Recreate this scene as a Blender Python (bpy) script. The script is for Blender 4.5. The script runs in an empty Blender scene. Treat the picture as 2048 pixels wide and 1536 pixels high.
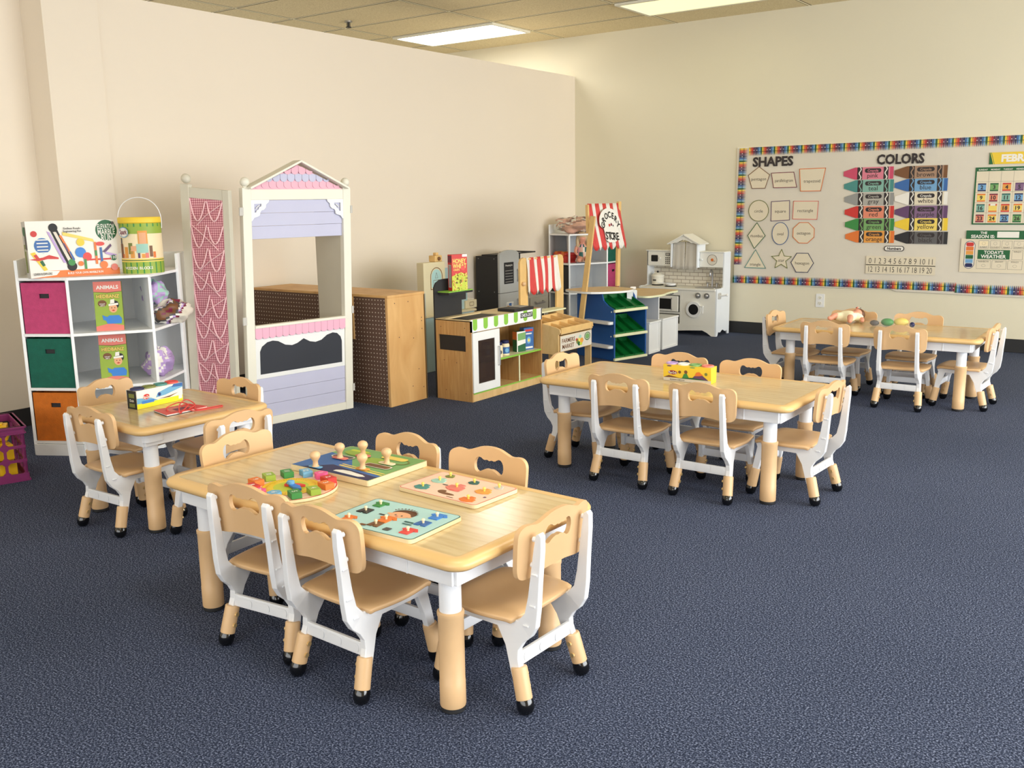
import bpy, bmesh, math, random
from mathutils import Vector, Matrix
random.seed(7)
S = bpy.context.scene
COL = S.collection
PI = math.pi

# ------------------------------------------------------------ camera, world, light, exposure
cam_d = bpy.data.cameras.new('camera')
cam_d.sensor_fit = 'HORIZONTAL'; cam_d.sensor_width = 36.0
cam_d.lens = 1895.0 / 2048 * 36.0
cam_d.clip_start = 0.05; cam_d.clip_end = 60
cam = bpy.data.objects.new('camera', cam_d); COL.objects.link(cam)
_R = Vector((0.81004, 0.58618, -0.01514)).normalized()
_F = Vector((-0.57782, 0.79357, -0.19073)).normalized()
_U = _R.cross(_F).normalized(); _R = _F.cross(_U).normalized()
cam.matrix_world = Matrix(((_R.x, _U.x, -_F.x, 0.0), (_R.y, _U.y, -_F.y, 0.0), (_R.z, _U.z, -_F.z, 1.23), (0, 0, 0, 1)))
S.camera = cam

w = bpy.data.worlds.new('sky_light'); S.world = w; w.use_nodes = True
w.node_tree.nodes['Background'].inputs[0].default_value = (0.75, 0.85, 1.0, 1)
w.node_tree.nodes['Background'].inputs[1].default_value = 1.0

def area(name, loc, direction, sx, sy, power, col):
    d = bpy.data.lights.new(name, 'AREA'); d.shape = 'RECTANGLE'; d.size = sx; d.size_y = sy
    d.energy = power; d.color = col
    o = bpy.data.objects.new(name, d); COL.objects.link(o); o.location = loc
    o.rotation_euler = Vector(direction).to_track_quat('-Z', 'Y').to_euler()
    return o
# daylight through the storefront windows on the right-hand side and behind the camera
area('window_daylight_side', (3.95, 4.2, 1.35), (-1, 0.03, 0.02), 7.8, 2.1, 350, (0.90, 0.95, 1.0))
area('window_daylight_rear', (-1.0, -3.9, 1.35), (-0.05, 1, 0.05), 8.0, 2.1, 125, (0.90, 0.95, 1.0))
# added fill lamp behind the half-height wall, brightens ceiling and wall above it
area('next_room_fill', (-8.9, 3.2, 1.3), (1, 0, 0.25), 8.0, 1.8, 75, (1.0, 0.97, 0.9))
# ceiling troffers above and behind the camera, outside the picture
for lx in (-1.03, 1.41):
    for ly in (-1.0, 1.6, 4.0):
        area('troffer_light', (lx, ly, 2.76), (0, 0, -1), 1.1, 0.5, 13, (1.0, 0.98, 0.93))
S.view_settings.view_transform = 'Standard'; S.view_settings.look = 'None'
S.view_settings.gamma = 1.0; S.view_settings.use_curve_mapping = False
S.view_settings.exposure = 0.5

# ------------------------------------------------------------ materials
def lin(h):
    if isinstance(h, str):
        h = h.lstrip('#'); h = [int(h[i:i+2], 16) for i in (0, 2, 4)]
    r = []
    for c in h:
        c = c / 255.0
        r.append(c / 12.92 if c <= 0.04045 else ((c + 0.055) / 1.055) ** 2.4)
    return (*r, 1.0)
MATS = {}
def mat(name, col, rough=0.5, metal=0.0, vary=0.0, vscale=8.0, bump=0.0, bscale=200.0, emit=0.0, trans=0.0, alpha=1.0, spec=0.5):
    m = bpy.data.materials.new(name); m.use_nodes = True
    nt = m.node_tree; b = nt.nodes['Principled BSDF']
    c = lin(col)
    b.inputs['Roughness'].default_value = rough; b.inputs['Metallic'].default_value = metal
    b.inputs['Specular IOR Level'].default_value = spec
    tc = nt.nodes.new('ShaderNodeTexCoord')
    n = nt.nodes.new('ShaderNodeTexNoise'); n.inputs['Scale'].default_value = vscale; n.inputs['Detail'].default_value = 4
    nt.links.new(tc.outputs['Object'], n.inputs['Vector'])
    r = nt.nodes.new('ShaderNodeValToRGB')
    v = vary if vary else 0.015
    r.color_ramp.elements[0].position = 0.3; r.color_ramp.elements[1].position = 0.7
    r.color_ramp.elements[0].color = (c[0]*(1-v), c[1]*(1-v), c[2]*(1-v), 1)
    r.color_ramp.elements[1].color = (min(1, c[0]*(1+v)), min(1, c[1]*(1+v)), min(1, c[2]*(1+v)), 1)
    nt.links.new(n.outputs['Fac'], r.inputs['Fac']); nt.links.new(r.outputs['Color'], b.inputs['Base Color'])
    if bump:
        n2 = nt.nodes.new('ShaderNodeTexNoise'); n2.inputs['Scale'].default_value = bscale; n2.inputs['Detail'].default_value = 2
        bp = nt.nodes.new('ShaderNodeBump'); bp.inputs['Strength'].default_value = bump; bp.inputs['Distance'].default_value = 0.01
        nt.links.new(tc.outputs['Object'], n2.inputs['Vector']); nt.links.new(n2.outputs['Fac'], bp.inputs['Height'])
        nt.links.new(bp.outputs['Normal'], b.inputs['Normal'])
    if emit:
        b.inputs['Emission Color'].default_value = c; b.inputs['Emission Strength'].default_value = emit
    if trans: b.inputs['Transmission Weight'].default_value = trans
    if alpha < 1: b.inputs['Alpha'].default_value = alpha
    MATS[name] = m
    return m
def nodes_of(m): return m.node_tree, m.node_tree.nodes, m.node_tree.links

def wood(name, base, dark, scale=6.0, stretch=(1, 10, 10), rough=0.35, dist=3.0, sharp=(0.35, 0.75), bands=None, mix=1.0):
    m = mat(name, base, rough); nt, N, L = nodes_of(m); b = N['Principled BSDF']
    tc = N.new('ShaderNodeTexCoord'); mp = N.new('ShaderNodeMapping'); mp.inputs['Scale'].default_value = stretch
    L.new(tc.outputs['Object'], mp.inputs['Vector'])
    n = N.new('ShaderNodeTexNoise'); n.inputs['Scale'].default_value = scale; n.inputs['Detail'].default_value = 5; n.inputs['Distortion'].default_value = 0.6
    L.new(mp.outputs['Vector'], n.inputs['Vector'])
    r = N.new('ShaderNodeValToRGB'); r.color_ramp.elements[0].position = sharp[0]; r.color_ramp.elements[1].position = sharp[1]
    r.color_ramp.elements[0].color = lin(dark); r.color_ramp.elements[1].color = lin(base)
    L.new(n.outputs['Fac'], r.inputs['Fac'])
    out = r.outputs['Color']
    if bands:
        wv = N.new('ShaderNodeTexWave'); wv.wave_type = 'BANDS'; wv.bands_direction = 'Y'
        wv.inputs['Scale'].default_value = bands; wv.inputs['Distortion'].default_value = dist
        wv.inputs['Detail'].default_value = 3; wv.inputs['Detail Scale'].default_value = 0.7
        mp2 = N.new('ShaderNodeMapping'); mp2.inputs['Scale'].default_value = (0.35, 1, 1)
        L.new(tc.outputs['Object'], mp2.inputs['Vector']); L.new(mp2.outputs['Vector'], wv.inputs['Vector'])
        r2 = N.new('ShaderNodeValToRGB'); r2.color_ramp.elements[0].position = 0.05; r2.color_ramp.elements[1].position = 0.35
        r2.color_ramp.elements[0].color = (0.80, 0.74, 0.66, 1); r2.color_ramp.elements[1].color = (1, 1, 1, 1)
        L.new(wv.outputs['Fac'], r2.inputs['Fac'])
        mx = N.new('ShaderNodeMix'); mx.data_type = 'RGBA'; mx.blend_type = 'MULTIPLY'; mx.inputs[0].default_value = mix
        L.new(out, mx.inputs[6]); L.new(r2.outputs['Color'], mx.inputs[7]); out = mx.outputs[2]
    L.new(out, b.inputs['Base Color'])
    return m

mat('wall_paint', (240, 227, 208), 0.85, vary=0.01, vscale=1.2, bump=0.03, bscale=180)
mat('wall_paint_far', (231, 223, 198), 0.85, vary=0.015, vscale=1.0, bump=0.03, bscale=180)
mat('baseboard', (38, 38, 40), 0.6)
mat('white', (240, 240, 238), 0.35)
mat('white_plastic', (236, 237, 240), 0.28)
mat('offwhite', (238, 234, 220), 0.45)
mat('shelf_white', (246, 247, 247), 0.4)
mat('panel_grey', (200, 203, 210), 0.5)
mat('black', (22, 22, 24), 0.35)
mat('matte_black', (34, 34, 36), 0.6)
mat('rubber', (8, 8, 9), 0.12, spec=0.8)
mat('chalk', (44, 47, 56), 0.7, vary=0.08, vscale=3)
mat('tan_seat', (222, 182, 134), 0.42, vary=0.03, vscale=5)
mat('tan_sleeve', (222, 184, 138), 0.4, vary=0.03, vscale=20)
mat('rim_tan', (228, 188, 126), 0.33, vary=0.02)
mat('brass', (226, 196, 140), 0.3, metal=0.7)
mat('steel', (190, 190, 192), 0.3, metal=0.9)
mat('lavender', (196, 196, 220), 0.5); mat('pink_light', (238, 178, 200), 0.5); mat('pink_shingle', (236, 180, 196), 0.55)
mat('house_white', (236, 232, 216), 0.5); mat('house_beige', (212, 206, 188), 0.55)
mat('ribbon_pink', (246, 202, 206), 0.6)
mat('bin_pink', (196, 70, 118), 0.85, vary=0.08, vscale=40, bump=0.2); mat('bin_green', (14, 96, 78), 0.85, vary=0.1, vscale=30, bump=0.2)
mat('bin_orange', (208, 112, 26), 0.85, vary=0.1, vscale=30, bump=0.2)
mat('crate_purple', (134, 48, 104), 0.4); mat('toy_yellow', (244, 196, 30), 0.35)
mat('line_dark', (52, 44, 44), 0.6)
for nm, c in dict(red=(206, 52, 46), red2=(222, 72, 66), orange=(228, 120, 48), yellow=(240, 204, 56), lime=(150, 176, 62), green=(58, 138, 66), dgreen=(24, 96, 52),
                  teal=(72, 140, 134), sky=(112, 172, 210), blue=(56, 104, 168), navy=(30, 36, 84), purple=(98, 66, 106), maroon=(120, 30, 60),
                  pink=(204, 74, 104), hot=(232, 92, 150), brown=(120, 78, 44), grey=(150, 150, 146), lgrey=(196, 192, 184), skin=(232, 172, 128),
                  cream=(244, 226, 186), paper=(222, 214, 198), card=(228, 216, 190), pwhite=(240, 236, 226), mint=(160, 204, 188), peach=(246, 206, 180),
                  aqua=(176, 214, 210), lilac=(190, 160, 214), hair=(96, 56, 30), ygreen=(196, 206, 60), dgrey=(78, 74, 72), salmon=(226, 124, 110),
                  tealdark=(40, 96, 92), olive=(120, 128, 60), bpink=(222, 128, 146), bteal=(132, 180, 164), bgray=(176, 172, 162), bred=(228, 138, 108),
                  bgreen=(120, 168, 100), borange=(230, 158, 70), bbrown=(168, 134, 108), bblue=(116, 166, 208), bpurple=(130, 98, 132),
                  byellow=(240, 212, 104), bblack=(96, 94, 94), stripe_red=(214, 62, 58), brightyellow=(250, 232, 40), blue2=(60, 130, 210)).items():
    mat(nm, c, 0.5)
mat('store_blue', (32, 86, 156), 0.45); mat('bin_plastic_green', (12, 104, 44), 0.35)
mat('cream_edge', (232, 232, 190), 0.5); mat('lime_paint', (140, 196, 70), 0.5)
mat('grey_toy', (186, 187, 184), 0.5); mat('kitchen_white', (240, 238, 228), 0.5); mat('kitchen_bright', (236, 240, 244), 0.45)
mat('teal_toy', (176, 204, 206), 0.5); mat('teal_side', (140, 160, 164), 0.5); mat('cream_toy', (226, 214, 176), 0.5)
mat('oven_grey', (172, 166, 152), 0.5); mat('canvas', (206, 200, 188), 0.9, bump=0.3, bscale=400)
mat('doll_blond', (196, 170, 132), 0.7, vary=0.15, vscale=60)
mat('rose_bag', (214, 170, 150), 0.3, vary=0.2, vscale=20); mat('doll_skin', (224, 156, 130), 0.5); mat('doll_cloth', (250, 240, 205), 0.85)
mat('wood_knob', (226, 186, 140), 0.35, vary=0.05, vscale=30); mat('wood_edge', (236, 218, 176), 0.5)
mat('pine', (226, 186, 120), 0.5, vary=0.06, vscale=14)
mat('film', (240, 240, 244), 0.08, alpha=0.08); mat('film_lilac', (190, 160, 214), 0.2, alpha=0.75); mat('door_glass', (60, 48, 44), 0.1, alpha=0.8)
mat('lamp_on', (255, 253, 246), 0.5, emit=9.0); mat('lamp_dim', (248, 240, 180), 0.5, emit=0.75)
mat('lamp_frame', (236, 232, 214), 0.5)
wood('table_laminate', (222, 200, 156), (206, 180, 132), scale=5.0, stretch=(1.2, 9, 1), rough=0.16, bands=9.0, dist=5.0, mix=0.45)
wood('checkout_wood', (208, 166, 108), (186, 140, 84), scale=5, stretch=(14, 14, 1.2), rough=0.45)
wood('market_wood', (230, 196, 140), (212, 174, 116), scale=5, stretch=(4, 4, 1.2), rough=0.45)
wood('plywood', (228, 184, 122), (206, 156, 94), scale=3, stretch=(3, 3, 0.8), rough=0.5)
wood('counter_wood', (226, 196, 146), (210, 176, 124), scale=4, stretch=(2, 8, 2), rough=0.4)
wood('board_wood', (236, 216, 172), (222, 196, 146), scale=6, stretch=(2, 2, 14), rough=0.5)

def carpet():
    m = mat('carpet', (60, 66, 82), 0.95, spec=0.1); nt, N, L = nodes_of(m); b = N['Principled BSDF']
    tc = N.new('ShaderNodeTexCoord')
    n = N.new('ShaderNodeTexNoise'); n.inputs['Scale'].default_value = 210; n.inputs['Detail'].default_value = 3; n.inputs['Roughness'].default_value = 0.7
    L.new(tc.outputs['Object'], n.inputs['Vector'])
    r = N.new('ShaderNodeValToRGB'); e = r.color_ramp.elements
    e[0].position = 0.34; e[0].color = lin((16, 21, 36)); e[1].position = 0.67; e[1].color = lin((146, 156, 184))
    k = e.new(0.51); k.color = lin((56, 65, 88))
    L.new(n.outputs['Fac'], r.inputs['Fac'])
    n3 = N.new('ShaderNodeTexNoise'); n3.inputs['Scale'].default_value = 0.9; n3.inputs['Detail'].default_value = 5
    L.new(tc.outputs['Object'], n3.inputs['Vector'])
    r3 = N.new('ShaderNodeValToRGB'); r3.color_ramp.elements[0].position = 0.3; r3.color_ramp.elements[1].position = 0.7
    r3.color_ramp.elements[0].color = (0.86, 0.86, 0.88, 1); r3.color_ramp.elements[1].color = (1.08, 1.06, 1.06, 1)
    L.new(n3.outputs['Fac'], r3.inputs['Fac'])
    mx = N.new('ShaderNodeMix'); mx.data_type = 'RGBA'; mx.blend_type = 'MULTIPLY'; mx.inputs[0].default_value = 1
    L.new(r.outputs['Color'], mx.inputs[6]); L.new(r3.outputs['Color'], mx.inputs[7]); L.new(mx.outputs[2], b.inputs['Base Color'])
    bp = N.new('ShaderNodeBump'); bp.inputs['Strength'].default_value = 0.25; bp.inputs['Distance'].default_value = 0.003
    L.new(n.outputs['Fac'], bp.inputs['Height']); L.new(bp.outputs['Normal'], b.inputs['Normal'])
carpet()

def mth(N, L, op, a, b=None, c=None):
    n = N.new('ShaderNodeMath'); n.operation = op
    for i, v in enumerate((a, b, c)):
        if v is None: continue
        if isinstance(v, (int, float)): n.inputs[i].default_value = v
        else: L.new(v, n.inputs[i])
    return n.outputs[0]
def axis_line(N, L, coord, pitch, off, half):
    """1 near the lines coord = off + k*pitch"""
    t = mth(N, L, 'DIVIDE', mth(N, L, 'SUBTRACT', coord, off), pitch)
    d = mth(N, L, 'ABSOLUTE', mth(N, L, 'SUBTRACT', t, mth(N, L, 'ROUND', t)))
    return mth(N, L, 'LESS_THAN', d, half / pitch)
def ceiling_mat():
    m = mat('ceiling_tile', (214, 200, 160), 0.95); nt, N, L = nodes_of(m); b = N['Principled BSDF']
    tc = N.new('ShaderNodeTexCoord'); sp = N.new('ShaderNodeSeparateXYZ'); L.new(tc.outputs['Object'], sp.inputs[0])
    x, y = sp.outputs[0], sp.outputs[1]
    bar = mth(N, L, 'MAXIMUM', axis_line(N, L, x, 1.22, -5.302, 0.009), axis_line(N, L, y, 0.61, 7.066, 0.008))
    gap = mth(N, L, 'MAXIMUM', axis_line(N, L, x, 1.22, -5.30, 0.017), axis_line(N, L, y, 0.61, 7.07, 0.019))
    n = N.new('ShaderNodeTexNoise'); n.inputs['Scale'].default_value = 120; n.inputs['Detail'].default_value = 3; L.new(tc.outputs['Object'], n.inputs['Vector'])
    r = N.new('ShaderNodeValToRGB'); r.color_ramp.elements[0].position = 0.35; r.color_ramp.elements[1].position = 0.6
    r.color_ramp.elements[0].color = lin((216, 198, 152)); r.color_ramp.elements[1].color = lin((236, 220, 178)); L.new(n.outputs['Fac'], r.inputs['Fac'])
    m1 = N.new('ShaderNodeMix'); m1.data_type = 'RGBA'; L.new(gap, m1.inputs[0]); L.new(r.outputs['Color'], m1.inputs[6]); m1.inputs[7].default_value = lin((96, 80, 50))
    m2 = N.new('ShaderNodeMix'); m2.data_type = 'RGBA'; L.new(bar, m2.inputs[0]); L.new(m1.outputs[2], m2.inputs[6]); m2.inputs[7].default_value = lin((250, 240, 206))
    L.new(m2.outputs[2], b.inputs['Base Color'])
ceiling_mat()
def dots_mat(name, base, dot, pitch, rad, axes=(0, 2)):
    m = mat(name, base, 0.6); nt, N, L = nodes_of(m); b = N['Principled BSDF']
    tc = N.new('ShaderNodeTexCoord'); sp = N.new('ShaderNodeSeparateXYZ'); L.new(tc.outputs['Object'], sp.inputs[0])
    fr = []
    for a in axes:
        t = mth(N, L, 'DIVIDE', sp.outputs[a], pitch); fr.append(mth(N, L, 'SUBTRACT', t, mth(N, L, 'ROUND', t)))
    d = mth(N, L, 'SQRT', mth(N, L, 'ADD', mth(N, L, 'MULTIPLY', fr[0], fr[0]), mth(N, L, 'MULTIPLY', fr[1], fr[1])))
    k = mth(N, L, 'LESS_THAN', d, rad / pitch)
    mx = N.new('ShaderNodeMix'); mx.data_type = 'RGBA'; L.new(k, mx.inputs[0]); mx.inputs[6].default_value = lin(base); mx.inputs[7].default_value = lin(dot)
    L.new(mx.outputs[2], b.inputs['Base Color'])
dots_mat('pegboard', (96, 70, 56), (214, 200, 184), 0.025, 0.0036)
def gingham():
    m = mat('gingham', (214, 130, 146), 0.85); nt, N, L = nodes_of(m); b = N['Principled BSDF']
    tc = N.new('ShaderNodeTexCoord'); sp = N.new('ShaderNodeSeparateXYZ'); L.new(tc.outputs['Object'], sp.inputs[0])
    ks = []
    for a in (0, 2):
        t = mth(N, L, 'DIVIDE', sp.outputs[a], 0.0125); ks.append(mth(N, L, 'LESS_THAN', mth(N, L, 'SUBTRACT', t, mth(N, L, 'FLOOR', t)), 0.5))
    s = mth(N, L, 'MULTIPLY', mth(N, L, 'ADD', ks[0], ks[1]), 0.5)
    r = N.new('ShaderNodeValToRGB'); r.color_ramp.interpolation = 'CONSTANT'
    r.color_ramp.elements[0].color = lin((242, 200, 204)); r.color_ramp.elements[0].position = 0
    e = r.color_ramp.elements[1]; e.position = 0.3; e.color = lin((214, 134, 148)); e = r.color_ramp.elements.new(0.8); e.color = lin((166, 98, 112))
    L.new(s, r.inputs['Fac']); L.new(r.outputs['Color'], b.inputs['Base Color'])
gingham()
def tile_mat():
    m = mat('subway_tile', (222, 212, 190), 0.4); nt, N, L = nodes_of(m); b = N['Principled BSDF']
    tc = N.new('ShaderNodeTexCoord'); mp = N.new('ShaderNodeMapping'); mp.inputs['Rotation'].default_value = (PI/2, 0, 0)
    L.new(tc.outputs['Object'], mp.inputs['Vector'])
    bk = N.new('ShaderNodeTexBrick'); bk.inputs['Color1'].default_value = lin((238, 230, 214)); bk.inputs['Color2'].default_value = lin((232, 224, 206))
    bk.inputs['Mortar'].default_value = lin((150, 132, 110)); bk.inputs['Scale'].default_value = 1.0
    bk.inputs['Brick Width'].default_value = 0.085; bk.inputs['Row Height'].default_value = 0.034; bk.inputs['Mortar Size'].default_value = 0.0022
    L.new(mp.outputs['Vector'], bk.inputs['Vector']); L.new(bk.outputs['Color'], b.inputs['Base Color'])
tile_mat()

# ------------------------------------------------------------ mesh helpers
def RZ(a): return Matrix.Rotation(a, 4, 'Z')
def TR(x, y, z): return Matrix.Translation((x, y, z))
def frame(o, u, v):
    """matrix: local x->u, y->v, z->u x v (towards the viewer), origin o"""
    u = Vector(u).normalized(); v = Vector(v).normalized(); n = u.cross(v)
    return Matrix(((u.x, v.x, n.x, o[0]), (u.y, v.y, n.y, o[1]), (u.z, v.z, n.z, o[2]), (0, 0, 0, 1)))
ID = Matrix.Identity(4)
_TC = {}
def text_geo(s, bold=0.02):
    k = (s, bold)
    if k not in _TC:
        c = bpy.data.curves.new('lettering', 'FONT'); c.body = s; c.offset = bold; c.resolution_u = 2; c.align_x = 'CENTER'
        o = bpy.data.objects.new('lettering', c); me = bpy.data.meshes.new_from_object(o)
        vs = [v.co.copy() for v in me.vertices]; fs = [tuple(p.vertices) for p in me.polygons]
        bpy.data.objects.remove(o); bpy.data.curves.remove(c); bpy.data.meshes.remove(me)
        if vs:
            x0 = min(v.x for v in vs); x1 = max(v.x for v in vs); y0 = min(v.y for v in vs); y1 = max(v.y for v in vs)
        else: x0 = x1 = y0 = y1 = 0
        _TC[k] = (vs, fs, x0, x1, y0, y1)
    return _TC[k]

class MB:
    def __init__(s): s.v = []; s.f = []; s.m = []; s.mats = []
    def add(s, vs, fs, m, M=None):
        if m not in s.mats: s.mats.append(m)
        i = s.mats.index(m); b = len(s.v)
        s.v += [(M @ Vector(v)) if M is not None else Vector(v) for v in vs]
        for f in fs: s.f.append(tuple(b + k for k in f)); s.m.append(i)
        return s
    def box(s, x0, x1, y0, y1, z0, z1, m, M=None):
        vs = [(x, y, z) for z in (z0, z1) for y in (y0, y1) for x in (x0, x1)]
        fs = [(0, 2, 3, 1), (4, 5, 7, 6), (0, 1, 5, 4), (2, 6, 7, 3), (0, 4, 6, 2), (1, 3, 7, 5)]
        return s.add(vs, fs, m, M)
    def prism(s, pts, z0, z1, m, M=None, mtop=None):
        n = len(pts)
        a = sum(pts[i][0]*pts[(i+1) % n][1] - pts[(i+1) % n][0]*pts[i][1] for i in range(n))
        if a < 0: pts = pts[::-1]
        vs = [(p[0], p[1], z0) for p in pts] + [(p[0], p[1], z1) for p in pts]
        fs = [tuple(range(n))[::-1]] + [(i, (i+1) % n, n + (i+1) % n, n + i) for i in range(n)]
        s.add(vs, fs, m, M); s.add(vs[n:], [tuple(range(n))], mtop or m, M)
        return s
    def flat(s, pts, z, m, M=None):
        n = len(pts)
        a = sum(pts[i][0]*pts[(i+1) % n][1] - pts[(i+1) % n][0]*pts[i][1] for i in range(n))
        if a < 0: pts = pts[::-1]
        return s.add([(p[0], p[1], z) for p in pts], [tuple(range(n))], m, M)
    def tube(s, pts, r, m, n=10, M=None, caps=True):
        pts = [Vector(p) for p in pts]; rr = r if isinstance(r, (list, tuple)) else [r]*len(pts)
        rings = []; up = None
        for i, p in enumerate(pts):
            d = (pts[min(i+1, len(pts)-1)] - pts[max(i-1, 0)]).normalized()
            if up is None: up = Vector((0, 0, 1)) if abs(d.z) < 0.9 else Vector((1, 0, 0))
            a = d.cross(up).normalized(); bb = d.cross(a).normalized(); up = -bb if bb.dot(up) < 0 else bb
            a = d.cross(up).normalized()
            rings.append([p + (a*math.cos(2*PI*k/n) + up*math.sin(2*PI*k/n))*rr[i] for k in range(n)])
        vs = [v for g in rings for v in g]; fs = []
        for i in range(len(pts)-1):
            for k in range(n):
                fs.append((i*n+k, i*n+(k+1) % n, (i+1)*n+(k+1) % n, (i+1)*n+k))
        if caps: fs += [tuple(range(n))[::-1], tuple((len(pts)-1)*n+k for k in range(n))]
        return s.add(vs, fs, m, M)
    def lathe(s, prof, m, n=20, M=None):
        vs = []; fs = []
        for r, z in prof:
            for k in range(n): vs.append((r*math.cos(2*PI*k/n), r*math.sin(2*PI*k/n), z))
        for i in range(len(prof)-1):
            for k in range(n): fs.append((i*n+k, i*n+(k+1) % n, (i+1)*n+(k+1) % n, (i+1)*n+k))
        fs.append(tuple(range(n))[::-1]); fs.append(tuple((len(prof)-1)*n+k for k in range(n)))
        return s.add(vs, fs, m, M)
    def ball(s, c, r, m, n=14, sc=(1, 1, 1), M=None):
        vs = []; fs = []; h = n//2
        for i in range(h+1):
            t = PI*i/h
            for k in range(n):
                vs.append((c[0]+r*sc[0]*math.sin(t)*math.cos(2*PI*k/n), c[1]+r*sc[1]*math.sin(t)*math.sin(2*PI*k/n), c[2]+r*sc[2]*math.cos(t)))
        for i in range(h):
            for k in range(n): fs.append((i*n+k, (i+1)*n+k, (i+1)*n+(k+1) % n, i*n+(k+1) % n))
        return s.add(vs, fs, m, M)
    def text(s, t, x, y, h, m, M=None, z=0.0008, bold=0.02, maxw=None, lower=False):
        vs, fs, x0, x1, y0, y1 = text_geo(t, bold)
        if not vs: return s
        k = h / 0.69; kx = k
        if maxw and (x1-x0)*k > maxw: kx = maxw/(x1-x0)
        cx = (x0+x1)/2
        return s.add([((v.x-cx)*kx + x, v.y*k + y - h/2, z) for v in vs], fs, m, M)
    def build(s, name, parent=None, bevel=0.0, seg=2, smooth=False, loc=None, rz=0.0, angle=35, origin=None):
        me = bpy.data.meshes.new(name)
        vs = s.v
        me.from_pydata([tuple(v) for v in vs], [], s.f)
        for m in s.mats: me.materials.append(MATS[m])
        me.polygons.foreach_set('material_index', s.m)
        me.validate(); me.update()
        o = bpy.data.objects.new(name, me); COL.objects.link(o)
        if parent is not None: o.parent = parent
        if loc is not None: o.location = loc
        if rz: o.rotation_euler = (0, 0, rz)
        if smooth:
            me.polygons.foreach_set('use_smooth', [True]*len(me.polygons))
            try: me.set_sharp_from_angle(angle=math.radians(angle))
            except Exception: pass
        if bevel:
            b = o.modifiers.new('edge', 'BEVEL'); b.width = bevel; b.segments = seg; b.limit_method = 'ANGLE'; b.angle_limit = math.radians(40)
        return o

def circ(cx, cy, r, n=24, ry=None, a0=0):
    ry = ry or r
    return [(cx + r*math.cos(a0+2*PI*i/n), cy + ry*math.sin(a0+2*PI*i/n)) for i in range(n)]
def rrect(x0, y0, x1, y1, r, n=5):
    p = []
    for cx, cy, a in ((x1-r, y1-r, 0), (x0+r, y1-r, PI/2), (x0+r, y0+r, PI), (x1-r, y0+r, 3*PI/2)):
        for i in range(n+1): p.append((cx + r*math.cos(a + PI/2*i/n), cy + r*math.sin(a + PI/2*i/n)))
    return p
def rect(x0, y0, x1, y1): return [(x0, y0), (x1, y0), (x1, y1), (x0, y1)]
def ring(mb, pts, wd, m, M, z=0.001, wob=0.0):
    """closed outline of width wd"""
    n = len(pts)
    cx = sum(p[0] for p in pts)/n; cy = sum(p[1] for p in pts)/n
    for i in range(n):
        a = Vector((pts[i][0], pts[i][1])); b = Vector((pts[(i+1) % n][0], pts[(i+1) % n][1])); d = (b-a)
        if d.length < 1e-6: continue
        d.normalize(); nn = Vector((-d.y, d.x))*wd/2; e = d*wd*0.4
        q = [a-e+nn, a-e-nn, b+e-nn, b+e+nn]
        mb.flat([(p.x, p.y) for p in q], z, m, M)
def decal(mb, M, W, H, items, z0=0.0004, dz=0.00015):
    for i, it in enumerate(items):
        z = z0 + dz*i; k = it[0]
        if k == 'r': mb.flat(rect(it[1]*W, it[2]*H, it[3]*W, it[4]*H), z, it[5], M)
        elif k == 'c': mb.flat(circ(it[1]*W, it[2]*W, it[3]*W, 20, (it[4] if len(it) > 5 else it[3])*W), z, it[-1], M)
        elif k == 'p': mb.flat([(a*W, b*H) for a, b in it[1]], z, it[2], M)
        elif k == 't': mb.text(it[1], it[2]*W, it[3]*H, it[4]*H, it[5], M, z, it[7] if len(it) > 7 else 0.02, (it[6]*W if len(it) > 6 and it[6] else None))

def thing(name, label, cat, loc=(0, 0, 0), rz=0.0, group=None):
    o = bpy.data.objects.new(name, None); COL.objects.link(o); o.location = loc; o.rotation_euler = (0, 0, rz)
    o.empty_display_size = 0.05
    o['label'] = label; o['category'] = cat
    if group: o['group'] = group
    return o
def tag(o, label, cat, group=None):
    o['label'] = label; o['category'] = cat
    if group: o['group'] = group
    return o
def struct(o): o['kind'] = 'structure'; return o
def dup(root, loc, rz, label, group=None):
    r = root.copy(); COL.objects.link(r); r.location = loc; r.rotation_euler = (0, 0, rz); r['label'] = label
    if group: r['group'] = group
    for ch in list(root.children):
        c = ch.copy(); COL.objects.link(c); c.parent = r
        for g in ch.children:
            d = g.copy(); COL.objects.link(d); d.parent = c
    return r

# ------------------------------------------------------------ the room
XP, YB, ZC, ZP = -5.165, 8.22, 2.779, 2.406
m = MB(); m.box(-9.0, 4.2, -4.2, YB+0.1, -0.06, 0.0, 'carpet'); struct(m.build('floor'))
m = MB(); m.box(-9.0, 4.2, -4.2, YB+0.1, ZC, ZC+0.06, 'ceiling_tile'); struct(m.build('ceiling'))
m = MB()
m.box(XP-0.15, XP, 3.19, YB, 0, ZP, 'wall_paint')
m.box(XP-0.36, XP+0.012, 2.865, 3.19, 0, ZC, 'wall_paint')
m.box(XP-0.36, XP-0.205, -4.2, 2.865, 0, ZC, 'wall_paint')
struct(m.build('wall_left'))
m = MB(); m.box(-9.0, 4.2, YB, YB+0.1, 0, ZC, 'wall_paint_far'); struct(m.build('wall_back'))
m = MB(); m.box(-9.1, -9.0, -4.2, YB+0.1, 0, ZC, 'wall_paint_far'); struct(m.build('wall_far_left'))
m = MB(); m.box(-9.0, 4.2, -4.3, -4.2, 0, ZC, 'wall_paint'); struct(m.build('wall_front'))
m = MB(); m.box(4.2, 4.3, -4.2, YB+0.1, 0, ZC, 'wall_paint'); struct(m.build('wall_right'))
m = MB(); m.box(XP, 4.2, YB-0.012, YB, 0, 0.105, 'baseboard'); struct(m.build('baseboard_back', bevel=0.003))
m = MB()
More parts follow.
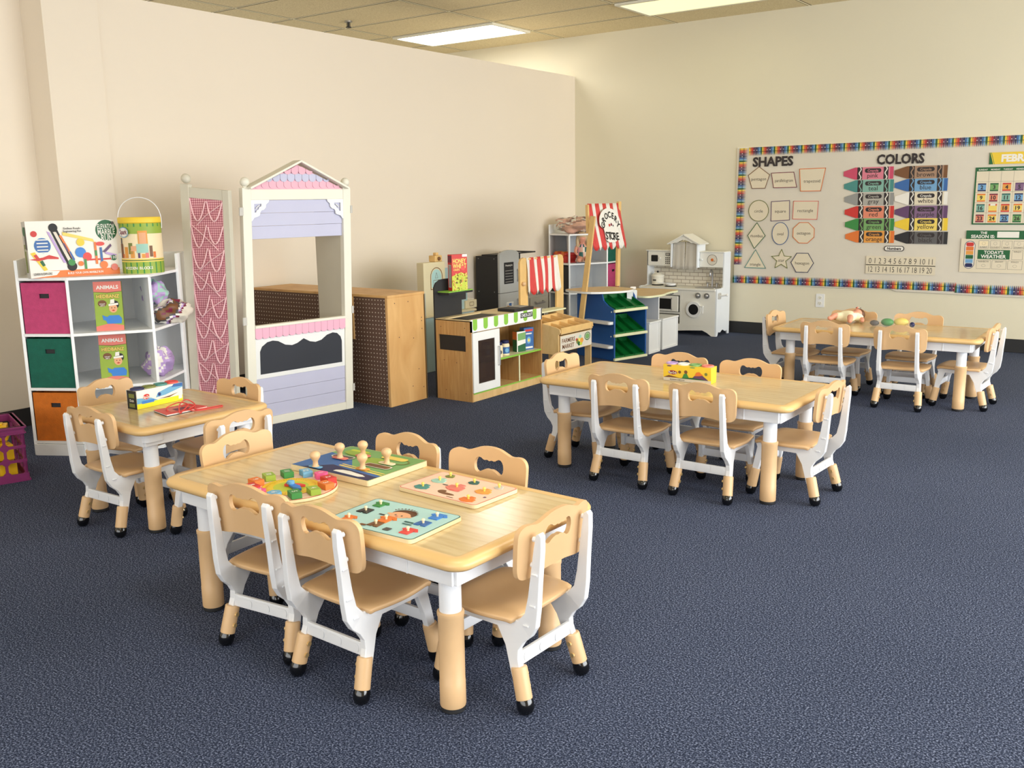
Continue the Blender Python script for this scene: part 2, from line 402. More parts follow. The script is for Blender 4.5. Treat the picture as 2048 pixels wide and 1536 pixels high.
m.box(XP, XP+0.012, 3.2, YB, 0, 0.105, 'baseboard'); m.box(XP+0.012, XP+0.024, 2.865, 3.2, 0, 0.105, 'baseboard')
m.box(XP-0.205, XP-0.193, -4.2, 2.865, 0, 0.105, 'baseboard')
struct(m.build('baseboard_left', bevel=0.003))

def ceiling_lamp(x0, x1, y0, y1, lens, label):
    t = thing('ceiling_light', label, 'ceiling light', ((x0+x1)/2, (y0+y1)/2, ZC), group='fluorescent troffers in the ceiling grid')
    a, b = (x1-x0)/2, (y1-y0)/2
    f = MB(); f.box(-a, a, -b, -b+0.03, -0.02, -0.002, 'lamp_frame'); f.box(-a, a, b-0.03, b, -0.02, -0.002, 'lamp_frame')
    f.box(-a, -a+0.03, -b+0.03, b-0.03, -0.02, -0.002, 'lamp_frame'); f.box(a-0.03, a, -b+0.03, b-0.03, -0.02, -0.002, 'lamp_frame'); f.build('lamp_frame', t)
    g = MB(); g.box(-a+0.03, a-0.03, -b+0.03, b-0.03, -0.014, -0.004, lens); g.build('diffuser', t)
ceiling_lamp(-6.51, -5.31, 7.08, 7.67, 'lamp_on', 'bright white lit ceiling light panel above the half-height wall')
ceiling_lamp(-4.07, -2.87, 7.08, 7.67, 'lamp_dim', 'dim yellowish ceiling light panel cut off by the top of the picture')
t = thing('fire_sprinkler', 'small dark fire sprinkler hanging from the ceiling tiles', 'sprinkler', (-6.23, 6.22, ZC))
m = MB(); m.lathe([(0.035, -0.012), (0.035, 0.0)], 'steel'); m.build('escutcheon', t)
m = MB(); m.tube([(0, 0, -0.012), (0, 0, -0.05)], 0.008, 'matte_black', 8); m.build('sprinkler_body', t)
m = MB(); m.lathe([(0.024, -0.054), (0.024, -0.05)], 'matte_black'); m.tube([(0.018, 0, -0.014), (0.018, 0, -0.05)], 0.003, 'matte_black', 6); m.tube([(-0.018, 0, -0.014), (-0.018, 0, -0.05)], 0.003, 'matte_black', 6); m.build('deflector', t)

WALL = lambda x, z, d=0.0: frame((x, YB-d, z), (1, 0, 0), (0, 0, 1))
t = thing('wall_outlet', 'white double electrical outlet low on the wall under the bulletin board', 'outlet', (-2.66, YB, 0.332))
m = MB(); M = frame((0, 0, 0), (1, 0, 0), (0, 0, 1)); m.prism(rrect(-0.037, -0.058, 0.037, 0.058, 0.006), 0, 0.005, 'white', M); m.build('cover_plate', t, bevel=0.001)
for sg in (-1, 1):
    m = MB(); m.prism(circ(0, sg*0.024, 0.017, 20, 0.015), 0.005, 0.008, 'offwhite', M)
    m.flat(rect(-0.008, sg*0.024, -0.005, sg*0.024+0.008), 0.0085, 'black', M); m.flat(rect(0.005, sg*0.024, 0.008, sg*0.024+0.008), 0.0085, 'black', M); m.flat(circ(0, sg*0.024-0.007, 0.003, 8), 0.0085, 'black', M)
    m.build('socket', t)

# windows behind and to the right of the camera, where the daylight enters
def window(nm, M, W, H, n):
    m = MB(); t_ = 0.03
    m.box(-W/2-0.06, W/2+0.06, -t_, t_, -0.06, 0.0, 'lamp_frame', M); m.box(-W/2-0.06, W/2+0.06, -t_, t_, H, H+0.06, 'lamp_frame', M)
    for i in range(n+1):
        x = -W/2+W*i/n; m.box(x-0.03, x+0.03, -t_, t_, 0.0, H, 'lamp_frame', M)
    struct(m.build(nm, bevel=0.004))
window('window_1', TR(3.85, 4.2, 0.30) @ RZ(PI/2), 7.8, 2.1, 6)
window('window_2', TR(-1.0, -3.80, 0.30), 8.0, 2.1, 6)

# ------------------------------------------------------------ chairs
def holed_plate(outer, hole, t, nsl=12, bend=lambda x: 0.0):
    """plate in local x,z with one hole; returns verts, faces (y is thickness)"""
    bm = bmesh.new()
    es = []
    for loop in ([outer] + ([hole] if hole else [])):
        vs = [bm.verts.new((p[0], 0, p[1])) for p in loop]
        es += [bm.edges.new((vs[i], vs[(i+1) % len(vs)])) for i in range(len(vs))]
    bmesh.ops.triangle_fill(bm, use_beauty=True, edges=es, normal=(0, -1, 0))
    xs = [p[0] for p in outer]; x0, x1 = min(xs), max(xs)
    for i in range(1, nsl):
        x = x0 + (x1-x0)*i/nsl
        bmesh.ops.bisect_plane(bm, geom=bm.verts[:]+bm.edges[:]+bm.faces[:], plane_co=(x, 0, 0), plane_no=(1, 0, 0))
    bmesh.ops.recalc_face_normals(bm, faces=bm.faces[:])
    if bm.faces[:] and bm.faces[:][0].normal.y > 0: bmesh.ops.reverse_faces(bm, faces=bm.faces[:])
    r = bmesh.ops.extrude_face_region(bm, geom=bm.faces[:])
    nv = [g for g in r['geom'] if isinstance(g, bmesh.types.BMVert)]
    for v in nv: v.co.y += -t
    for v in bm.verts: v.co.y += bend(v.co.x)
    bmesh.ops.recalc_face_normals(bm, faces=bm.faces[:])
    bm.verts.index_update()
    vs = [v.co.copy() for v in bm.verts]; fs = [tuple(v.index for v in f.verts) for f in bm.faces]
    bm.free(); return vs, fs
def smooth_loop(pts, n=3):
    for _ in range(n):
        q = []
        for i in range(len(pts)):
            a, b = pts[i], pts[(i+1) % len(pts)]
            q.append((a[0]*0.75+b[0]*0.25, a[1]*0.75+b[1]*0.25)); q.append((a[0]*0.25+b[0]*0.75, a[1]*0.25+b[1]*0.75))
        pts = q
    return pts
def make_chair(label, loc, rz):
    t = thing('toddler_chair', label, 'chair', loc, rz, 'tan and white adjustable toddler chairs')
    # seat
    bm = MB(); n = 14; vs = []; fs = []
    hw, hd = 0.143, 0.128
    for i in range(n+1):
        for j in range(n+1):
            u = 2*i/n-1; v = 2*j/n-1
            # squircle map
            x = u*math.sqrt(max(0, 1-v*v*0.16)); y = v*math.sqrt(max(0, 1-u*u*0.16))
            k = 1.0 - 0.06*(v > 0)*v*abs(u)
            r2 = (u*u+(v-0.05)**2)
            z = 0.244 - 0.008*max(0, 1-r2*1.7) - (0.010*max(0, (v-0.72)/0.28)**2) - 0.004*max(0, (-v-0.8)/0.2)**2 - 0.003*max(0, (abs(u)-0.85)/0.15)**2
            vs.append((x*hw*k, y*hd, z))
    for i in range(n):
        for j in range(n):
            a = i*(n+1)+j; fs.append((a, a+n+1, a+n+2, a+1))
    bm.add(vs, fs, 'tan_seat'); o = bm.build('seat', t, smooth=True, angle=60)
    sd = o.modifiers.new('thick', 'SOLIDIFY'); sd.thickness = 0.014; sd.offset = -1
    b = o.modifiers.new('edge', 'BEVEL'); b.width = 0.004; b.segments = 2; b.limit_method = 'ANGLE'; b.angle_limit = math.radians(50)
    # backrest with the bow-shaped hand hole
    half = [(0.0, 0.497), (0.035, 0.494), (0.062, 0.484), (0.085, 0.476), (0.108, 0.481), (0.130, 0.480), (0.146, 0.466), (0.147, 0.44), (0.145, 0.40), (0.143, 0.365), (0.134, 0.346), (0.112, 0.341), (0.07, 0.347), (0.035, 0.353)]
    outer = smooth_loop(half + [(-x, z) for x, z in reversed(half[1:])] , 2)
    hh = [(0.0, 0.453), (0.008, 0.457), (0.020, 0.454), (0.033, 0.463), (0.047, 0.461), (0.056, 0.443), (0.053, 0.421), (0.040, 0.413), (0.025, 0.423), (0.010, 0.428), (0.0, 0.426)]
    hole = smooth_loop(hh + [(-x, z) for x, z in reversed(hh[1:-1])], 1)
    vs, fs = holed_plate(outer, hole, 0.013, 14, lambda x: 0.014*(x/0.147)**2)
    bm = MB(); Mb = TR(0, -0.152, 0.0) @ Matrix(((1, 0, 0, 0), (0, 1, -0.10, 0.10*0.42), (0, 0, 1, 0), (0, 0, 0, 1)))
    bm.add(vs, fs, 'tan_seat', Mb); bm.build('backrest', t, bevel=0.0035, seg=2, smooth=True, angle=30)
    # side frames
    prof = [(-0.194, 0.456), (-0.187, 0.464), (-0.178, 0.458), (-0.171, 0.42), (-0.163, 0.36), (-0.155, 0.30), (-0.145, 0.255), (-0.125, 0.232), (0.11, 0.232), (0.114, 0.222),
            (0.108, 0.205), (0.118, 0.15), (0.127, 0.085), (0.102, 0.085), (0.088, 0.15), (0.070, 0.203), (-0.060, 0.203), (-0.088, 0.16), (-0.113, 0.085), (-0.143, 0.085),
            (-0.128, 0.135), (-0.128, 0.158), (-0.140, 0.178), (-0.162, 0.198), (-0.178, 0.225), (-0.184, 0.27), (-0.188, 0.34), (-0.194, 0.42)]
    for sx in (-1, 1):
        bm = MB(); vs = []; fs = []; N = len(prof)
        def xo(z): return 0.105 + 0.10*max(0, 0.2-z) + (0.0 if z < 0.25 else -0.004*min(1, (z-0.25)/0.2))
        for off in (-0.0095, 0.0095):
            for (y, z) in prof: vs.append((sx*xo(z)+off, y, z))
        tri = bmesh.new(); tv = [tri.verts.new((0, y, z)) for y, z in prof]; te = [tri.edges.new((tv[i], tv[(i+1) % N])) for i in range(N)]
        bmesh.ops.triangle_fill(tri, use_beauty=True, edges=te); tri.verts.index_update()
        tf = [tuple(v.index for v in f.verts) for f in tri.faces]; tri.free()
        def orient(f, s):
            a, b, c = [Vector((0,)+prof[k]) for k in f]
            return f if (b-a).cross(c-a).x*s > 0 else f[::-1]
        fs = [orient(f, -1) for f in tf] + [tuple(N+k for k in orient(f, 1)) for f in tf]
        area2 = sum(prof[i][0]*prof[(i+1) % N][1]-prof[(i+1) % N][0]*prof[i][1] for i in range(N))
        for i in range(N):
            q = (i, (i+1) % N, N+(i+1) % N, N+i); fs.append(q if area2 > 0 else q[::-1])
        bm.add(vs, fs, 'white_plastic')
        # raised ribs along arm and leg outside, cross ribs
        for y, z in ((-0.176, 0.36), (-0.170, 0.28), (-0.150, 0.225)):
            bm.box(sx*(xo(z)+0.009), sx*(xo(z)+0.013), y-0.009, y+0.009, z-0.003, z+0.003, 'white_plastic')
        bm.build('side_frame', t, bevel=0.0035, seg=2)
        # backrest bolts
        for z in (0.445, 0.380):
            yb = -0.168 - 0.1*(z-0.42)
            b2 = MB(); b2.tube([(sx*0.103, yb+0.004, z), (sx*0.103, yb-0.014, z)], 0.0065, 'white_plastic', 10); b2.build('bolt', t)
        # legs: sleeve, foot, screws
        for (y0, y1) in ((-0.126, -0.156), (0.112, 0.130)):
            p0 = Vector((sx*0.1135, y0, 0.112)); p1 = Vector((sx*0.1235, y1, 0.0)); d = (p1-p0)
            P = lambda z: p0 + d*((0.112-z)/0.112)
            bm = MB(); bm.tube([P(0.113), P(0.108), P(0.036)], [0.0195, 0.0205, 0.0205], 'tan_sleeve', 20); leg = bm.build('leg', t, bevel=0.0015, smooth=True)
            bm = MB(); q = P(0.0)
            bm.tube([P(0.040), P(0.028), P(0.014), P(0.005), P(0.0)], [0.0185, 0.0222, 0.0215, 0.017, 0.010], 'rubber', 20); bm.build('rubber_foot', leg, smooth=True, angle=60)
            for z in (0.090, 0.060):
                c = P(z); b2 = MB(); sy = 1 if y0 > 0 else -1
                b2.tube([c + Vector((-sx*0.019, 0, 0)), c + Vector((-sx*0.025, 0, 0))], 0.0065, 'brass', 10)
                b2.build('screw', leg)
    # stretchers
    for y, za, zb in ((-0.122, 0.112, 0.148), (0.108, 0.118, 0.150)):
        bm = MB(); bm.box(-0.108, 0.108, y-0.005, y+0.005, za, zb, 'white_plastic')
        s = -1 if y < 0 else 1
        for xa, xb in ((-0.094, -0.036), (-0.030, 0.030), (0.036, 0.094)):
            ringp = rrect(xa, za+0.006, xb, zb-0.006, 0.009, 4)
            Mx = frame((0, y+s*0.005, 0), (-s, 0, 0), (0, 0, 1)); bm.prism(ringp, 0, 0.0018, 'white_plastic', Mx)
        bm.build('stretcher', t, bevel=0.002)
    bm = MB(); bm.box(-0.10, 0.10, -0.012, 0.012, 0.212, 0.228, 'white_plastic'); bm.box(-0.10, 0.10, 0.075, 0.090, 0.210, 0.228, 'white_plastic'); bm.build('seat_rail', t, bevel=0.002)
    return t

R = math.radians
CH = [
 # x, y, heading (direction the sitter faces, degrees from +Y, ccw), label
 (-1.710, 1.685, -2, 'toddler chair seen from behind at nearest table, right of two, by its front leg'),
 (-2.036, 1.706, 6, 'toddler chair at nearest table, leftmost of the two seen from behind'),
 (-1.375, 1.850, 88, 'toddler chair at the right end of the nearest table, facing left'),
 (-2.035, 2.045, 174, 'toddler chair on far side of nearest table, behind the green maze board'),
 (-1.692, 2.045, 180, 'toddler chair on far side of nearest table, behind the pink puzzle board'),
 (-2.362, 1.915, -87, 'toddler chair at the left end of the nearest table, backrest beside the square table'),
 (-1.978, 3.640, 0, 'toddler chair seen from behind at the middle table, left of its two near-side chairs'),
 (-1.590, 3.640, 0, 'toddler chair seen from behind at the middle table, right of its two near-side chairs'),
 (-1.315, 3.800, 87, 'toddler chair at the right end of the middle table, seen side on'),
 (-1.995, 3.965, 180, 'toddler chair on far side of middle table, directly behind the yellow dough carton'),
 (-1.635, 3.965, 181, 'toddler chair on far side of middle table, right of the dough carton'),
 (-2.330, 3.820, -90, 'toddler chair at left end of middle table, in front of the farmers market stand'),
 (-1.795, 5.800, 1, 'toddler chair seen from behind at the farthest table, left of its two near-side chairs'),
 (-1.362, 5.800, 0, 'toddler chair seen from behind at the farthest table, right of its two near-side chairs'),
 (-1.080, 5.985, 88, 'toddler chair at the right end of the farthest table near the wall'),
 (-1.820, 6.180, 180, 'toddler chair on far side of farthest table, behind the baby doll'),
 (-1.420, 6.180, 180, 'toddler chair on far side of farthest table, behind the bag of play food'),
 (-2.080, 6.000, -92, 'toddler chair at the left end of the farthest table below the outlet'),
 (-3.340, 2.030, 2, 'toddler chair on near side of the small square table, back towards us'),
 (-2.935, 2.140, 88, 'toddler chair on right side of the square table, backrest hole showing white'),
 (-3.320, 2.400, 178, 'toddler chair on far side of square table, in front of the pink gingham panel'),
 (-3.655, 2.255, -78, 'toddler chair on left side of square table, in front of the orange bin'),
]
proto = None
for (x, y, a, lab) in CH:
    # local +y is the sitter's front; heading measured ccw from +Y
    if proto is None: proto = make_chair(lab, (x, y, 0), R(a))
    else: dup(proto, (x, y, 0), R(a), lab)

# ------------------------------------------------------------ tables
def make_table(L, W, label, loc, rz):
    t = thing('activity_table', label, 'table', loc, rz, 'low wood-look activity tables')
    H = 0.424; a, b = L/2, W/2
    m = MB(); m.prism(rrect(-a+0.036, -b+0.036, a-0.036, b-0.036, 0.018), H-0.02, H-0.0002, 'table_laminate'); m.build('tabletop', t)
    # rim: swept rounded profile
    m = MB(); prof = [(0.038, 0.0), (0.030, 0.0012), (0.014, 0.0), (0.005, -0.004), (0.0, -0.012), (0.0015, -0.021), (0.008, -0.027), (0.038, -0.028)]
    loops = []
    for inset, dz in prof:
        r = max(0.004, 0.052-inset); loops.append([(x, y, H+dz) for x, y in rrect(-a+inset, -b+inset, a-inset, b-inset, r, 6)])
    n = len(loops[0]); vs = [v for l in loops for v in l]; fs = []
    for i in range(len(loops)-1):
        for k in range(n): fs.append((i*n+k, (i+1)*n+k, (i+1)*n+(k+1) % n, i*n+(k+1) % n))
    m.add(vs, fs, 'rim_tan'); m.build('edge_band', t, smooth=True, angle=70)
    m = MB(); ia, ib = 0.055, 0.045
    for s in (-1, 1):
        m.box(-a+ia, a-ia, s*(b-ib)-0.008, s*(b-ib)+0.008, H-0.078, H-0.026, 'white_plastic')
        m.box(s*(a-ia)-0.008, s*(a-ia)+0.008, -b+ib, b-ib, H-0.078, H-0.026, 'white_plastic')
        for k in range(5):
            x = -a+0.2+(L-0.4)*k/4
            if L > 0.8: m.box(x-0.003, x+0.003, s*(b-ib)-0.0105, s*(b-ib)+0.0105, H-0.078, H-0.026, 'white_plastic')
    m.build('apron', t, bevel=0.002)
    lx, ly = a-0.105, b-0.084
    if L < 0.8: lx, ly = a-0.085, b-0.085
    for sx in (-1, 1):
        for sy in (-1, 1):
            M = TR(sx*lx, sy*ly, 0)
            m = MB()
            m.lathe([(0.0275, 0.24), (0.0275, 0.352), (0.034, 0.356), (0.036, 0.40)], 'white_plastic', 28, M)
            m.prism(rrect(-0.045, -0.042, 0.045, 0.042, 0.02), 0.362, 0.402, 'white_plastic', M @ TR(sx*0.004, sy*0.004, 0))
            leg = m.build('leg', t, smooth=True, bevel=0.0012)
            m = MB(); m.lathe([(0.0315, 0.013), (0.0325, 0.016), (0.0325, 0.078), (0.0318, 0.079), (0.0318, 0.246), (0.0335, 0.25), (0.0335, 0.258), (0.030, 0.261)], 'tan_sleeve', 28, M); m.build('leg_sleeve', leg, smooth=True)
            m = MB(); m.lathe([(0.029, 0.0), (0.0315, 0.003), (0.0315, 0.0135)], 'matte_black', 28, M); m.build('foot_pad', leg, smooth=True)
    return t
TW = 0.576
t1 = make_table(1.2, TW, 'nearest wood-top table with the clock puzzle and puzzle boards on it', (-1.876, 1.863, 0), -0.037)
dup(t1, (-1.835, 3.811, 0), -0.010, 'middle wood-top table with a yellow dough carton on it')
dup(t1, (-1.557, 6.005, 0), 0.015, 'farthest wood-top table with a baby doll and play food on it')
t4 = make_table(0.593, 0.593, 'small square wood-top table beside the white corner shelf', (-3.358, 2.223, 0), -0.04)

# ------------------------------------------------------------ table 1 things
ZT = 0.4245
# clock puzzle
CC = (-2.051, 1.734)
t = thing('clock_puzzle', 'round wooden clock puzzle board with orange ring and blue hands', 'puzzle', (CC[0], CC[1], ZT), R(-24.5))
m = MB(); m.prism(circ(0, 0, 0.132, 64), 0, 0.009, 'wood_edge')
m.flat(circ(0, 0, 0.131, 64), 0.0093, 'red', ID); m.flat(circ(0, 0, 0.128, 64), 0.0095, 'peach', ID)
cols = ['lime', 'green', 'sky', 'hot', 'red', 'orange', 'lime', 'green', 'sky', 'hot', 'red', 'orange']
m.flat(circ(0, 0, 0.084, 48), 0.0099, 'red', ID); m.flat(circ(0, 0, 0.0825, 48), 0.0101, 'yellow', ID); m.flat(circ(0, 0, 0.05, 40), 0.0103, 'ygreen', ID)
for k in range(60):
    a = 2*PI*k/60; r1 = 0.066 if k % 5 else 0.060
    u = Vector((math.cos(a), math.sin(a))); n_ = Vector((-u.y, u.x))*0.0007
    m.flat([tuple(u*r1+n_), tuple(u*r1-n_), tuple(u*0.073-n_), tuple(u*0.073+n_)], 0.0105, 'orange', ID)
m.build('clock_board', t, bevel=0.0015)
def hand(a, ln, wd, z, mt, nm):
    m = MB(); pts = [(-0.018, -wd*0.6), (ln*0.55, -wd), (ln, 0), (ln*0.55, wd), (-0.018, wd*0.6)]
    m.prism(pts, z, z+0.007, mt, RZ(a)); m.build(nm, t, bevel=0.0015)
hand(R(10), 0.066, 0.011, 0.0115, 'blue2', 'minute_hand'); hand(R(50), 0.045, 0.010, 0.0105, 'red2', 'hour_hand')
m = MB(); m.lathe([(0.011, 0.0185), (0.011, 0.026), (0.007, 0.028)], 'sky'); m.build('hand_pin', t)
names = {1: ('pink', 'hot'), 2: ('red', 'red'), 3: ('orange', 'orange'), 4: ('lime green', 'lime'), 5: ('green', 'green'), 6: ('blue', 'sky'), 7: ('pink', 'hot'), 8: ('red', 'red'), 9: ('orange', 'orange'), 10: ('lime green', 'lime'), 11: ('green', 'green'), 12: ('blue', 'sky')}
base = math.atan2(0.092, -0.042)
for k in range(1, 13):
    a = base - 2*PI*(k % 12)/12
    cx, cy = CC[0]+0.107*math.cos(a), CC[1]+0.107*math.sin(a)
    m = MB(); rot = R(-25) + (0.0 if k in (12, 11, 10, 5, 6, 4) else R(15))
    sides = {6: 6, 7: 5, 1: 5, 12: 4}.get(k, 4)
    if sides == 4: pts = rect(-0.021, -0.015, 0.021, 0.015)
    else: pts = circ(0, 0, 0.021, sides)
    if k == 12: pts = [(-0.021, -0.015), (0, -0.010), (0.021, -0.015), (0.021, 0.015), (-0.021, 0.015)]
    m.prism(pts, 0, 0.017, names[k][1]); m.text(str(k), 0, 0, 0.015, 'pwhite', RZ(R(-5)), 0.0173, 0.02)
    o = m.build('number_block', None, bevel=0.0012, loc=(cx, cy, ZT+0.0098), rz=rot)
    tag(o, names[k][0] + ' wooden number block marked ' + str(k) + ' on the round clock puzzle', 'puzzle block', 'number blocks on the clock puzzle')

def rot_board(c, rz, label, W, H, facem, edge, items, linem, th=0.011, r=0.014, lift=0.0):
    t = thing('puzzle_board', label, 'puzzle', (c[0], c[1], ZT+lift), rz)
    m = MB(); m.prism(rrect(-W/2, -H/2, W/2, H/2, r), 0, th, edge)
    m.flat(rrect(-W/2+0.001, -H/2+0.001, W/2-0.001, H/2-0.001, r), th+0.0002, linem, ID)
    m.flat(rrect(-W/2+0.004, -H/2+0.004, W/2-0.004, H/2-0.004, r*0.8), th+0.0004, facem, ID)
    decal(m, TR(0, 0, th+0.0002), 1, 1, items)
    m.build('board', t, bevel=0.0012)
    return t
def piece(board, name, lab, x, y, pts, mt, kn='cream', extra=None, big=False, kx=0, ky=0, z=0.0117, grp=None):
    c, s = math.cos(board.rotation_euler.z), math.sin(board.rotation_euler.z)
    p = thing(name, lab, 'puzzle piece', (board.location.x+c*x-s*y, board.location.y+s*x+c*y, board.location.z+z), board.rotation_euler.z, 'knobbed pieces of the puzzle boards')
    m = MB(); m.prism(pts, 0, 0.0022, mt)
    if extra:
        for i, (ep, em) in enumerate(extra): m.flat(ep, 0.0025+0.0002*i, em, ID)
    m.build('piece_body', p)
    m = MB()
    if big: m.lathe([(0.011, 0.002), (0.0085, 0.006), (0.0075, 0.018), (0.011, 0.024), (0.0155, 0.031), (0.0165, 0.038), (0.013, 0.045), (0.006, 0.049)], 'wood_knob', 18, TR(kx, ky, 0))
    else: m.lathe([(0.003, 0.002), (0.003, 0.006), (0.0045, 0.0085), (0.0048, 0.011), (0.003, 0.0135)], kn, 12, TR(kx, ky, 0))
    m.build('knob', p, smooth=True, angle=60)
# green and blue sliding maze board
c = (-2.048, 2.005)
itm = [('p', [(-0.162, -0.128), (0.162, -0.128), (0.162, -0.03), (0.0, -0.045), (-0.162, -0.02)], 'navy'),
       ('p', [(-0.162, -0.06), (-0.04, -0.05), (-0.03, 0.0), (-0.09, 0.03), (-0.162, 0.05)], 'blue'),
       ('p', [(-0.162, 0.02), (-0.09, 0.0), (-0.162, -0.04)], 'sky')]
itm = [('p', [(-0.162, -0.128), (0.162, -0.128), (0.162, 0.128), (-0.162, 0.128)], 'bgreen'),
       ('p', [(-0.162, -0.128), (0.16, -0.128), (0.162, -0.075), (0.02, -0.05), (-0.05, 0.02), (-0.162, 0.04)], 'blue'),
       ('p', [(-0.12, -0.128), (0.16, -0.128), (0.162, -0.09), (0.03, -0.075), (-0.05, -0.06)], 'navy'),
       ('p', [(-0.03, -0.058), (0.16, -0.072), (0.16, -0.064), (-0.03, -0.050)], 'byellow'),
       ('p', [(-0.03, -0.044), (0.16, -0.058), (0.16, -0.052), (-0.03, -0.038)], 'byellow'),
       ('p', [(0.0, -0.11), (0.11, -0.116), (0.13, -0.106), (0.11, -0.096), (0.08, -0.092), (0.05, -0.086), (0.02, -0.088), (0.0, -0.098)], 'pwhite'),
       ('p', circ(0.03, 0.03, 0.05, 20, 0.035), 'lime'), ('p', circ(0.10, 0.065, 0.045, 20, 0.028), 'olive'), ('p', circ(0.10, 0.065, 0.038, 20, 0.022), 'bgreen'),
       ('p', circ(-0.08, 0.075, 0.05, 20, 0.03), 'lime'), ('p', rrect(-0.125, 0.085, -0.05, 0.1, 0.006), 'ygreen'),
       ('p', rrect(0.03, -0.02, 0.135, 0.012, 0.012), 'paper'), ('p', rrect(-0.13, 0.0, -0.04, 0.03, 0.012), 'paper'),
       ('p', rrect(0.035, -0.016, 0.13, 0.008, 0.01), 'brown'), ('p', rrect(-0.126, 0.004, -0.044, 0.026, 0.01), 'dgrey'), ('p', rrect(0.02, 0.07, 0.12, 0.1, 0.012), 'byellow')]
gb = rot_board(c, R(0), 'green and blue wooden puzzle board with round peg knobs', 0.332, 0.262, 'bgreen', 'wood_edge', itm, 'wood_edge', th=0.017, r=0.008)
for nm, x, y, w_, h_, mt in (('car', -0.068, -0.116, 0.05, 0.02, 'sky'), ('van', -0.078, -0.005, 0.06, 0.022, 'salmon'), ('animal', -0.035, 0.053, 0.05, 0.028, 'salmon'), ('bus', 0.07, -0.055, 0.05, 0.02, 'borange'), ('house', 0.09, 0.029, 0.06, 0.022, 'cream')):
    piece(gb, 'peg_piece', {'car': 'large round peg over the blue water, nearest the clock puzzle', 'van': 'large round peg at left-back of the green and blue board', 'animal': 'large round peg beside the pink animal picture, farthest back', 'bus': 'large round peg above the white cloud picture', 'house': 'large round peg nearest the right edge of the green board'}[nm],
          x, y, rrect(-w_/2, -h_/2, w_/2, h_/2, 0.008), mt, big=True, z=0.0205)
# pink board
pb = rot_board((-1.640, 1.985), R(-3), 'pale pink wooden puzzle board with girl and small knobs', 0.292, 0.190, 'peach', 'wood_edge',
  [('p', circ(0.012, -0.062, 0.03, 14, 0.008), 'brown'), ('p', circ(-0.012, -0.052, 0.014, 12, 0.012), 'brown'), ('p', rrect(-0.005, -0.034, 0.03, -0.022, 0.004), 'salmon'),
   ('p', rrect(-0.055, -0.006, -0.035, 0.0, 0.002), 'dgrey'), ('p', rrect(0.03, -0.082, 0.055, -0.079, 0.001), 'brown'), ('p', rrect(0.118, -0.03, 0.126, -0.022, 0.001), 'purple')], 'salmon', lift=0.0)
def blob(s): return [(-1*s, -0.5*s), (-0.35*s, -0.9*s), (0.4*s, -0.8*s), (1.0*s, -0.45*s), (0.85*s, 0.25*s), (0.3*s, 0.35*s), (0.45*s, 0.8*s), (-0.3*s, 0.9*s), (-0.4*s, 0.35*s), (-0.9*s, 0.3*s)]
for lab, x, y, s, mt in (('pale green dress piece on the pink puzzle board', -0.083, -0.055, 0.024, 'teal'), ('mint shirt piece on the pink puzzle board', -0.084, 0.016, 0.024, 'mint'), ('small green skirt piece at the far corner of pink board', -0.087, 0.065, 0.015, 'olive'),
      ('coral dress piece on the girl in the middle of pink board', 0.0, -0.004, 0.030, 'salmon'), ('teal top piece above the girl on the pink board', 0.012, 0.058, 0.017, 'tealdark'), ('yellow shirt piece on the pink puzzle board', 0.088, 0.012, 0.025, 'borange'),
      ('orange top piece at the near corner of pink board', 0.098, -0.066, 0.024, 'orange'), ('small brown piece at the right back of pink board', 0.100, 0.063, 0.014, 'lgrey')):
    piece(pb, 'knob_piece', lab, x, y, blob(s), mt, 'byellow')
# blue-green board with boy
bb = rot_board((-1.614, 1.691), R(2), 'pale blue-green puzzle board with brown-haired boy and small knobs', 0.292, 0.208, 'aqua', 'wood_edge',
  [('p', circ(0.006, 0.036, 0.036, 20, 0.030), 'hair'), ('p', circ(0.002, 0.024, 0.032, 20, 0.022), 'skin'), ('p', circ(-0.030, 0.022, 0.008, 10, 0.006), 'skin'), ('p', circ(0.034, 0.022, 0.008, 10, 0.006), 'skin'),
   ('p', circ(-0.009, 0.020, 0.003, 8), 'dgrey'), ('p', circ(0.012, 0.020, 0.003, 8), 'dgrey'), ('p', circ(0.0, 0.013, 0.003, 8), 'salmon'), ('p', rect(-0.004, -0.004, 0.008, 0.006), 'skin'),
   ('p', rrect(0.035, -0.084, 0.055, -0.066, 0.002), 'dgrey'), ('p', rrect(-0.05, 0.0, -0.03, 0.006, 0.002), 'black'), ('p', rrect(-0.04, -0.086, -0.02, -0.076, 0.003), 'brown'),
   ('p', rrect(0.045, -0.012, 0.075, -0.006, 0.002), 'tealdark'), ('p', rrect(0.05, -0.026, 0.08, -0.021, 0.002), 'tealdark')] +
  [('p', [(0.006+0.034*math.cos(a), 0.036+0.027*math.sin(a)), (0.006+0.042*math.cos(a+0.13), 0.036+0.035*math.sin(a+0.13)), (0.006+0.034*math.cos(a+0.26), 0.036+0.027*math.sin(a+0.26))], 'hair') for a in [0.1+0.26*i for i in range(11)]], 'tealdark')
shirt = [(-1, 0.3), (-0.6, 0.8), (0.6, 0.8), (1, 0.3), (0.7, 0.1), (0.55, 0.3), (0.55, -0.8), (-0.55, -0.8), (-0.55, 0.3), (-0.7, 0.1)]
shorts = [(-0.7, 0.7), (0.7, 0.7), (0.85, -0.8), (0.15, -0.8), (0, 0.0), (-0.15, -0.8), (-0.85, -0.8)]
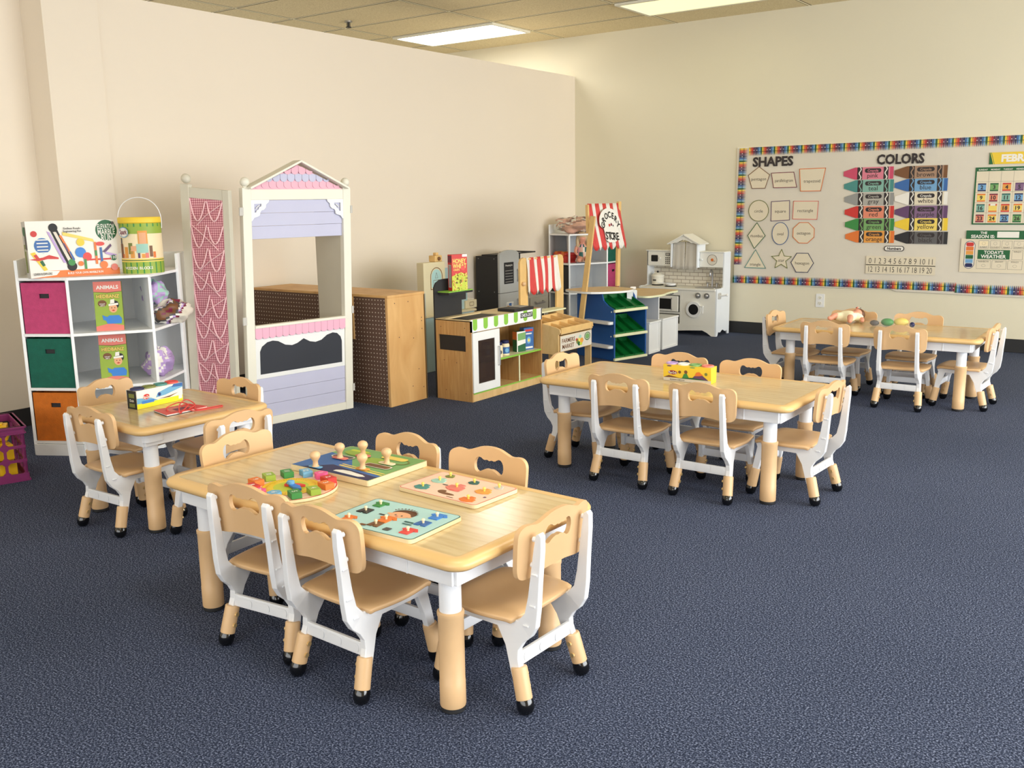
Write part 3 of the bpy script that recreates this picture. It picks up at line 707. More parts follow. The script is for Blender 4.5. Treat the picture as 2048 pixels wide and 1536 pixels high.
for lab, x, y, s, mt, pp in (('green shirt piece on the boy puzzle board', -0.097, 0.062, 0.024, 'green', shirt), ('black shorts piece on the boy puzzle board', -0.097, 0.004, 0.022, 'black', shorts), ('orange tee piece at left of the boy puzzle board', -0.095, -0.062, 0.022, 'orange', shirt),
      ('orange sweater piece worn by the boy on puzzle board', -0.004, -0.022, 0.028, 'orange', shirt), ('brown shorts piece below the boy on puzzle board', -0.003, -0.062, 0.020, 'brown', shorts), ('blue shirt piece on the boy puzzle board', 0.095, 0.062, 0.026, 'blue2', shirt),
      ('blue shorts piece on the boy puzzle board', 0.096, 0.004, 0.022, 'blue', shorts), ('red jacket piece on the boy puzzle board', 0.100, -0.060, 0.025, 'red2', shirt)):
    piece(bb, 'knob_piece', lab, x, y, [(a*s, b*s) for a, b in pp], mt, 'cream')

# ------------------------------------------------------------ dough cartons, booklet
def dough_carton(label, o, u, L, H, face_items, side_m, body_m, lids, lean=0.0, top_m='pwhite'):
    """carton standing on a table; o = front lower left corner, u = direction along the front"""
    ang = math.atan2(u[1], u[0])
    t = thing('dough_carton', label, 'toy carton', (o[0], o[1], ZT), ang)
    m = MB(); D = 0.058
    # slightly flared sleeve open at the top where the tub lids show
    prof = [(0.0, 0), (D, 0), (D+0.004, H), (-0.004, H)]
    vs = [(0, y, z) for y, z in prof] + [(L, y, z) for y, z in prof]
    m.add(vs, [(0, 3, 2, 1), (4, 5, 6, 7), (0, 4, 7, 3), (1, 2, 6, 5), (0, 1, 5, 4), (3, 7, 6, 2)], body_m)
    M = frame((0, 0, 0), (1, 0, 0), (0, -0.004, H)); M = M @ TR(0, 0, 0.0003)
    decal(m, M, L, H*1.002, face_items)
    M2 = frame((0, D, 0), (0, -1, 0), (0, 0, 1))
    m.flat(rect(0, 0, D, H), 0.0006+0.004*0, side_m, M2)
    m.flat(rect(0.012, 0.045, D-0.012, 0.062), 0.0008, 'olive', M2); m.text('Doh', D/2, 0.034, 0.010, 'pwhite', M2, 0.001); m.flat(rect(0.012, 0.006, D-0.012, 0.022), 0.0008, 'olive', M2)
    m.build('carton_sleeve', t)
    for i, lm in enumerate(lids):
        m = MB(); m.lathe([(0.0265, -0.012), (0.0275, 0.003), (0.026, 0.0065), (0.018, 0.0065), (0.017, 0.004)], lm, 24, TR(L*(i+0.5)/4, D/2, H)); m.build('tub_lid', t, smooth=True, angle=40)
    return t
dough_carton('white and blue dough carton with yellow stripe on the square table', (-3.412, 2.124), (-0.072, 0.997), 0.224, 0.075,
  [('r', 0, 0, 1, 1, 'pwhite'), ('r', 0.0, 0.0, 1, 0.3, 'brightyellow'), ('p', [(0.0, 0.28), (0.45, 0.3), (0.3, 0.5), (0, 0.6)], 'sky'), ('c', 0.2, 0.62*0.33, 0.075, 0.05, 'red'), ('p', [(0.4, 0.45), (0.62, 0.5), (1, 0.75), (1, 0.95), (0.7, 0.9), (0.45, 0.7)], 'sky'),
   ('c', 0.48, 0.2, 0.04, 'blue'), ('c', 0.48, 0.2, 0.022, 'navy'), ('p', [(0.75, 0.85), (1, 0.8), (1, 1), (0.8, 1)], 'blue'), ('p', [(0.45, 0.35), (0.7, 0.4), (0.9, 0.5), (0.7, 0.32)], 'brown'),
   ('r', 0.1, 0.25, 0.36, 0.4, 'blue2'), ('t', 'Play-Doh', 0.2, 0.6, 0.17, 'pwhite', 0.15), ('p', [(0.9, 0.1), (0.98, 0.12), (0.98, 0.4), (0.9, 0.38)], 'pwhite')], 'matte_black', 'pwhite', ['navy', 'olive', 'teal', 'red2'])
dough_carton('yellow dough carton with volcano picture on the middle table', (-1.915, 3.790), (0.999, 0.035), 0.226, 0.072,
  [('r', 0, 0, 1, 1, 'yellow'), ('r', 0, 0, 1, 0.2, 'paper'), ('p', [(0.0, 0.2), (0.12, 0.35), (0.35, 0.22)], 'brown'), ('c', 0.2, 0.17, 0.10, 0.042, 'red'), ('c', 0.2, 0.17, 0.092, 0.036, 'maroon'),
   ('p', [(0.58, 0.2), (0.66, 0.42), (0.74, 0.62), (0.82, 0.5), (0.95, 0.2)], 'purple'), ('p', [(0.66, 0.42), (0.7, 0.66), (0.76, 0.7), (0.84, 0.5), (0.76, 0.45)], 'orange'), ('p', [(0.4, 0.22), (0.44, 0.5), (0.5, 0.55), (0.55, 0.22)], 'green'),
   ('c', 0.48, 0.2, 0.035, 'brown'), ('c', 0.35, 0.19, 0.03, 'brown'), ('c', 0.9, 0.19, 0.03, 'olive'), ('p', [(0.3, 0.2), (0.6, 0.3), (0.95, 0.2)], 'dgreen'), ('c', 0.13, 0.3, 0.05, 0.012, 'purple'), ('c', 0.62, 0.3, 0.055, 0.012, 'bgreen'),
   ('t', 'Play-Doh', 0.2, 0.54, 0.15, 'pwhite', 0.17), ('t', 'MODELING COMPOUND', 0.3, 0.1, 0.06, 'dgrey', 0.5)], 'yellow', 'yellow', ['lilac', 'pwhite', 'bgreen', 'salmon'])
# booklet with red cord
t = thing('picture_booklet', 'thin red booklet lying on the square table', 'book', (0, 0, 0))
m = MB(); q = [(-3.318, 2.136), (-3.198, 2.112), (-3.196, 2.300), (-3.304, 2.290)]
cx = sum(p[0] for p in q)/4; cy = sum(p[1] for p in q)/4; t.location = (cx, cy, ZT); q = [(a-cx, b-cy) for a, b in q]
m.prism(q, 0.0, 0.0015, 'navy'); m.build('back_cover', t)
m = MB(); m.prism([(a*0.98, b*0.98) for a, b in q], 0.0015, 0.006, 'pwhite'); m.build('pages', t)
m = MB(); m.prism(q, 0.006, 0.0078, 'red2'); m.flat([(a*0.6, b*0.6) for a, b in q], 0.0082, 'salmon', ID); m.flat([(a*0.35+0.01, b*0.35) for a, b in q], 0.0085, 'maroon', ID); m.build('front_cover', t)
def spline(P, n=8):
    out = []
    for i in range(len(P)-1):
        p0 = Vector(P[max(i-1, 0)]); p1 = Vector(P[i]); p2 = Vector(P[i+1]); p3 = Vector(P[min(i+2, len(P)-1)])
        for k in range(n):
            s = k/n; out.append(0.5*((2*p1)+(-p0+p2)*s+(2*p0-5*p1+4*p2-p3)*s*s+(-p0+3*p1-3*p2+p3)*s**3))
    out.append(Vector(P[-1])); return out
m = MB(); z = 0.0115
P = [(-3.245, 2.150, z), (-3.28, 2.17, z+0.004), (-3.265, 2.215, z+0.018), (-3.225, 2.23, z+0.012), (-3.20, 2.19, z), (-3.188, 2.165, z-0.006), (-3.215, 2.185, z+0.02), (-3.262, 2.25, z+0.024), (-3.225, 2.262, z+0.006), (-3.20, 2.215, z-0.002), (-3.172, 2.23, z-0.007), (-3.160, 2.29, z-0.008), (-3.155, 2.335, z-0.008), (-3.175, 2.350, z-0.008), (-3.182, 2.30, z-0.008), (-3.19, 2.24, z-0.006), (-3.235, 2.265, z), (-3.28, 2.255, z), (-3.262, 2.225, z)]
m.tube([p + Vector((0, 0, ZT)) for p in spline(P)], 0.0022, 'red2', 8)
tag(m.build('red_cord', smooth=True), 'thin red looped cord lying on the booklet on square table', 'cord')

# ------------------------------------------------------------ corner shelves
def corner_shelf(label, P, B, levels, ztop, zbase=0.0, group='white corner cubby shelves', kick=0.07, lift=0.085):
    """P: four front points left to right, B: back points from right to left (right end, corner, left end)"""
    ox, oy = P[1]
    t = thing('corner_shelf', label, 'shelf', (ox, oy, 0), 0, group)
    rel = lambda p: (p[0]-ox, p[1]-oy)
    P = [rel(p) for p in P]; B = [rel(p) for p in B]
    outline = P + B
    for z in levels:
        m = MB(); m.prism(outline, z-0.014, z, 'shelf_white'); m.build('shelf_board', t, bevel=0.001)
    def panel(a, b, z0, z1, nm, th=0.014, mt='shelf_white'):
        d = Vector((b[0]-a[0], b[1]-a[1])); L = d.length; ang = math.atan2(d.y, d.x)
        m = MB(); m.box(0, L, -th/2, th/2, z0, z1, mt, TR(a[0], a[1], 0) @ RZ(ang)); m.build(nm, t, bevel=0.001)
    panel(P[0], B[2], 0, ztop+lift, 'side_panel'); panel(P[3], B[0], 0, ztop+lift, 'side_panel')
    panel(B[0], B[1], 0, ztop+lift, 'back_panel', 0.006); panel(B[1], B[2], 0, ztop+lift, 'back_panel', 0.006)
    # dividers run back from the two front corners
    bl = (B[1][0]*0.55+B[2][0]*0.45, B[1][1]*0.55+B[2][1]*0.45); br = (B[1][0]*0.55+B[0][0]*0.45, B[1][1]*0.55+B[0][1]*0.45)
    panel(P[1], bl, kick, levels[-1]-0.014, 'divider'); panel(P[2], br, kick, levels[-1]-0.014, 'divider')
    for a, b in ((P[0], P[1]), (P[1], P[2]), (P[2], P[3])): panel(a, b, 0, kick-0.012, 'kick_board', 0.012)
    return t
LV = [0.074, 0.346, 0.617, 0.892]
P1 = [(-4.677, 2.335), (-4.455, 2.462), (-4.255, 2.780), (-4.455, 3.080)]
B1 = [(-4.615, 3.235), (-4.90, 2.84), (-4.87, 2.47)]
corner_shelf('white corner shelf with pink, green and orange bins and game boxes', P1, B1, LV, 0.892)
P2 = [(-5.08, 7.62), (-4.79, 7.52), (-4.605, 7.90), (-4.615, 8.16)]
B2 = [(-4.70, 8.19), (-5.14, 8.19), (-5.14, 7.80)]
corner_shelf('white corner shelf in the far corner behind the grocery stand, holding a doll', P2, B2, [0.074, 0.36, 0.635, 0.908], 0.908)

def fabric_bin(label, a, b, z0, z1, depth, mt, inset=0.010, sl=0.0, sr=0.0):
    d = Vector((b[0]-a[0], b[1]-a[1])); L = d.length; ang = math.atan2(d.y, d.x)
    t = thing('fabric_bin', label, 'storage bin', (a[0], a[1], z0+0.001), ang, 'coloured fabric cubby bins')
    H = z1-z0-0.014-0.012; x0, x1 = inset, L-inset; h = H
    m = MB(); y0 = 0.006
    # front panel with handle slot: built from four strips around the slot
    sx0, sx1, sz0, sz1 = L/2-0.026, L/2+0.026, h*0.70, h*0.70+0.022
    for r in ((x0, sx0, 0, h), (sx1, x1, 0, h), (sx0, sx1, 0, sz0), (sx0, sx1, sz1, h)):
        m.box(r[0], r[1], y0, y0+0.004, r[2], r[3], mt)
    vs = [(x0, y0+0.004, 0), (x1, y0+0.004, 0), (x1-sr, depth, 0), (x0+sl, depth, 0)]
    q = vs + [(v[0], v[1], h) for v in vs]
    m.add(q, [(0, 3, 2, 1), (1, 2, 6, 5), (2, 3, 7, 6), (3, 0, 4, 7)], mt)
    m.build('bin_body', t)
    m = MB(); fr = 0.004
    for r in ((sx0-fr, sx0, sz0-fr, sz1+fr), (sx1, sx1+fr, sz0-fr, sz1+fr), (sx0, sx1, sz0-fr, sz0), (sx0, sx1, sz1, sz1+fr)): m.box(r[0], r[1], y0-0.002, y0+0.002, r[2], r[3], mt)
    m.box(sx0, sx1, y0+0.006, y0+0.008, sz0, sz1, 'matte_black'); m.build('handle_slot', t)
for z0, z1, mt, lab in ((LV[2], LV[3], 'bin_pink', 'pink fabric bin at top left of the nearer corner shelf'), (LV[1], LV[2], 'bin_green', 'dark green fabric bin below the pink one'), (LV[0], LV[1], 'bin_orange', 'orange fabric bin at the bottom of the nearer corner shelf')):
    fabric_bin(lab, P1[0], P1[1], z0, z1, 0.10, mt, sr=0.09)
fabric_bin('green fabric bin on the far corner shelf behind the striped banner', P2[2], P2[3], 0.635, 0.908, 0.10, 'bin_green', sl=0.11)
fabric_bin('pink fabric bin on the far corner shelf below the green one', P2[2], P2[3], 0.36, 0.635, 0.10, 'bin_pink', sl=0.11)
fabric_bin('black fabric bin on the far corner shelf, left column', P2[0], P2[1], 0.36, 0.635, 0.10, 'matte_black', sr=0.16)

def boxed(name, label, cat, o, u, L, D, H, body, items, z, lean=0.0, group=None, side_items=None, bev=0.001):
    """upright box: o = front lower-left corner, u = front direction, lean tilts the top back"""
    ang = math.atan2(u[1], u[0])
    t = thing(name, label, cat, (o[0], o[1], z), ang, group)
    K = Matrix.Rotation(-lean, 4, 'X')
    m = MB(); m.box(0, L, 0, D, 0, H, body, K)
    decal(m, K @ frame((0, 0, 0), (1, 0, 0), (0, 0, 1)), L, H, items)
    if side_items: decal(m, K @ frame((0, D, 0), (0, -1, 0), (0, 0, 1)), D, H, side_items)
    m.build('carton', t, bevel=bev)
    return t
game = [('r', 0, 0, 1, 1, 'lime'), ('p', [(0, 0.80), (0.25, 0.785), (0.5, 0.78), (0.75, 0.785), (1, 0.80), (1, 1), (0, 1)], 'salmon'), ('p', [(0.0, 0.79), (0.5, 0.765), (1, 0.79), (1, 0.80), (0.5, 0.78), (0, 0.80)], 'brown'),
  ('p', [(0, 0.0), (1, 0.0), (1, 0.10), (0.5, 0.15), (0, 0.09)], 'salmon'), ('c', 0.28, 0.53*1.98, 0.16, 0.13, 'brown'), ('t', 'ANIMALS', 0.5, 0.885, 0.07, 'pwhite', 0.86, 0.03), ('t', 'HEDBANZ', 0.5, 0.70, 0.075, 'brown', 0.84, 0.06), ('t', 'HEDBANZ', 0.5, 0.70, 0.07, 'byellow', 0.82, 0.02),
  ('c', 0.73, 0.50*1.98, 0.15, 0.16, 'black'), ('c', 0.66, 0.43*1.98, 0.15, 0.17, 'skin'), ('p', [(0.5, 0.50), (0.85, 0.52), (0.85, 0.56), (0.5, 0.54)], 'pwhite'), ('p', [(0.56, 0.55), (0.72, 0.56), (0.72, 0.64), (0.58, 0.63)], 'pwhite'),
  ('p', [(0.42, 0.14), (0.92, 0.14), (0.95, 0.24), (0.85, 0.31), (0.5, 0.31), (0.34, 0.24)], 'blue2'), ('p', [(0.28, 0.22), (0.42, 0.2), (0.42, 0.28), (0.25, 0.32)], 'blue2'), ('c', 0.61, 0.44*1.98, 0.018, 'black'), ('c', 0.72, 0.44*1.98, 0.018, 'black'), ('c', 0.665, 0.39*1.98, 0.05, 0.025, 'red'),
  ('t', 'WHAT', 0.28, 0.545, 0.025, 'pwhite'), ('t', 'AM I?', 0.28, 0.51, 0.025, 'pwhite')]
ug = Vector((0.62, 0.78)).normalized()
side = [('r', 0, 0, 1, 1, 'olive')]
boxed('game_box', 'lime green animals game box on the upper middle shelf', 'game box', (-4.445, 2.585), ug, 0.130, 0.032, 0.245, 'olive', game, LV[2], lean=R(5), side_items=side, group='lime green animals game boxes')
boxed('game_box', 'lime green animals game box on the lower middle shelf', 'game box', (-4.470, 2.600), ug, 0.130, 0.032, 0.245, 'olive', game, LV[1], lean=R(5), side_items=side, group='lime green animals game boxes')
# marble run box
mr = [('r', 0, 0, 1, 1, 'pwhite'), ('r', 0.0, 0.0, 1, 0.12, 'orange'), ('p', [(0, 0.0), (0.28, 0.04), (0.32, 0.11), (0, 0.13)], 'pwhite'), ('c', 0.89, 0.80*0.66, 0.125, 'dgreen'), ('t', 'ELEVATOR', 0.89, 0.88, 0.085, 'pwhite', 0.20, 0.012), ('t', 'MARBLE', 0.89, 0.78, 0.10, 'pwhite', 0.20, 0.012), ('t', 'RUN', 0.89, 0.67, 0.11, 'pwhite', 0.13, 0.012),
  ('c', 0.16, 0.56*0.66, 0.092, 'sky'), ('c', 0.16, 0.56*0.66, 0.088, 'blue')] + [('r', 0.10, y, 0.22, y+0.02, 'pwhite') for y in (0.66, 0.60, 0.54, 0.48, 0.43)] + [
  ('p', [(0.02, 0.44), (0.07, 0.46), (0.19, 0.14), (0.15, 0.12)], 'yellow'), ('p', [(0.05, 0.4), (0.085, 0.42), (0.12, 0.33), (0.09, 0.31)], 'red'), ('p', [(0.11, 0.29), (0.145, 0.31), (0.17, 0.22), (0.14, 0.2)], 'dgreen'),
  ('p', [(0.0, 0.33), (0.15, 0.36), (0.22, 0.40), (0.32, 0.35), (0.32, 0.32), (0.2, 0.33), (0.1, 0.30)], 'red'), ('c', 0.08, 0.77*0.66, 0.035, 'red'),
  ('p', [(0.25, 0.88), (0.34, 0.84), (0.50, 0.18), (0.42, 0.16)], 'matte_black'), ('p', [(0.285, 0.82), (0.325, 0.80), (0.47, 0.24), (0.435, 0.23)], 'paper'), ('c', 0.295, 0.87*0.66, 0.05, 'matte_black'), ('c', 0.46, 0.18*0.66, 0.055, 'matte_black'), ('c', 0.46, 0.25*0.66, 0.04, 'green'),
  ('p', [(0.22, 0.82), (0.25, 0.80), (0.40, 0.25), (0.37, 0.25)], 'lilac'), ('p', [(0.35, 0.74), (0.375, 0.74), (0.50, 0.3), (0.48, 0.28)], 'orange'), ('p', [(0.38, 0.6), (0.40, 0.6), (0.44, 0.46), (0.42, 0.45)], 'purple'), ('p', [(0.44, 0.45), (0.46, 0.45), (0.5, 0.3), (0.48, 0.28)], 'blue'),
  ('p', [(0.39, 0.80), (0.72, 0.66), (0.74, 0.60), (0.39, 0.74)], 'byellow'), ('c', 0.58, 0.60*0.66, 0.045, 'yellow'), ('c', 0.57, 0.42*0.66, 0.06, 'blue2'), ('c', 0.64, 0.34*0.66, 0.05, 'red2'), ('r', 0.66, 0.27, 0.92, 0.30, 'red'),
  ('r', 0.73, 0.2, 0.755, 0.6, 'orange'), ('r', 0.73, 0.35, 0.755, 0.45, 'green'), ('r', 0.79, 0.2, 0.815, 0.5, 'blue'), ('c', 0.80, 0.56*0.66, 0.05, 0.025, 'red2'), ('p', [(0.82, 0.42), (0.92, 0.56), (0.93, 0.52), (0.85, 0.40)], 'purple'), ('p', [(0.85, 0.42), (0.98, 0.36), (0.96, 0.32), (0.85, 0.38)], 'lilac'),
  ('r', 0.60, 0.12, 0.625, 0.3, 'green'), ('c', 0.56, 0.22*0.66, 0.03, 'orange'), ('c', 0.82, 0.18*0.66, 0.045, 'orange'), ('c', 0.94, 0.30*0.66, 0.034, 'dgreen'), ('t', '110', 0.94, 0.31, 0.05, 'pwhite'), ('c', 0.94, 0.13*0.66, 0.04, 'salmon'), ('c', 0.965, 0.93*0.66, 0.018, 'dgrey'),
  ('t', 'Endless Roads', 0.50, 0.86, 0.035, 'dgrey', 0.2), ('t', 'Engineering Fun', 0.50, 0.81, 0.035, 'dgrey', 0.2), ('t', 'LEARN & EXPLORE', 0.13, 0.07, 0.04, 'dgrey', 0.2), ('t', 'BUILD YOUR OWN MARBLE RUN', 0.60, 0.06, 0.035, 'pwhite', 0.4)]
um = Vector((0.262, 0.965)).normalized()
boxed('marble_run_box', 'large battered white marble run box on top of the corner shelf', 'toy box', (-4.569, 2.350), um, 0.416, 0.075, 0.272, 'lgrey', mr, LV[3], lean=R(3), side_items=[('r', 0.1, 0.1, 0.6, 0.6, 'olive'), ('r', 0.5, 0.5, 1, 0.9, 'dgrey'), ('c', 0.5, 3.0, 0.3, 'dgreen'), ('t', 'RUN', 0.5, 0.5, 0.04, 'pwhite')], bev=0.004)
# blocks tub
t = thing('blocks_tub', 'lime green round tub of wooden blocks with white wire handle', 'tub', (-4.395, 2.845, LV[3]), R(40))
r_, h_ = 0.100, 0.285
m = MB(); m.lathe([(r_-0.002, 0), (r_, 0.003), (r_, h_-0.03), (r_-0.001, h_-0.029)], 'cream', 48)
def wrap(pts, mt, dz=0.0006):
    # label patch wrapped on the cylinder, pts in (angle deg from the front, height)
    xs = [p[0] for p in pts]; a0, a1 = min(xs), max(xs); n = max(3, int((a1-a0)/5)); z0 = min(p[1] for p in pts); z1 = max(p[1] for p in pts)
    vs = []; fs = []
    for i in range(n+1):
        a = R(a0+(a1-a0)*i/n)
        for z in (z0, z1): vs.append(((r_+dz)*math.sin(a), -(r_+dz)*math.cos(a), z))
    for i in range(n): fs.append((2*i, 2*i+2, 2*i+3, 2*i+1))
    m.add(vs, fs, mt)
wrap([(-180, 0.002), (180, 0.060)], 'lime', 0.0004); wrap([(-180, 0.060), (180, 0.066)], 'byellow', 0.0006); wrap([(-180, 0.066), (180, 0.070)], 'dgreen', 0.0006); wrap([(-180, 0.070), (180, 0.076)], 'byellow', 0.0006)
wrap([(-180, 0.20), (180, 0.256)], 'lime', 0.0004)
for k in range(-9, 10):
    wrap([(k*18-2, 0.002), (k*18+2, 0.058)], 'green', 0.0007); wrap([(k*18-2, 0.235), (k*18+2, 0.255)], 'green', 0.0007)
for a, z0, z1, mt, wd in ((-50, 0.08, 0.15, 'brown', 14), (-50, 0.15, 0.18, 'dgrey', 8), (-30, 0.08, 0.135, 'borange', 12), (-15, 0.10, 0.155, 'olive', 12), (-10, 0.08, 0.12, 'borange', 12), (8, 0.08, 0.105, 'purple', 6), (30, 0.08, 0.12, 'salmon', 9), (42, 0.085, 0.14, 'brown', 9), (52, 0.08, 0.11, 'orange', 8), (-42, 0.08, 0.1, 'orange', 6), (20, 0.08, 0.1, 'borange', 9)):
    wrap([(a-wd/2, z0), (a+wd/2, z1)], mt, 0.0012)
def onc(a, z, dz=0.002): a = R(a); return frame(((r_+dz)*math.sin(a), -(r_+dz)*math.cos(a), z), (math.cos(a), math.sin(a), 0), (0, 0, 1))
wrap([(2, 0.105), (34, 0.150)], 'mint', 0.0016); wrap([(-14, 0.115), (2, 0.14)], 'skin', 0.0014); wrap([(8, 0.145), (34, 0.215)], 'borange', 0.0013); wrap([(11, 0.15), (30, 0.205)], 'skin', 0.0020)
m.flat(circ(0, 0, 0.034, 20, 0.026), 0.0, 'sky', onc(-32, 0.208, 0.0065)); m.flat(circ(0, 0, 0.031, 20, 0.022), 0.0003, 'pwhite', onc(-32, 0.208, 0.0068))
m.text('Spark', 0, 0.002, 0.022, 'maroon', onc(-32, 0.208, 0.0068), 0.0006, 0.03, 0.05)
for s, a in zip('WOODEN BLOCKS', [-34+6.2*i for i in range(13)]):
    if s != ' ': m.text(s, 0, 0, 0.013, 'pwhite', onc(a, 0.030, 0.0018), 0, 0.02)
m.build('tub_body', t, smooth=True, angle=50)
m = MB(); m.lathe([(r_+0.001, h_-0.034), (r_+0.005, h_-0.030), (r_+0.005, h_-0.008), (r_+0.002, h_-0.004), (0.02, h_-0.003)], 'yellow', 48); m.build('lid', t, smooth=True, angle=40)
m = MB(); pts = [((r_+0.008)*math.cos(PI*i/24), 0, h_-0.032+0.126*math.sin(PI*i/24)**0.8) for i in range(25)]; m.tube([(r_+0.006, 0, h_-0.06)]+pts+[(-r_-0.006, 0, h_-0.06)], 0.0022, 'white_plastic', 8); m.build('handle', t, smooth=True)

def crumple(name, label, cat, loc, rad, sc, mt, seed, rz=0.0, n=34, amp=0.28, patches=()):
    rnd = random.Random(seed); vs = []; fs = []; h = n//2
    ph = [rnd.uniform(0, 6.28) for _ in range(9)]
    for i in range(h+1):
        th = PI*i/h
        for k in range(n):
            a = 2*PI*k/n
            f = 1 + amp*(math.sin(3*a+ph[0]+2*th)*0.4 + math.sin(5*a+ph[1]-3*th)*0.3 + math.sin(7*th+ph[2]+a)*0.25) + rnd.uniform(-1, 1)*amp*0.2
            vs.append((rad*sc[0]*f*math.sin(th)*math.cos(a), rad*sc[1]*f*math.sin(th)*math.sin(a), max(0.0, rad*sc[2]*(1+f*math.cos(th)))))
    for i in range(h):
        for k in range(n): fs.append((i*n+k, (i+1)*n+k, (i+1)*n+(k+1) % n, i*n+(k+1) % n))
    m = MB(); m.add(vs, fs, mt)
    if patches:
        m.mats += [p for p in patches if p not in m.mats]
        for j in range(len(m.f)):
            ii, kk = j//n, j % n; q_ = math.sin(0.40*ii+0.15*kk+ph[4])+math.sin(2*PI*2*kk/n+ph[5]+0.2*ii)*1.1
            if q_ > -0.6: m.m[j] = m.mats.index(patches[int((q_+0.6)*1.9) % len(patches)])
    o = m.build(name, loc=loc, rz=rz, smooth=True, angle=50)
    return tag(o, label, cat)
crumple('bagged_costume', 'lilac bagged costume in the upper right cubby of the nearer corner shelf', 'toy bag', (-4.455, 2.93, LV[2]+0.10), 0.062, (1.1, 1.0, 1.0), 'film_lilac', 3, patches=('lilac', 'mint'))
crumple('bagged_costume', 'clear and dark red bagged costume sticking out of the upper cubby', 'toy bag', (-4.395, 2.985, LV[2]), 0.070, (1.0, 1.5, 0.85), 'paper', 8, patches=('maroon', 'lilac', 'pwhite', 'dgrey', 'brown'))
crumple('bagged_shoes', 'lilac bagged item on the lower right cubby of nearer corner shelf', 'toy bag', (-4.42, 2.90, LV[1]), 0.075, (0.9, 1.05, 0.95), 'film_lilac', 12, patches=('lilac', 'pwhite'))
crumple('bagged_blanket', 'clear bag of dusty pink cloth on top of the far corner shelf', 'toy bag', (-4.865, 7.76, 0.909), 0.115, (1.7, 1.45, 0.66), 'rose_bag', 21, n=40, patches=('film', 'rose_bag', 'paper'))

# red toolbox toy on far shelf
t = thing('toy_case', 'red and orange toy case on the far corner shelf, upper left cubby', 'toy case', (-4.955, 7.70, 0.6355), R(-20))
m = MB(); m.box(-0.10, 0.10, -0.06, 0.07, 0, 0.07, 'red'); m.build('case_body', t, bevel=0.008)
m = MB(); m.box(-0.104, 0.104, -0.064, 0.074, 0.07, 0.093, 'red2'); m.build('case_lid', t, bevel=0.006)
m = MB(); m.box(-0.075, -0.035, -0.068, 0.0, 0.06, 0.104, 'orange'); m.box(0.03, 0.07, -0.068, 0.0, 0.06, 0.104, 'orange'); m.build('latch', t, bevel=0.003)

# ------------------------------------------------------------ milk crate
t = thing('milk_crate', 'purple plastic crate on the carpet at the left edge of the picture', 'crate', (-4.378, 1.762, 0), R(72))
W_, D_, H_ = 0.34, 0.34, 0.255
def grid_side(M, W, H):
    m = MB(); th = 0.008
    m.box(0, W, -0.004, th, 0, 0.035, 'crate_purple', M); m.box(0, W, -0.004, th, H-0.03, H, 'crate_purple', M)
    m.box(-0.006, W+0.006, -0.012, th+0.004, H-0.008, H, 'crate_purple', M); m.box(-0.004, W+0.004, -0.009, th, H-0.034, H-0.028, 'crate_purple', M); m.box(-0.004, W+0.004, -0.009, th, 0.0, 0.008, 'crate_purple', M)
    k = 4
    for i in range(k+1):
        x = 0.0 + W*i/k; wd = 0.012 if 0 < i < k else 0.02
        m.box(max(0, x-wd/2), min(W, x+wd/2), 0, th, 0.03, H-0.03, 'crate_purple', M)
    for z in (0.095, 0.16): m.box(0, W, -0.002, th, z-0.006, z+0.006, 'crate_purple', M)
    # rounded inner corners of each cell
    for i in range(k):
        for (z0, z1) in ((0.035, 0.089), (0.101, 0.154), (0.166, H-0.034)):
            a0, a1 = W*i/k+0.006, W*(i+1)/k-0.006; q = 0.012
            for (cx, cz, sx, sz) in ((a0, z0, 1, 1), (a1, z0, -1, 1), (a0, z1, 1, -1), (a1, z1, -1, -1)):
                m.prism([(cx, cz), (cx+sx*q, cz), (cx, cz+sz*q)], -th, 0, 'crate_purple', M @ frame((0, 0, 0), (1, 0, 0), (0, 0, 1)))
    m.build('crate_side', t)
grid_side(ID, W_, H_); grid_side(TR(W_, 0, 0) @ RZ(PI/2), D_, H_); grid_side(TR(W_, D_, 0) @ RZ(PI), W_, H_); grid_side(TR(0, D_, 0) @ RZ(-PI/2), D_, H_)
m = MB(); m.box(0.004, W_-0.004, 0.004, D_-0.004, 0.0, 0.006, 'crate_purple'); m.build('crate_floor', t)
rnd = random.Random(5)
cM = TR(-4.378, 1.762, 0) @ RZ(R(72))
spots = [(0.075, 0.075, 0.012), (0.17, 0.08, 0.012), (0.265, 0.075, 0.012), (0.075, 0.17, 0.012), (0.17, 0.17, 0.012), (0.265, 0.17, 0.012), (0.075, 0.265, 0.012), (0.265, 0.265, 0.012),
         (0.085, 0.08, 0.092), (0.18, 0.085, 0.092), (0.26, 0.10, 0.092), (0.08, 0.18, 0.092), (0.18, 0.19, 0.092), (0.26, 0.26, 0.092),
         (0.09, 0.09, 0.172), (0.19, 0.10, 0.172), (0.10, 0.20, 0.172), (0.20, 0.22, 0.172), (0.26, 0.16, 0.172)]
for i, (x, y, z) in enumerate(spots):
    p = cM @ Vector((x, y, z)); m = MB(); s = 0.037
    m.box(-s, s, -s*1.1, s*1.1, 0, 0.07, 'toy_yellow'); m.box(-s*0.5, s*0.5, -s*0.6, s*0.6, 0.07, 0.077, 'toy_yellow')
    o = m.build('toy_block', loc=tuple(p), rz=rnd.uniform(-0.25, 0.25)-2.0, bevel=0.012, seg=3, smooth=True)
    tag(o, 'chunky yellow plastic toy in the purple crate, ' + ('in the bottom layer' if z < 0.05 else 'in the middle layer' if z < 0.1 else 'heaped at the top'), 'toy', 'yellow toys in the purple crate')

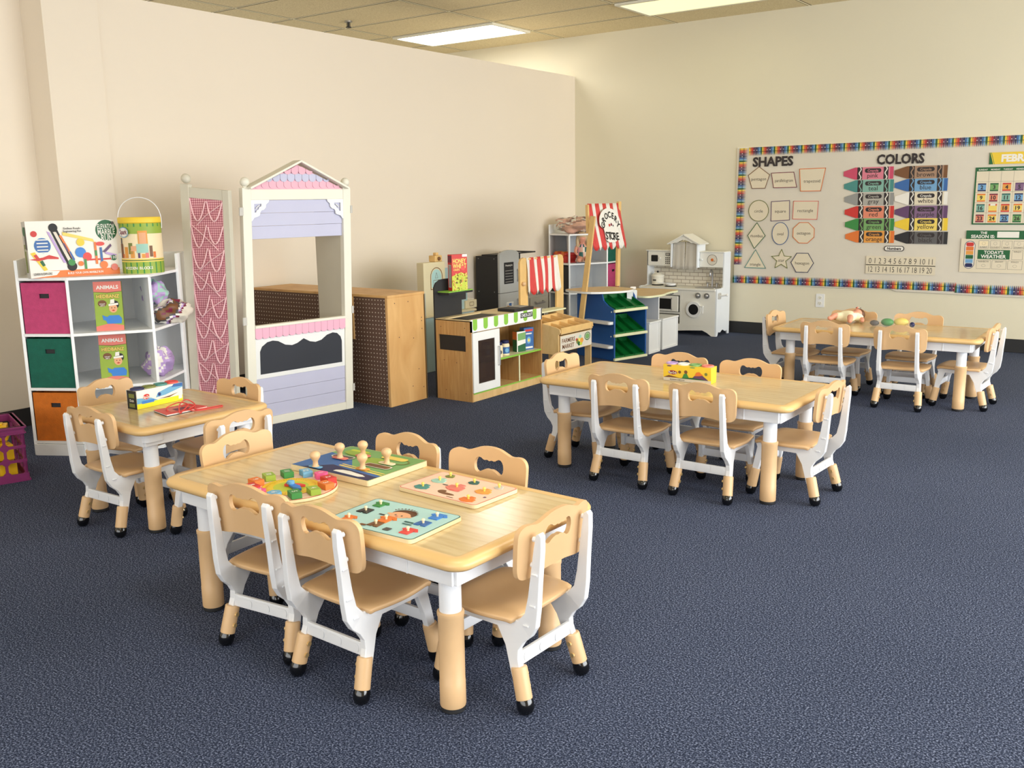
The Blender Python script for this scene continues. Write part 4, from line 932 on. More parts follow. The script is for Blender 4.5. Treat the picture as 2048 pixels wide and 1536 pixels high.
# ------------------------------------------------------------ playhouse screen
LBp = Vector((-4.205, 3.291, 0)); RBp = Vector((-4.105, 3.977, 0))
dv = (RBp-LBp).normalized(); angf = math.atan2(dv.y, dv.x)
t = thing('playhouse_screen', 'white folding playhouse front with lavender boards, pink shingles and chalkboard', 'playhouse', tuple(LBp), angf)
LEAN = Matrix(((1, 0, 0.040, 0), (0, 1, 0, 0), (0, 0, 1, 0), (0, 0, 0, 1)))
WF = 0.708
def hp(nm, fn, bevel=0.002, M=LEAN, smooth=False):
    m = MB(); fn(m, M); return m.build(nm, t, bevel=bevel, smooth=smooth)
for x0 in (0.0, WF-0.052):
    hp('post', lambda m, M: m.box(x0, x0+0.052, 0, 0.036, 0, 1.315, 'house_white', M))
    hp('finial', lambda m, M: (m.ball((x0+0.026, 0.018, 1.346), 0.026, 'house_white', 18, M=M), m.lathe([(0.012, 0), (0.012, 0.01)], 'house_white', 12, M @ TR(x0+0.026, 0.018, 1.313))), 0, smooth=True)
hp('top_rail', lambda m, M: m.box(0.052, WF-0.052, 0.002, 0.034, 1.25, 1.307, 'house_white', M))
hp('bottom_rail', lambda m, M: m.box(0.052, WF-0.052, 0.002, 0.034, 0.0, 0.045, 'house_white', M))
for i in range(3): hp('siding_board', lambda m, M: m.box(0.052, WF-0.052, 0.012+0.003*i, 0.022+0.003*i, 1.040+0.07*(2-i), 1.109+0.07*(2-i), 'lavender', M), 0.0015)
for i in range(3): hp('siding_board', lambda m, M: m.box(0.052, WF-0.052, 0.010, 0.020, 0.045+0.0745*i, 0.1185+0.0745*i, 'lavender', M), 0.0015)
hp('window_sill', lambda m, M: m.box(0.052, WF-0.052, -0.006, 0.034, 0.553, 0.568, 'house_white', M))
FR = lambda y: LEAN @ frame((0, y, 0), (1, 0, 0), (0, 0, 1))
def scallop(x0, x1, z0, z1, n=6):
    r = (x1-x0)/2; pts = [(x1, z1), (x0, z1), (x0, z0+r*0.5)]
    for i in range(1, n): a = PI + PI*i/n; pts.append(((x0+x1)/2+r*math.cos(a), z0+r*0.5+r*0.5*math.sin(a)))
    return pts + [(x1, z0+r*0.5)]
m = MB(); k = 14; w_ = (WF-0.104)/k
for i in range(k): m.prism(scallop(0.052+w_*i+0.0006, 0.052+w_*(i+1)-0.0006, 0.492, 0.553), 0.0, 0.006, 'pink_light', FR(0.004))
m.build('scalloped_awning', t)
# white chalkboard surround and the wavy chalkboard
m = MB(); m.box(0.052, WF-0.052, 0.008, 0.02, 0.268, 0.553, 'white', LEAN); m.build('lower_panel', t, bevel=0.001)
wave = [(0.082, 0.128), (0.095, 0.155), (0.13, 0.177), (0.165, 0.182), (0.20, 0.175), (0.245, 0.150), (0.29, 0.142), (0.325, 0.150), (0.36, 0.168), (0.368, 0.172), (0.376, 0.168), (0.41, 0.150), (0.45, 0.142), (0.49, 0.150), (0.53, 0.175), (0.57, 0.184), (0.60, 0.178), (0.625, 0.155), (0.634, 0.128)]
m = MB(); m.prism([(0.082, 0.0), (0.634, 0.0)] + [(x, z) for x, z in reversed(wave)], 0, 0.002, 'chalk', LEAN @ frame((0, 0.0085, 0.293), (1, 0, 0), (0, 0, 1))); m.build('chalkboard', t)
# gable with shingles
m = MB(); ax = WF/2
m.prism([(0.05, 1.307), (WF-0.05, 1.307), (ax, 1.440)], -0.004, 0.006, 'pink_shingle', FR(0.014)); m.build('gable_panel', t)
m = MB(); rows = [(1.311, 1.352, 'pink_shingle'), (1.347, 1.392, 'lavender'), (1.387, 1.432, 'pink_shingle')]
for j, (z0, z1, mt) in enumerate(rows):
    sw = 0.047
    for i in range(-8, 9):
        xa = ax + sw*i + (sw/2 if j % 2 else 0); xb = xa+sw
        hz = lambda x: 1.440-(abs(x-ax)/(ax-0.05))*0.133
        top = min(z1, hz(xa), hz(xb)); lowlim = min(hz(xa+0.01), hz(xb-0.01))
        if max(hz(xa), hz(xb)) < z0+0.008 or lowlim < z0: continue
        zt_a, zt_b = min(z1, hz(xa)), min(z1, hz(xb)); r = sw/2-0.001
        pts = [(xb-0.001, max(zt_b, z0+0.019)), ((xa+xb)/2, min(z1, hz((xa+xb)/2))), (xa+0.001, max(zt_a, z0+0.019))]
        for q in range(0, 7): a = PI + PI*q/6; pts.append(((xa+xb)/2+r*math.cos(a), z0+0.018+0.018*math.sin(a)))
        m.prism(pts, 0.0, 0.0035+0.001*j, mt, FR(0.008-0.0015*j))
m.build('shingles', t, bevel=0.0008)
for sg in (-1, 1):
    L_ = math.hypot(ax-0.035, 0.146); a_ = math.atan2(0.146, ax-0.035)
    Mr = LEAN @ TR(ax+sg*(ax-0.035), 0, 1.307) @ Matrix.Rotation(-a_ if sg < 0 else -(PI-a_), 4, 'Y')
    m = MB(); 
    if sg < 0: m.box(0, L_+0.006, -0.035, 0.05, 0.0, 0.012, 'house_white', Mr)
    else: m.box(0, L_+0.006, -0.035, 0.05, -0.012, 0.0, 'house_white', Mr)
    m.build('roof_board', t, bevel=0.002)
# scroll corner brackets
for sg in (0, 1):
    X = (lambda v: 0.052+v) if sg == 0 else (lambda v: WF-0.052-v)
    prof = [(0, 0), (0.112, 0), (0.108, -0.012), (0.092, -0.024), (0.090, -0.040), (0.078, -0.052), (0.062, -0.056), (0.054, -0.068), (0.052, -0.082), (0.040, -0.088), (0.018, -0.094), (0.004, -0.112), (0, -0.112)]
    hole = [(0.018, -0.02), (0.064, -0.02), (0.062, -0.034), (0.050, -0.038), (0.046, -0.050), (0.034, -0.054), (0.030, -0.066), (0.018, -0.068)]
    vs, fs = holed_plate([(X(a), b) for a, b in prof], [(X(a), b) for a, b in hole], 0.006, 1)
    m = MB(); m.add(vs, fs, 'white', LEAN @ TR(0, 0.008, 1.25)); m.tube([(X(0.030), 0.005, 1.25-0.046), (X(0.040), 0.005, 1.25-0.036), (X(0.052), 0.005, 1.25-0.028)], 0.003, 'white', 6, LEAN); m.build('corner_bracket', t)
# side gingham panel, hinged on the left and slightly tilted
ga = Vector((-4.235, 3.262, 0)); gb_ = Vector((-4.512, 3.158, 0)); gd = (gb_-ga).normalized(); gl = (gb_-ga).length
# work in the thing's own frame
Ti = (TR(*LBp) @ RZ(angf)).inverted()
tilt = Matrix(((1, 0, -0.03, 0), (0, 1, 0, 0), (0.09, 0, 1, 0), (0, 0, 0, 1)))
GM = Ti @ TR(*ga) @ RZ(math.atan2(gd.y, gd.x)) @ tilt
gz = 1.30
for nm, b in (('post', (0.012, 0.050, -0.016, 0.016, 0.02, gz)), ('post', (gl-0.046, gl+0.005, -0.018, 0.018, 0.0, gz+0.015)), ('rail', (0.050, gl-0.046, -0.014, 0.014, gz-0.055, gz)), ('rail', (0.050, gl-0.046, -0.014, 0.014, 0.02, 0.075))):
    m = MB(); m.box(*b, 'house_beige', GM); o = m.build('side_panel_'+nm, t, bevel=0.002); o['label'] = 'beige '+nm+' of the gingham side panel'
m = MB(); m.ball((gl-0.022, 0, gz+0.044), 0.026, 'house_beige', 18, M=GM); m.build('finial', t, smooth=True)
GI = GM @ TR(0.050, 0, 0.0)
LR = Ti @ TR(*ga) @ RZ(math.atan2(gd.y, gd.x)) @ TR(0.050, 0, 0)
o = MB().box(0, gl-0.096, 0.004, 0.010, 0.075, gz-0.055, 'gingham', LR.inverted() @ GI).build('gingham_cloth', t); o.matrix_local = LR
o['label'] = 'pink gingham cloth'
wg = gl-0.096; m = MB(); y = 0.013
rr = random.Random(4)
for k in range(9):
    zt_ = gz-0.065-0.125*k
    for (xa, xb) in ((0.0, 0.5), (0.5, 1.0)):
        s = 0.115+rr.uniform(-0.02, 0.01)
        P = [(wg*xa+0.004, y, zt_), (wg*(xa*0.75+xb*0.25), y+0.012, zt_-s*0.75), (wg*(xa+xb)/2, y+0.014, zt_-s), (wg*(xa*0.25+xb*0.75), y+0.012, zt_-s*0.65), (wg*xb-0.004, y, zt_-rr.uniform(0, 0.03))]
        m.tube([GI @ p for p in spline(P, 5)], 0.0036, 'ribbon_pink', 6)
    sgn = 1 if k % 2 else -1
    P = [(wg*(0.5+0.46*sgn), y, zt_-0.01), (wg*(0.5-0.0*sgn), y+0.005, zt_-0.075), (wg*(0.5-0.3*sgn), y, zt_-0.13)]
    m.tube([GI @ p for p in spline(P, 5)], 0.003, 'ribbon_pink', 6)
for xs_ in (0.0, wg): m.tube([GI @ Vector((xs_, 0.011, 0.08)), GI @ Vector((xs_, 0.011, gz-0.058))], 0.004, 'ribbon_pink', 6)
m.build('ribbons', t, smooth=True)
# rear right panel seen through the window
ra = Vector((-4.115, 3.995, 0)); rb = Vector((-4.405, 4.045, 0)); rd = (rb-ra).normalized(); rl = (rb-ra).length
RM = Ti @ TR(*ra) @ RZ(math.atan2(rd.y, rd.x))
m = MB(); m.box(0.01, rl, -0.012, 0.012, 0.0, 1.30, 'house_beige', RM); o = m.build('side_panel_back', t, bevel=0.003); o['label'] = 'beige back of the right side panel'
for z in (1.19, 0.60, 0.13):
    m = MB(); m.box(WF-0.004, WF+0.010, -0.004, 0.004, z-0.022, z+0.022, 'lgrey', LEAN); m.build('hinge', t, bevel=0.001)
    m = MB(); m.box(-0.022, 0.002, -0.004, 0.004, z-0.022, z+0.022, 'lgrey', LEAN); m.build('hinge', t, bevel=0.001)

# ------------------------------------------------------------ pegboard cabinet
t = thing('pegboard_cabinet', 'long low plywood cabinet with brown pegboard side behind the playhouse', 'cabinet', (-5.14, 4.125, 0))
L_ = 5.14-3.912; m = MB(); m.box(0.0, L_-0.02, 0.0, 0.008, 0.0, 0.664, 'pegboard'); m.build('pegboard_panel', t)
m = MB(); m.box(0, L_, 0.0, 0.335, 0.664, 0.680, 'plywood'); m.build('top_board', t, bevel=0.002)
m = MB(); m.box(L_-0.02, L_, -0.002, 0.335, 0.0, 0.664, 'plywood')
for (y, z) in ((0.06, 0.63), (0.18, 0.63), (0.30, 0.52), (0.30, 0.50), (0.30, 0.45), (0.09, 0.42), (0.22, 0.40), (0.26, 0.2), (0.2, 0.1), (0.3, 0.08)): m.flat(circ(y, z, 0.0035, 8), 0.0005, 'line_dark', frame((L_, 0, 0), (0, 1, 0), (0, 0, 1)))
m.build('end_board', t, bevel=0.002)
m = MB(); m.box(0, L_, 0.325, 0.335, 0, 0.664, 'plywood'); m.build('back_board', t)
m = MB(); m.box(0.915, 0.945, -0.008, 0.0, 0.40, 0.664, 'plywood'); m.build('wood_strip', t, bevel=0.002)

# ------------------------------------------------------------ teal play kitchen
t = thing('play_kitchen', 'pale teal and cream play kitchen mostly hidden behind the checkout counter', 'play kitchen', (-4.80, 5.14, 0))
m = MB(); m.box(0, 0.30, 0, 0.56, 0, 0.40, 'teal_toy'); m.build('cabinet_body', t, bevel=0.003)
m = MB(); m.box(-0.002, 0.302, -0.008, 0.0, 0.0, 0.42, 'teal_side'); m.box(0.215, 0.30, -0.008, 0.0, 0.42, 0.58, 'teal_side')
for (x, z) in ((0.05, 0.52), (0.25, 0.50), (0.25, 0.43), (0.05, 0.3), (0.25, 0.27), (0.25, 0.22), (0.25, 0.1), (0.05, 0.1)): m.flat(circ(x, z, 0.005, 8), 0.0005, 'matte_black', frame((0, -0.008, 0), (1, 0, 0), (0, 0, 1)))
m.build('side_panel', t, bevel=0.002)
m = MB(); m.box(-0.01, 0.31, -0.01, 0.58, 0.40, 0.415, 'cream_toy'); m.build('worktop', t, bevel=0.003)
m = MB(); m.box(0.225, 0.237, 0.24, 0.56, 0.415, 0.74, 'teal_toy'); m.build('back_board', t)
m = MB(); m.box(0.225, 0.29, 0.0, 0.24, 0.40, 0.795, 'cream_toy')
Mx = frame((0.29, 0, 0.58), (0, 1, 0), (0, 0, 1)); arch = [(0.075, 0.02), (0.205, 0.02), (0.205, 0.11)] + [(0.14+0.065*math.cos(a), 0.11+0.065*math.sin(a)) for a in [PI*i/10 for i in range(1, 10)]] + [(0.075, 0.11)]
ring(m, arch, 0.005, 'brown', Mx); m.flat([(0.14+(x-0.14)*0.85, 0.10+(y-0.10)*0.85) for x, y in arch], 0.0006, 'aqua', Mx); ring(m, rrect(0.105, 0.04, 0.18, 0.085, 0.004), 0.003, 'brown', Mx, 0.0012)
ring(m, [(0.125, 0.10), (0.14, 0.14), (0.155, 0.10)], 0.002, 'brown', Mx, 0.0012)
m.build('bread_oven', t, bevel=0.003)
m = MB(); m.box(0.02, 0.25, 0.52, 0.66, 0.415, 0.475, 'cream_toy'); ring(m, rrect(0.05, 0.018, 0.10, 0.045, 0.005), 0.003, 'brown', frame((0.25, 0.52, 0.415), (0, 1, 0), (0, 0, 1))); m.build('drawer_box', t, bevel=0.003)
m = MB(); m.lathe([(0.05, 0.0), (0.075, 0.025), (0.08, 0.03), (0.072, 0.03), (0.05, 0.005)], 'white', 28, TR(0.17, 0.74-0.14, 0.45)); 
m.build('sink_rim', t, smooth=True)
m = MB(); m.lathe([(0.03, 0.0), (0.06, 0.012), (0.09, 0.05), (0.096, 0.056), (0.088, 0.056), (0.06, 0.02), (0.03, 0.006)], 'offwhite', 28, TR(0.18, 0.09, 0.44)); m.build('wash_bowl', t, smooth=True)
m = MB(); m.tube([(0.10, 0.09, 0.415), (0.10, 0.09, 0.52), (0.13, 0.09, 0.545), (0.17, 0.09, 0.53)], 0.009, 'offwhite', 10); m.build('tap', t, smooth=True)
for nm, x, y, lab in (('toy_camera', -4.545, 5.315, 'small wooden toy camera on top of the teal play kitchen'), ('toy_radio', -4.64, 5.62, 'small pale wooden toy box with dial beside the cereal box')):
    m = MB(); z = 0.796 if nm == 'toy_camera' else 0.742
    if nm == 'toy_camera': m.box(-0.03, 0.03, -0.04, 0.04, 0, 0.045, 'pine'); m.box(-0.015, 0.015, -0.01, 0.02, 0.045, 0.065, 'pine'); m.tube([(0.03, 0, 0.022), (0.042, 0, 0.022)], 0.014, 'brown', 14)
    else: m.box(-0.03, 0.03, -0.045, 0.045, 0, 0.062, 'cream_toy'); m.tube([(0.03, 0.0, 0.03), (0.038, 0.0, 0.03)], 0.018, 'pine', 14)
    if nm == 'toy_radio': x, y = -4.57, 5.60
    tag(m.build(nm, loc=(x, y, z), bevel=0.004), lab, 'toy')

# ------------------------------------------------------------ checkout counter
X0, X1c, Y0, Y1c = -3.862, -3.580, 4.500, 5.272
t = thing('checkout_counter', 'wooden play checkout counter with green and white scalloped front', 'play counter', (X1c, Y0, 0))
D_ = X1c-X0; Lc = Y1c-Y0; Mf = frame((0, 0, 0), (0, 1, 0), (0, 0, 1))
# side with the black inset pocket: board pieces around an opening
m = MB(); ax0, ax1, az0, az1 = -D_+0.02, -0.045, 0.314, 0.411
for b in ((-D_, ax0, 0, 0.505), (ax1, 0, 0, 0.505), (ax0, ax1, 0, az0), (ax0, ax1, az1, 0.505)): m.box(b[0], b[1], 0, 0.012, b[2], b[3], 'checkout_wood')
for (x, z) in ((-0.24, 0.46), (-0.05, 0.46), (-0.22, 0.25), (-0.12, 0.24), (-0.21, 0.06), (-0.05, 0.05)): m.flat(circ(x, z, 0.003, 8), 0.0004, 'line_dark', frame((0, 0, 0), (1, 0, 0), (0, 0, 1)))
m.build('side_board', t)
m = MB(); m.box(ax0-0.004, ax1+0.004, 0.012, 0.05, az0-0.004, az1+0.004, 'matte_black'); m.build('side_pocket', t); 
m = MB(); m.box(-D_, 0, Lc-0.012, Lc, 0, 0.513, 'checkout_wood'); m.build('side_board', t, bevel=0.001)
m = MB(); m.box(-D_, -D_+0.008, 0.012, 0.155, 0.055, 0.50, 'matte_black'); m.build('black_back_board', t)
m = MB(); m.box(-D_, -D_+0.008, 0.415, Lc-0.012, 0.055, 0.50, 'checkout_wood'); m.build('back_board', t)
m = MB(); m.box(-D_+0.01, 0.0, 0.012, Lc-0.012, 0.0, 0.054, 'market_wood'); m.box(0.0, 0.0015, 0.012, Lc-0.012, 0.046, 0.0545, 'lime_paint'); m.build('plinth', t, bevel=0.001)
m = MB(); m.box(-D_+0.01, -0.004, 0.012, Lc-0.012, 0.226, 0.235, 'cream_edge'); m.box(-0.006, -0.002, 0.012, Lc-0.012, 0.225, 0.236, 'lime_paint'); m.build('shelf_board', t)
m = MB(); m.box(-D_+0.01, -0.002, 0.50, 0.51, 0.054, 0.226, 'checkout_wood'); m.box(-0.003, 0.0, 0.499, 0.511, 0.054, 0.226, 'cream_edge'); m.build('divider', t)
m = MB(); m.box(-0.008, 0.0, 0.0, Lc, 0.436, 0.513, 'white'); Mg = frame((0, 0, 0.436), (0, 1, 0), (0, 0, 1))
for i in range(8):
    y = 0.018+i*0.1075; r = 0.022; p = [(y+r*2, 0.077), (y, 0.077), (y, 0.026)]
    for q in range(1, 8): a = PI+PI*q/8; p.append((y+r+r*math.cos(a), 0.026+r*0.8*math.sin(a)))
    p.append((y+2*r, 0.026)); p = [(min(a, Lc), b) for a, b in p]
    if y+r < Lc: m.flat(p, 0.0005, 'lime_paint', Mg)
m.flat(rect(0.523, 0.032, 0.660, 0.064), 0.0009, 'black', Mg); m.text('CHECK-OUT', 0.5915, 0.048, 0.020, 'white', Mg, 0.0013, 0.03, 0.125)
m.build('scalloped_front', t, bevel=0.001)
m = MB(); m.box(-D_, -D_+0.05, 0, Lc, 0.500, 0.508, 'board_wood'); m.box(-0.05, -0.008, 0, Lc, 0.500, 0.508, 'board_wood'); m.box(-D_+0.05, -0.05, 0, 0.03, 0.500, 0.508, 'board_wood'); m.box(-D_+0.05, -0.05, 0.40, Lc, 0.500, 0.508, 'board_wood')
m.build('counter_top', t)
m = MB(); m.box(-D_+0.05, -0.05, 0.03, 0.40, 0.490, 0.500, 'matte_black'); m.build('conveyor_belt', t)
m = MB(); m.box(-0.17, -0.03, 0.50, 0.72, 0.508, 0.528, 'matte_black'); m.box(-0.15, -0.06, 0.60, 0.70, 0.528, 0.532, 'grey'); m.build('card_reader', t, bevel=0.003)
# door
dm = MB(); y0, y1, z0, z1 = 0.004, 0.278, 0.058, 0.432
for b in ((y0, y0+0.052, z0, z1), (y1-0.052, y1, z0, z1), (y0+0.052, y1-0.052, z0, z0+0.052), (y0+0.052, y1-0.052, z1-0.052, z1)): dm.box(0.0, 0.010, b[0], b[1], b[2], b[3], 'white')
door = dm.build('door', t, bevel=0.001)
m = MB(); m.box(0.003, 0.006, y0+0.05, y1-0.05, z0+0.05, z1-0.05, 'door_glass'); m.build('door_pane', door)
m = MB(); m.tube([(0.010, y1-0.018, 0.20), (0.024, y1-0.018, 0.20), (0.024, y1-0.018, 0.32), (0.010, y1-0.018, 0.32)], 0.004, 'steel', 8); m.build('handle', door, smooth=True)
# tall black back board with its little shelf
m = MB(); m.prism([(0.0, 0.0), (0.27, 0.0), (0.27, 0.60), (0.315, 0.60), (0.315, 0.735), (0.30, 0.745), (0.10, 0.748), (0.06, 0.745), (0.02, 0.728), (0.0, 0.70)], 0.0, 0.010, 'matte_black', frame((-D_-0.014, 0.0, 0), (0, 1, 0), (0, 0, 1))); m.build('display_board', t, bevel=0.001)
m = MB(); m.box(-D_-0.004, -D_+0.085, 0.035, 0.275, 0.655, 0.668, 'matte_black'); m.box(-D_-0.004, -D_+0.086, 0.034, 0.276, 0.668, 0.674, 'lime_paint'); m.build('display_shelf', t)

cer = [('r', 0, 0, 1, 1, 'red'), ('p', [(0, 0), (1, 0), (1, 0.42), (0.6, 0.5), (0.0, 0.40)], 'ygreen'), ('t', 'HONEY', 0.5, 0.82, 0.12, 'byellow', 0.85, 0.03), ('t', 'WHEAT', 0.5, 0.68, 0.12, 'byellow', 0.88, 0.03), ('t', 'CRISPS', 0.3, 0.575, 0.05, 'byellow', 0.4, 0.02), ('c', 0.72, 1.2, 0.13, 'red2'), ('r', 0.68, 0.93, 1, 1, 'pwhite')] + \
      [('c', random.Random(i).uniform(0.05, 0.95), random.Random(i+99).uniform(0.02, 0.92), 0.045, 0.035, random.Random(i).choice(['borange', 'byellow', 'brown', 'ygreen'])) for i in range(55)]
t = thing('cereal_box', 'red cereal box of honey wheat standing on the high black shelf', 'cereal box', (-3.800, 4.598, 0.6745), R(72))
m = MB(); L_, H_, Dp = 0.115, 0.225, 0.045; m.box(0, L_, 0, Dp, 0, H_, 'red'); decal(m, frame((0, 0, 0), (1, 0, 0), (0, 0, 1)), L_, H_, cer)
ms = frame((0, Dp, 0), (0, -1, 0), (0, 0, 1)); m.flat(rect(0, 0, Dp, H_), 0.0004, 'red', ms); m.flat(rect(0, H_*0.78, Dp, H_*0.97), 0.0006, 'maroon', ms); m.flat(rect(0.006, 0.02, Dp-0.006, H_*0.72), 0.0006, 'lgrey', ms)
for i in range(5): m.flat(rect(0.010+i*0.006, 0.025, 0.012+i*0.006, H_*0.70), 0.0008, 'purple', ms)
m.build('carton', t, bevel=0.001)
def jar(label, x, y, z, lid, lab1, lab2, grp=None):
    t = thing('toy_jar', label, 'jar', (x, y, z), R(62), grp)
    m = MB(); m.lathe([(0.028, 0), (0.031, 0.003), (0.031, 0.068), (0.025, 0.078)], 'cream', 24); 
    vs = []; fs = []
    for i in range(13):
        a = R(-95+190*i/12)
        for zz in (0.012, 0.055): vs.append((0.0316*math.sin(a), -0.0316*math.cos(a), zz))
    for i in range(12): fs.append((2*i, 2*i+2, 2*i+3, 2*i+1))
    m.add(vs, fs, lab1)
    m.flat(circ(0, 0.034, 0.014, 16), 0.0, lab2, frame((0, -0.0325, 0), (1, 0, 0), (0, 0, 1)))
    m.build('jar_body', t, smooth=True, angle=40)
    m = MB(); m.lathe([(0.027, 0.078), (0.028, 0.080), (0.028, 0.094), (0.025, 0.097)], lid, 24); m.build('lid', t, smooth=True, angle=40)
jar('toy jar with cream and black label on the counter shelf, nearer the door', -3.628, 4.835, 0.2355, 'navy', 'cream', 'dgrey', 'toy jars on the checkout shelf')
jar('toy jar with blue label behind the cream one on the counter shelf', -3.640, 4.925, 0.2355, 'navy', 'blue', 'sky', 'toy jars on the checkout shelf')
jar('small toy jar with dark label half hidden behind the white door edge', -3.70, 4.800, 0.2355, 'navy', 'dgrey', 'sky', 'toy jars on the checkout shelf')
def gbox(label, x, y, ang, L, D, H, body, items, z=0.2355, si=None):
    boxed('grocery_box', label, 'grocery box', (x, y), (math.cos(ang), math.sin(ang)), L, D, H, body, items, z, group='toy grocery boxes on the checkout shelf', side_items=si)
gbox('green and white toy grocery box on the counter shelf', -3.635, 5.055, R(75), 0.075, 0.045, 0.135, 'dgreen', [('r', 0, 0, 1, 1, 'pwhite'), ('p', [(0.1, 0), (1, 0), (1, 0.4), (0.1, 0.3)], 'dgreen'), ('p', [(0.1, 0.55), (1, 0.6), (1, 0.95), (0.1, 0.9)], 'bgreen')], si=[('r', 0, 0.6, 1, 1, 'orange')])
gbox('blue toy grocery box with red crown on the counter shelf', -3.645, 5.150, R(75), 0.085, 0.045, 0.148, 'blue', [('r', 0, 0, 1, 1, 'blue'), ('c', 0.5, 0.75, 0.22, 0.28, 'sky'), ('c', 0.5, 0.75, 0.12, 0.14, 'byellow'), ('r', 0.1, 0.83, 0.9, 0.93, 'red'), ('r', 0.1, 0.06, 0.9, 0.14, 'pwhite'), ('r', 0.2, 0.7, 0.8, 0.76, 'pwhite')], si=[('r', 0, 0.1, 1, 0.2, 'pwhite'), ('r', 0, 0.7, 1, 0.9, 'navy')])
m = MB(); m.ball((0, 0, 0.035), 0.035, 'pink_light', 12, (0.8, 1, 1)); tag(m.build('toy_purse', loc=(-3.68, 4.60, 0.236), smooth=True), 'small pink toy behind the glass door of the checkout counter', 'toy')

# ------------------------------------------------------------ grey fridge and stove
t = thing('play_fridge', 'grey play refrigerator with black side and small chalk shopping list', 'play fridge', (-5.13, 6.536, 0))
m = MB(); m.box(0.0, 0.235, 0.0, 0.29, 0.0, 0.755, 'matte_black'); m.box(0.05, 0.2, 0.02, 0.25, 0.755, 0.768, 'matte_black')
for (x, z) in ((0.03, 0.735), (0.2, 0.735), (0.03, 0.45), (0.2, 0.45)): m.flat(circ(x, z, 0.005, 8), 0.0005, 'grey', frame((0, 0, 0), (1, 0, 0), (0, 0, 1)))
m.build('fridge_body', t, bevel=0.002)
Mx = frame((0.235, 0, 0), (0, 1, 0), (0, 0, 1))
top = [(0.002, 0.44), (0.288, 0.44), (0.288, 0.765)] + [(0.145+0.143*math.cos(a), 0.765+0.040*math.sin(a)) for a in [PI*i/10 for i in range(1, 10)]] + [(0.002, 0.765)]
m = MB(); m.prism(top, 0, 0.022, 'grey_toy', Mx); d = m.build('freezer_door', t, bevel=0.003)
m = MB(); m.prism(rrect(0.065, 0.515, 0.205, 0.700, 0.004), 0.022, 0.024, 'matte_black', Mx); m.text('Shopping list', 0.135, 0.675, 0.014, 'pwhite', Mx, 0.0246, 0.01, 0.11)
for i in range(5): m.flat(rect(0.08, 0.53+0.024*i, 0.19, 0.533+0.024*i), 0.0246, 'lgrey', Mx)
m.build('chalk_list', d)
m = MB(); m.tube([Mx @ Vector(p) for p in ((0.262, 0.53, 0.02), (0.262, 0.54, 0.045), (0.262, 0.62, 0.045), (0.262, 0.63, 0.02))], 0.008, 'steel', 8); m.build('handle', d, smooth=True)
m = MB(); m.prism(rect(0.002, 0.01, 0.288, 0.436), 0, 0.022, 'grey_toy', Mx); d = m.build('fridge_door', t, bevel=0.003)
m = MB(); m.prism(rrect(0.095, 0.22, 0.195, 0.355, 0.004), 0.022, 0.025, 'pwhite', Mx); m.flat(rect(0.125, 0.305, 0.165, 0.345), 0.0256, 'blue', Mx); m.flat(rect(0.11, 0.22, 0.135, 0.285), 0.0256, 'matte_black', Mx); m.flat(rect(0.155, 0.22, 0.18, 0.285), 0.0256, 'matte_black', Mx)
for i in range(3):
    m.flat(circ(0.108, 0.315+0.012*i, 0.004, 8), 0.0256, 'blue', Mx); m.flat(circ(0.182, 0.315+0.012*i, 0.004, 8), 0.0256, 'blue', Mx)
m.build('ice_dispenser', d)
m = MB(); m.tube([Mx @ Vector(p) for p in ((0.262, 0.24, 0.02), (0.262, 0.25, 0.045), (0.262, 0.36, 0.045), (0.262, 0.37, 0.02))], 0.008, 'steel', 8); m.build('handle', d, smooth=True)
t = thing('play_stove', 'grey play stove with black rack above, behind the red striped awning', 'play stove', (-5.13, 6.845, 0))
m = MB(); m.box(0.0, 0.25, 0.005, 0.45, 0.0, 0.42, 'oven_grey'); m.build('stove_body', t, bevel=0.003)
m = MB(); m.box(0.0, 0.27, 0.0, 0.455, 0.42, 0.432, 'grey_toy'); m.build('worktop', t, bevel=0.002)
Mx = frame((0.25, 0, 0), (0, 1, 0), (0, 0, 1))
for y in (0.12, 0.26, 0.31):
    m = MB(); m.prism(circ(y, 0.395, 0.016, 16), 0, 0.014, 'steel', Mx); m.build('dial', t, bevel=0.002)
m = MB(); m.box(0.25, 0.265, 0.14, 0.40, 0.05, 0.36, 'oven_grey'); o = m.build('oven_door', t, bevel=0.003)
m = MB(); m.prism(rrect(0.18, 0.10, 0.36, 0.25, 0.008), 0.015, 0.017, 'pwhite', Mx); m.flat(rrect(0.19, 0.11, 0.35, 0.24, 0.008), 0.0176, 'black', Mx); m.build('oven_window', o)
m = MB(); m.tube([Mx @ Vector(p) for p in ((0.21, 0.32, 0.015), (0.21, 0.31, 0.04), (0.33, 0.31, 0.04), (0.33, 0.32, 0.015))], 0.008, 'steel', 8); m.build('handle', o, smooth=True)
m = MB(); m.box(0.0, 0.012, 0.0, 0.26, 0.43, 0.76, 'grey_toy'); m.build('splashback', t)
m = MB()
for p in (((0.02, 0.02, 0.44), (0.02, 0.02, 0.77)), ((0.02, 0.02, 0.77), (0.25, 0.0, 0.77)), ((0.25, 0.0, 0.77), (0.25, 0.17, 0.77)), ((0.02, 0.22, 0.77), (0.25, 0.22, 0.77)), ((0.02, 0.22, 0.44), (0.02, 0.22, 0.77)), ((0.25, 0.0, 0.77), (0.25, 0.0, 0.66)), ((0.02, 0.02, 0.77), (0.02, 0.22, 0.77)), ((0.25, 0.17, 0.77), (0.25, 0.24, 0.77))): m.tube(p, 0.006, 'matte_black', 8)
m.build('rack', t)

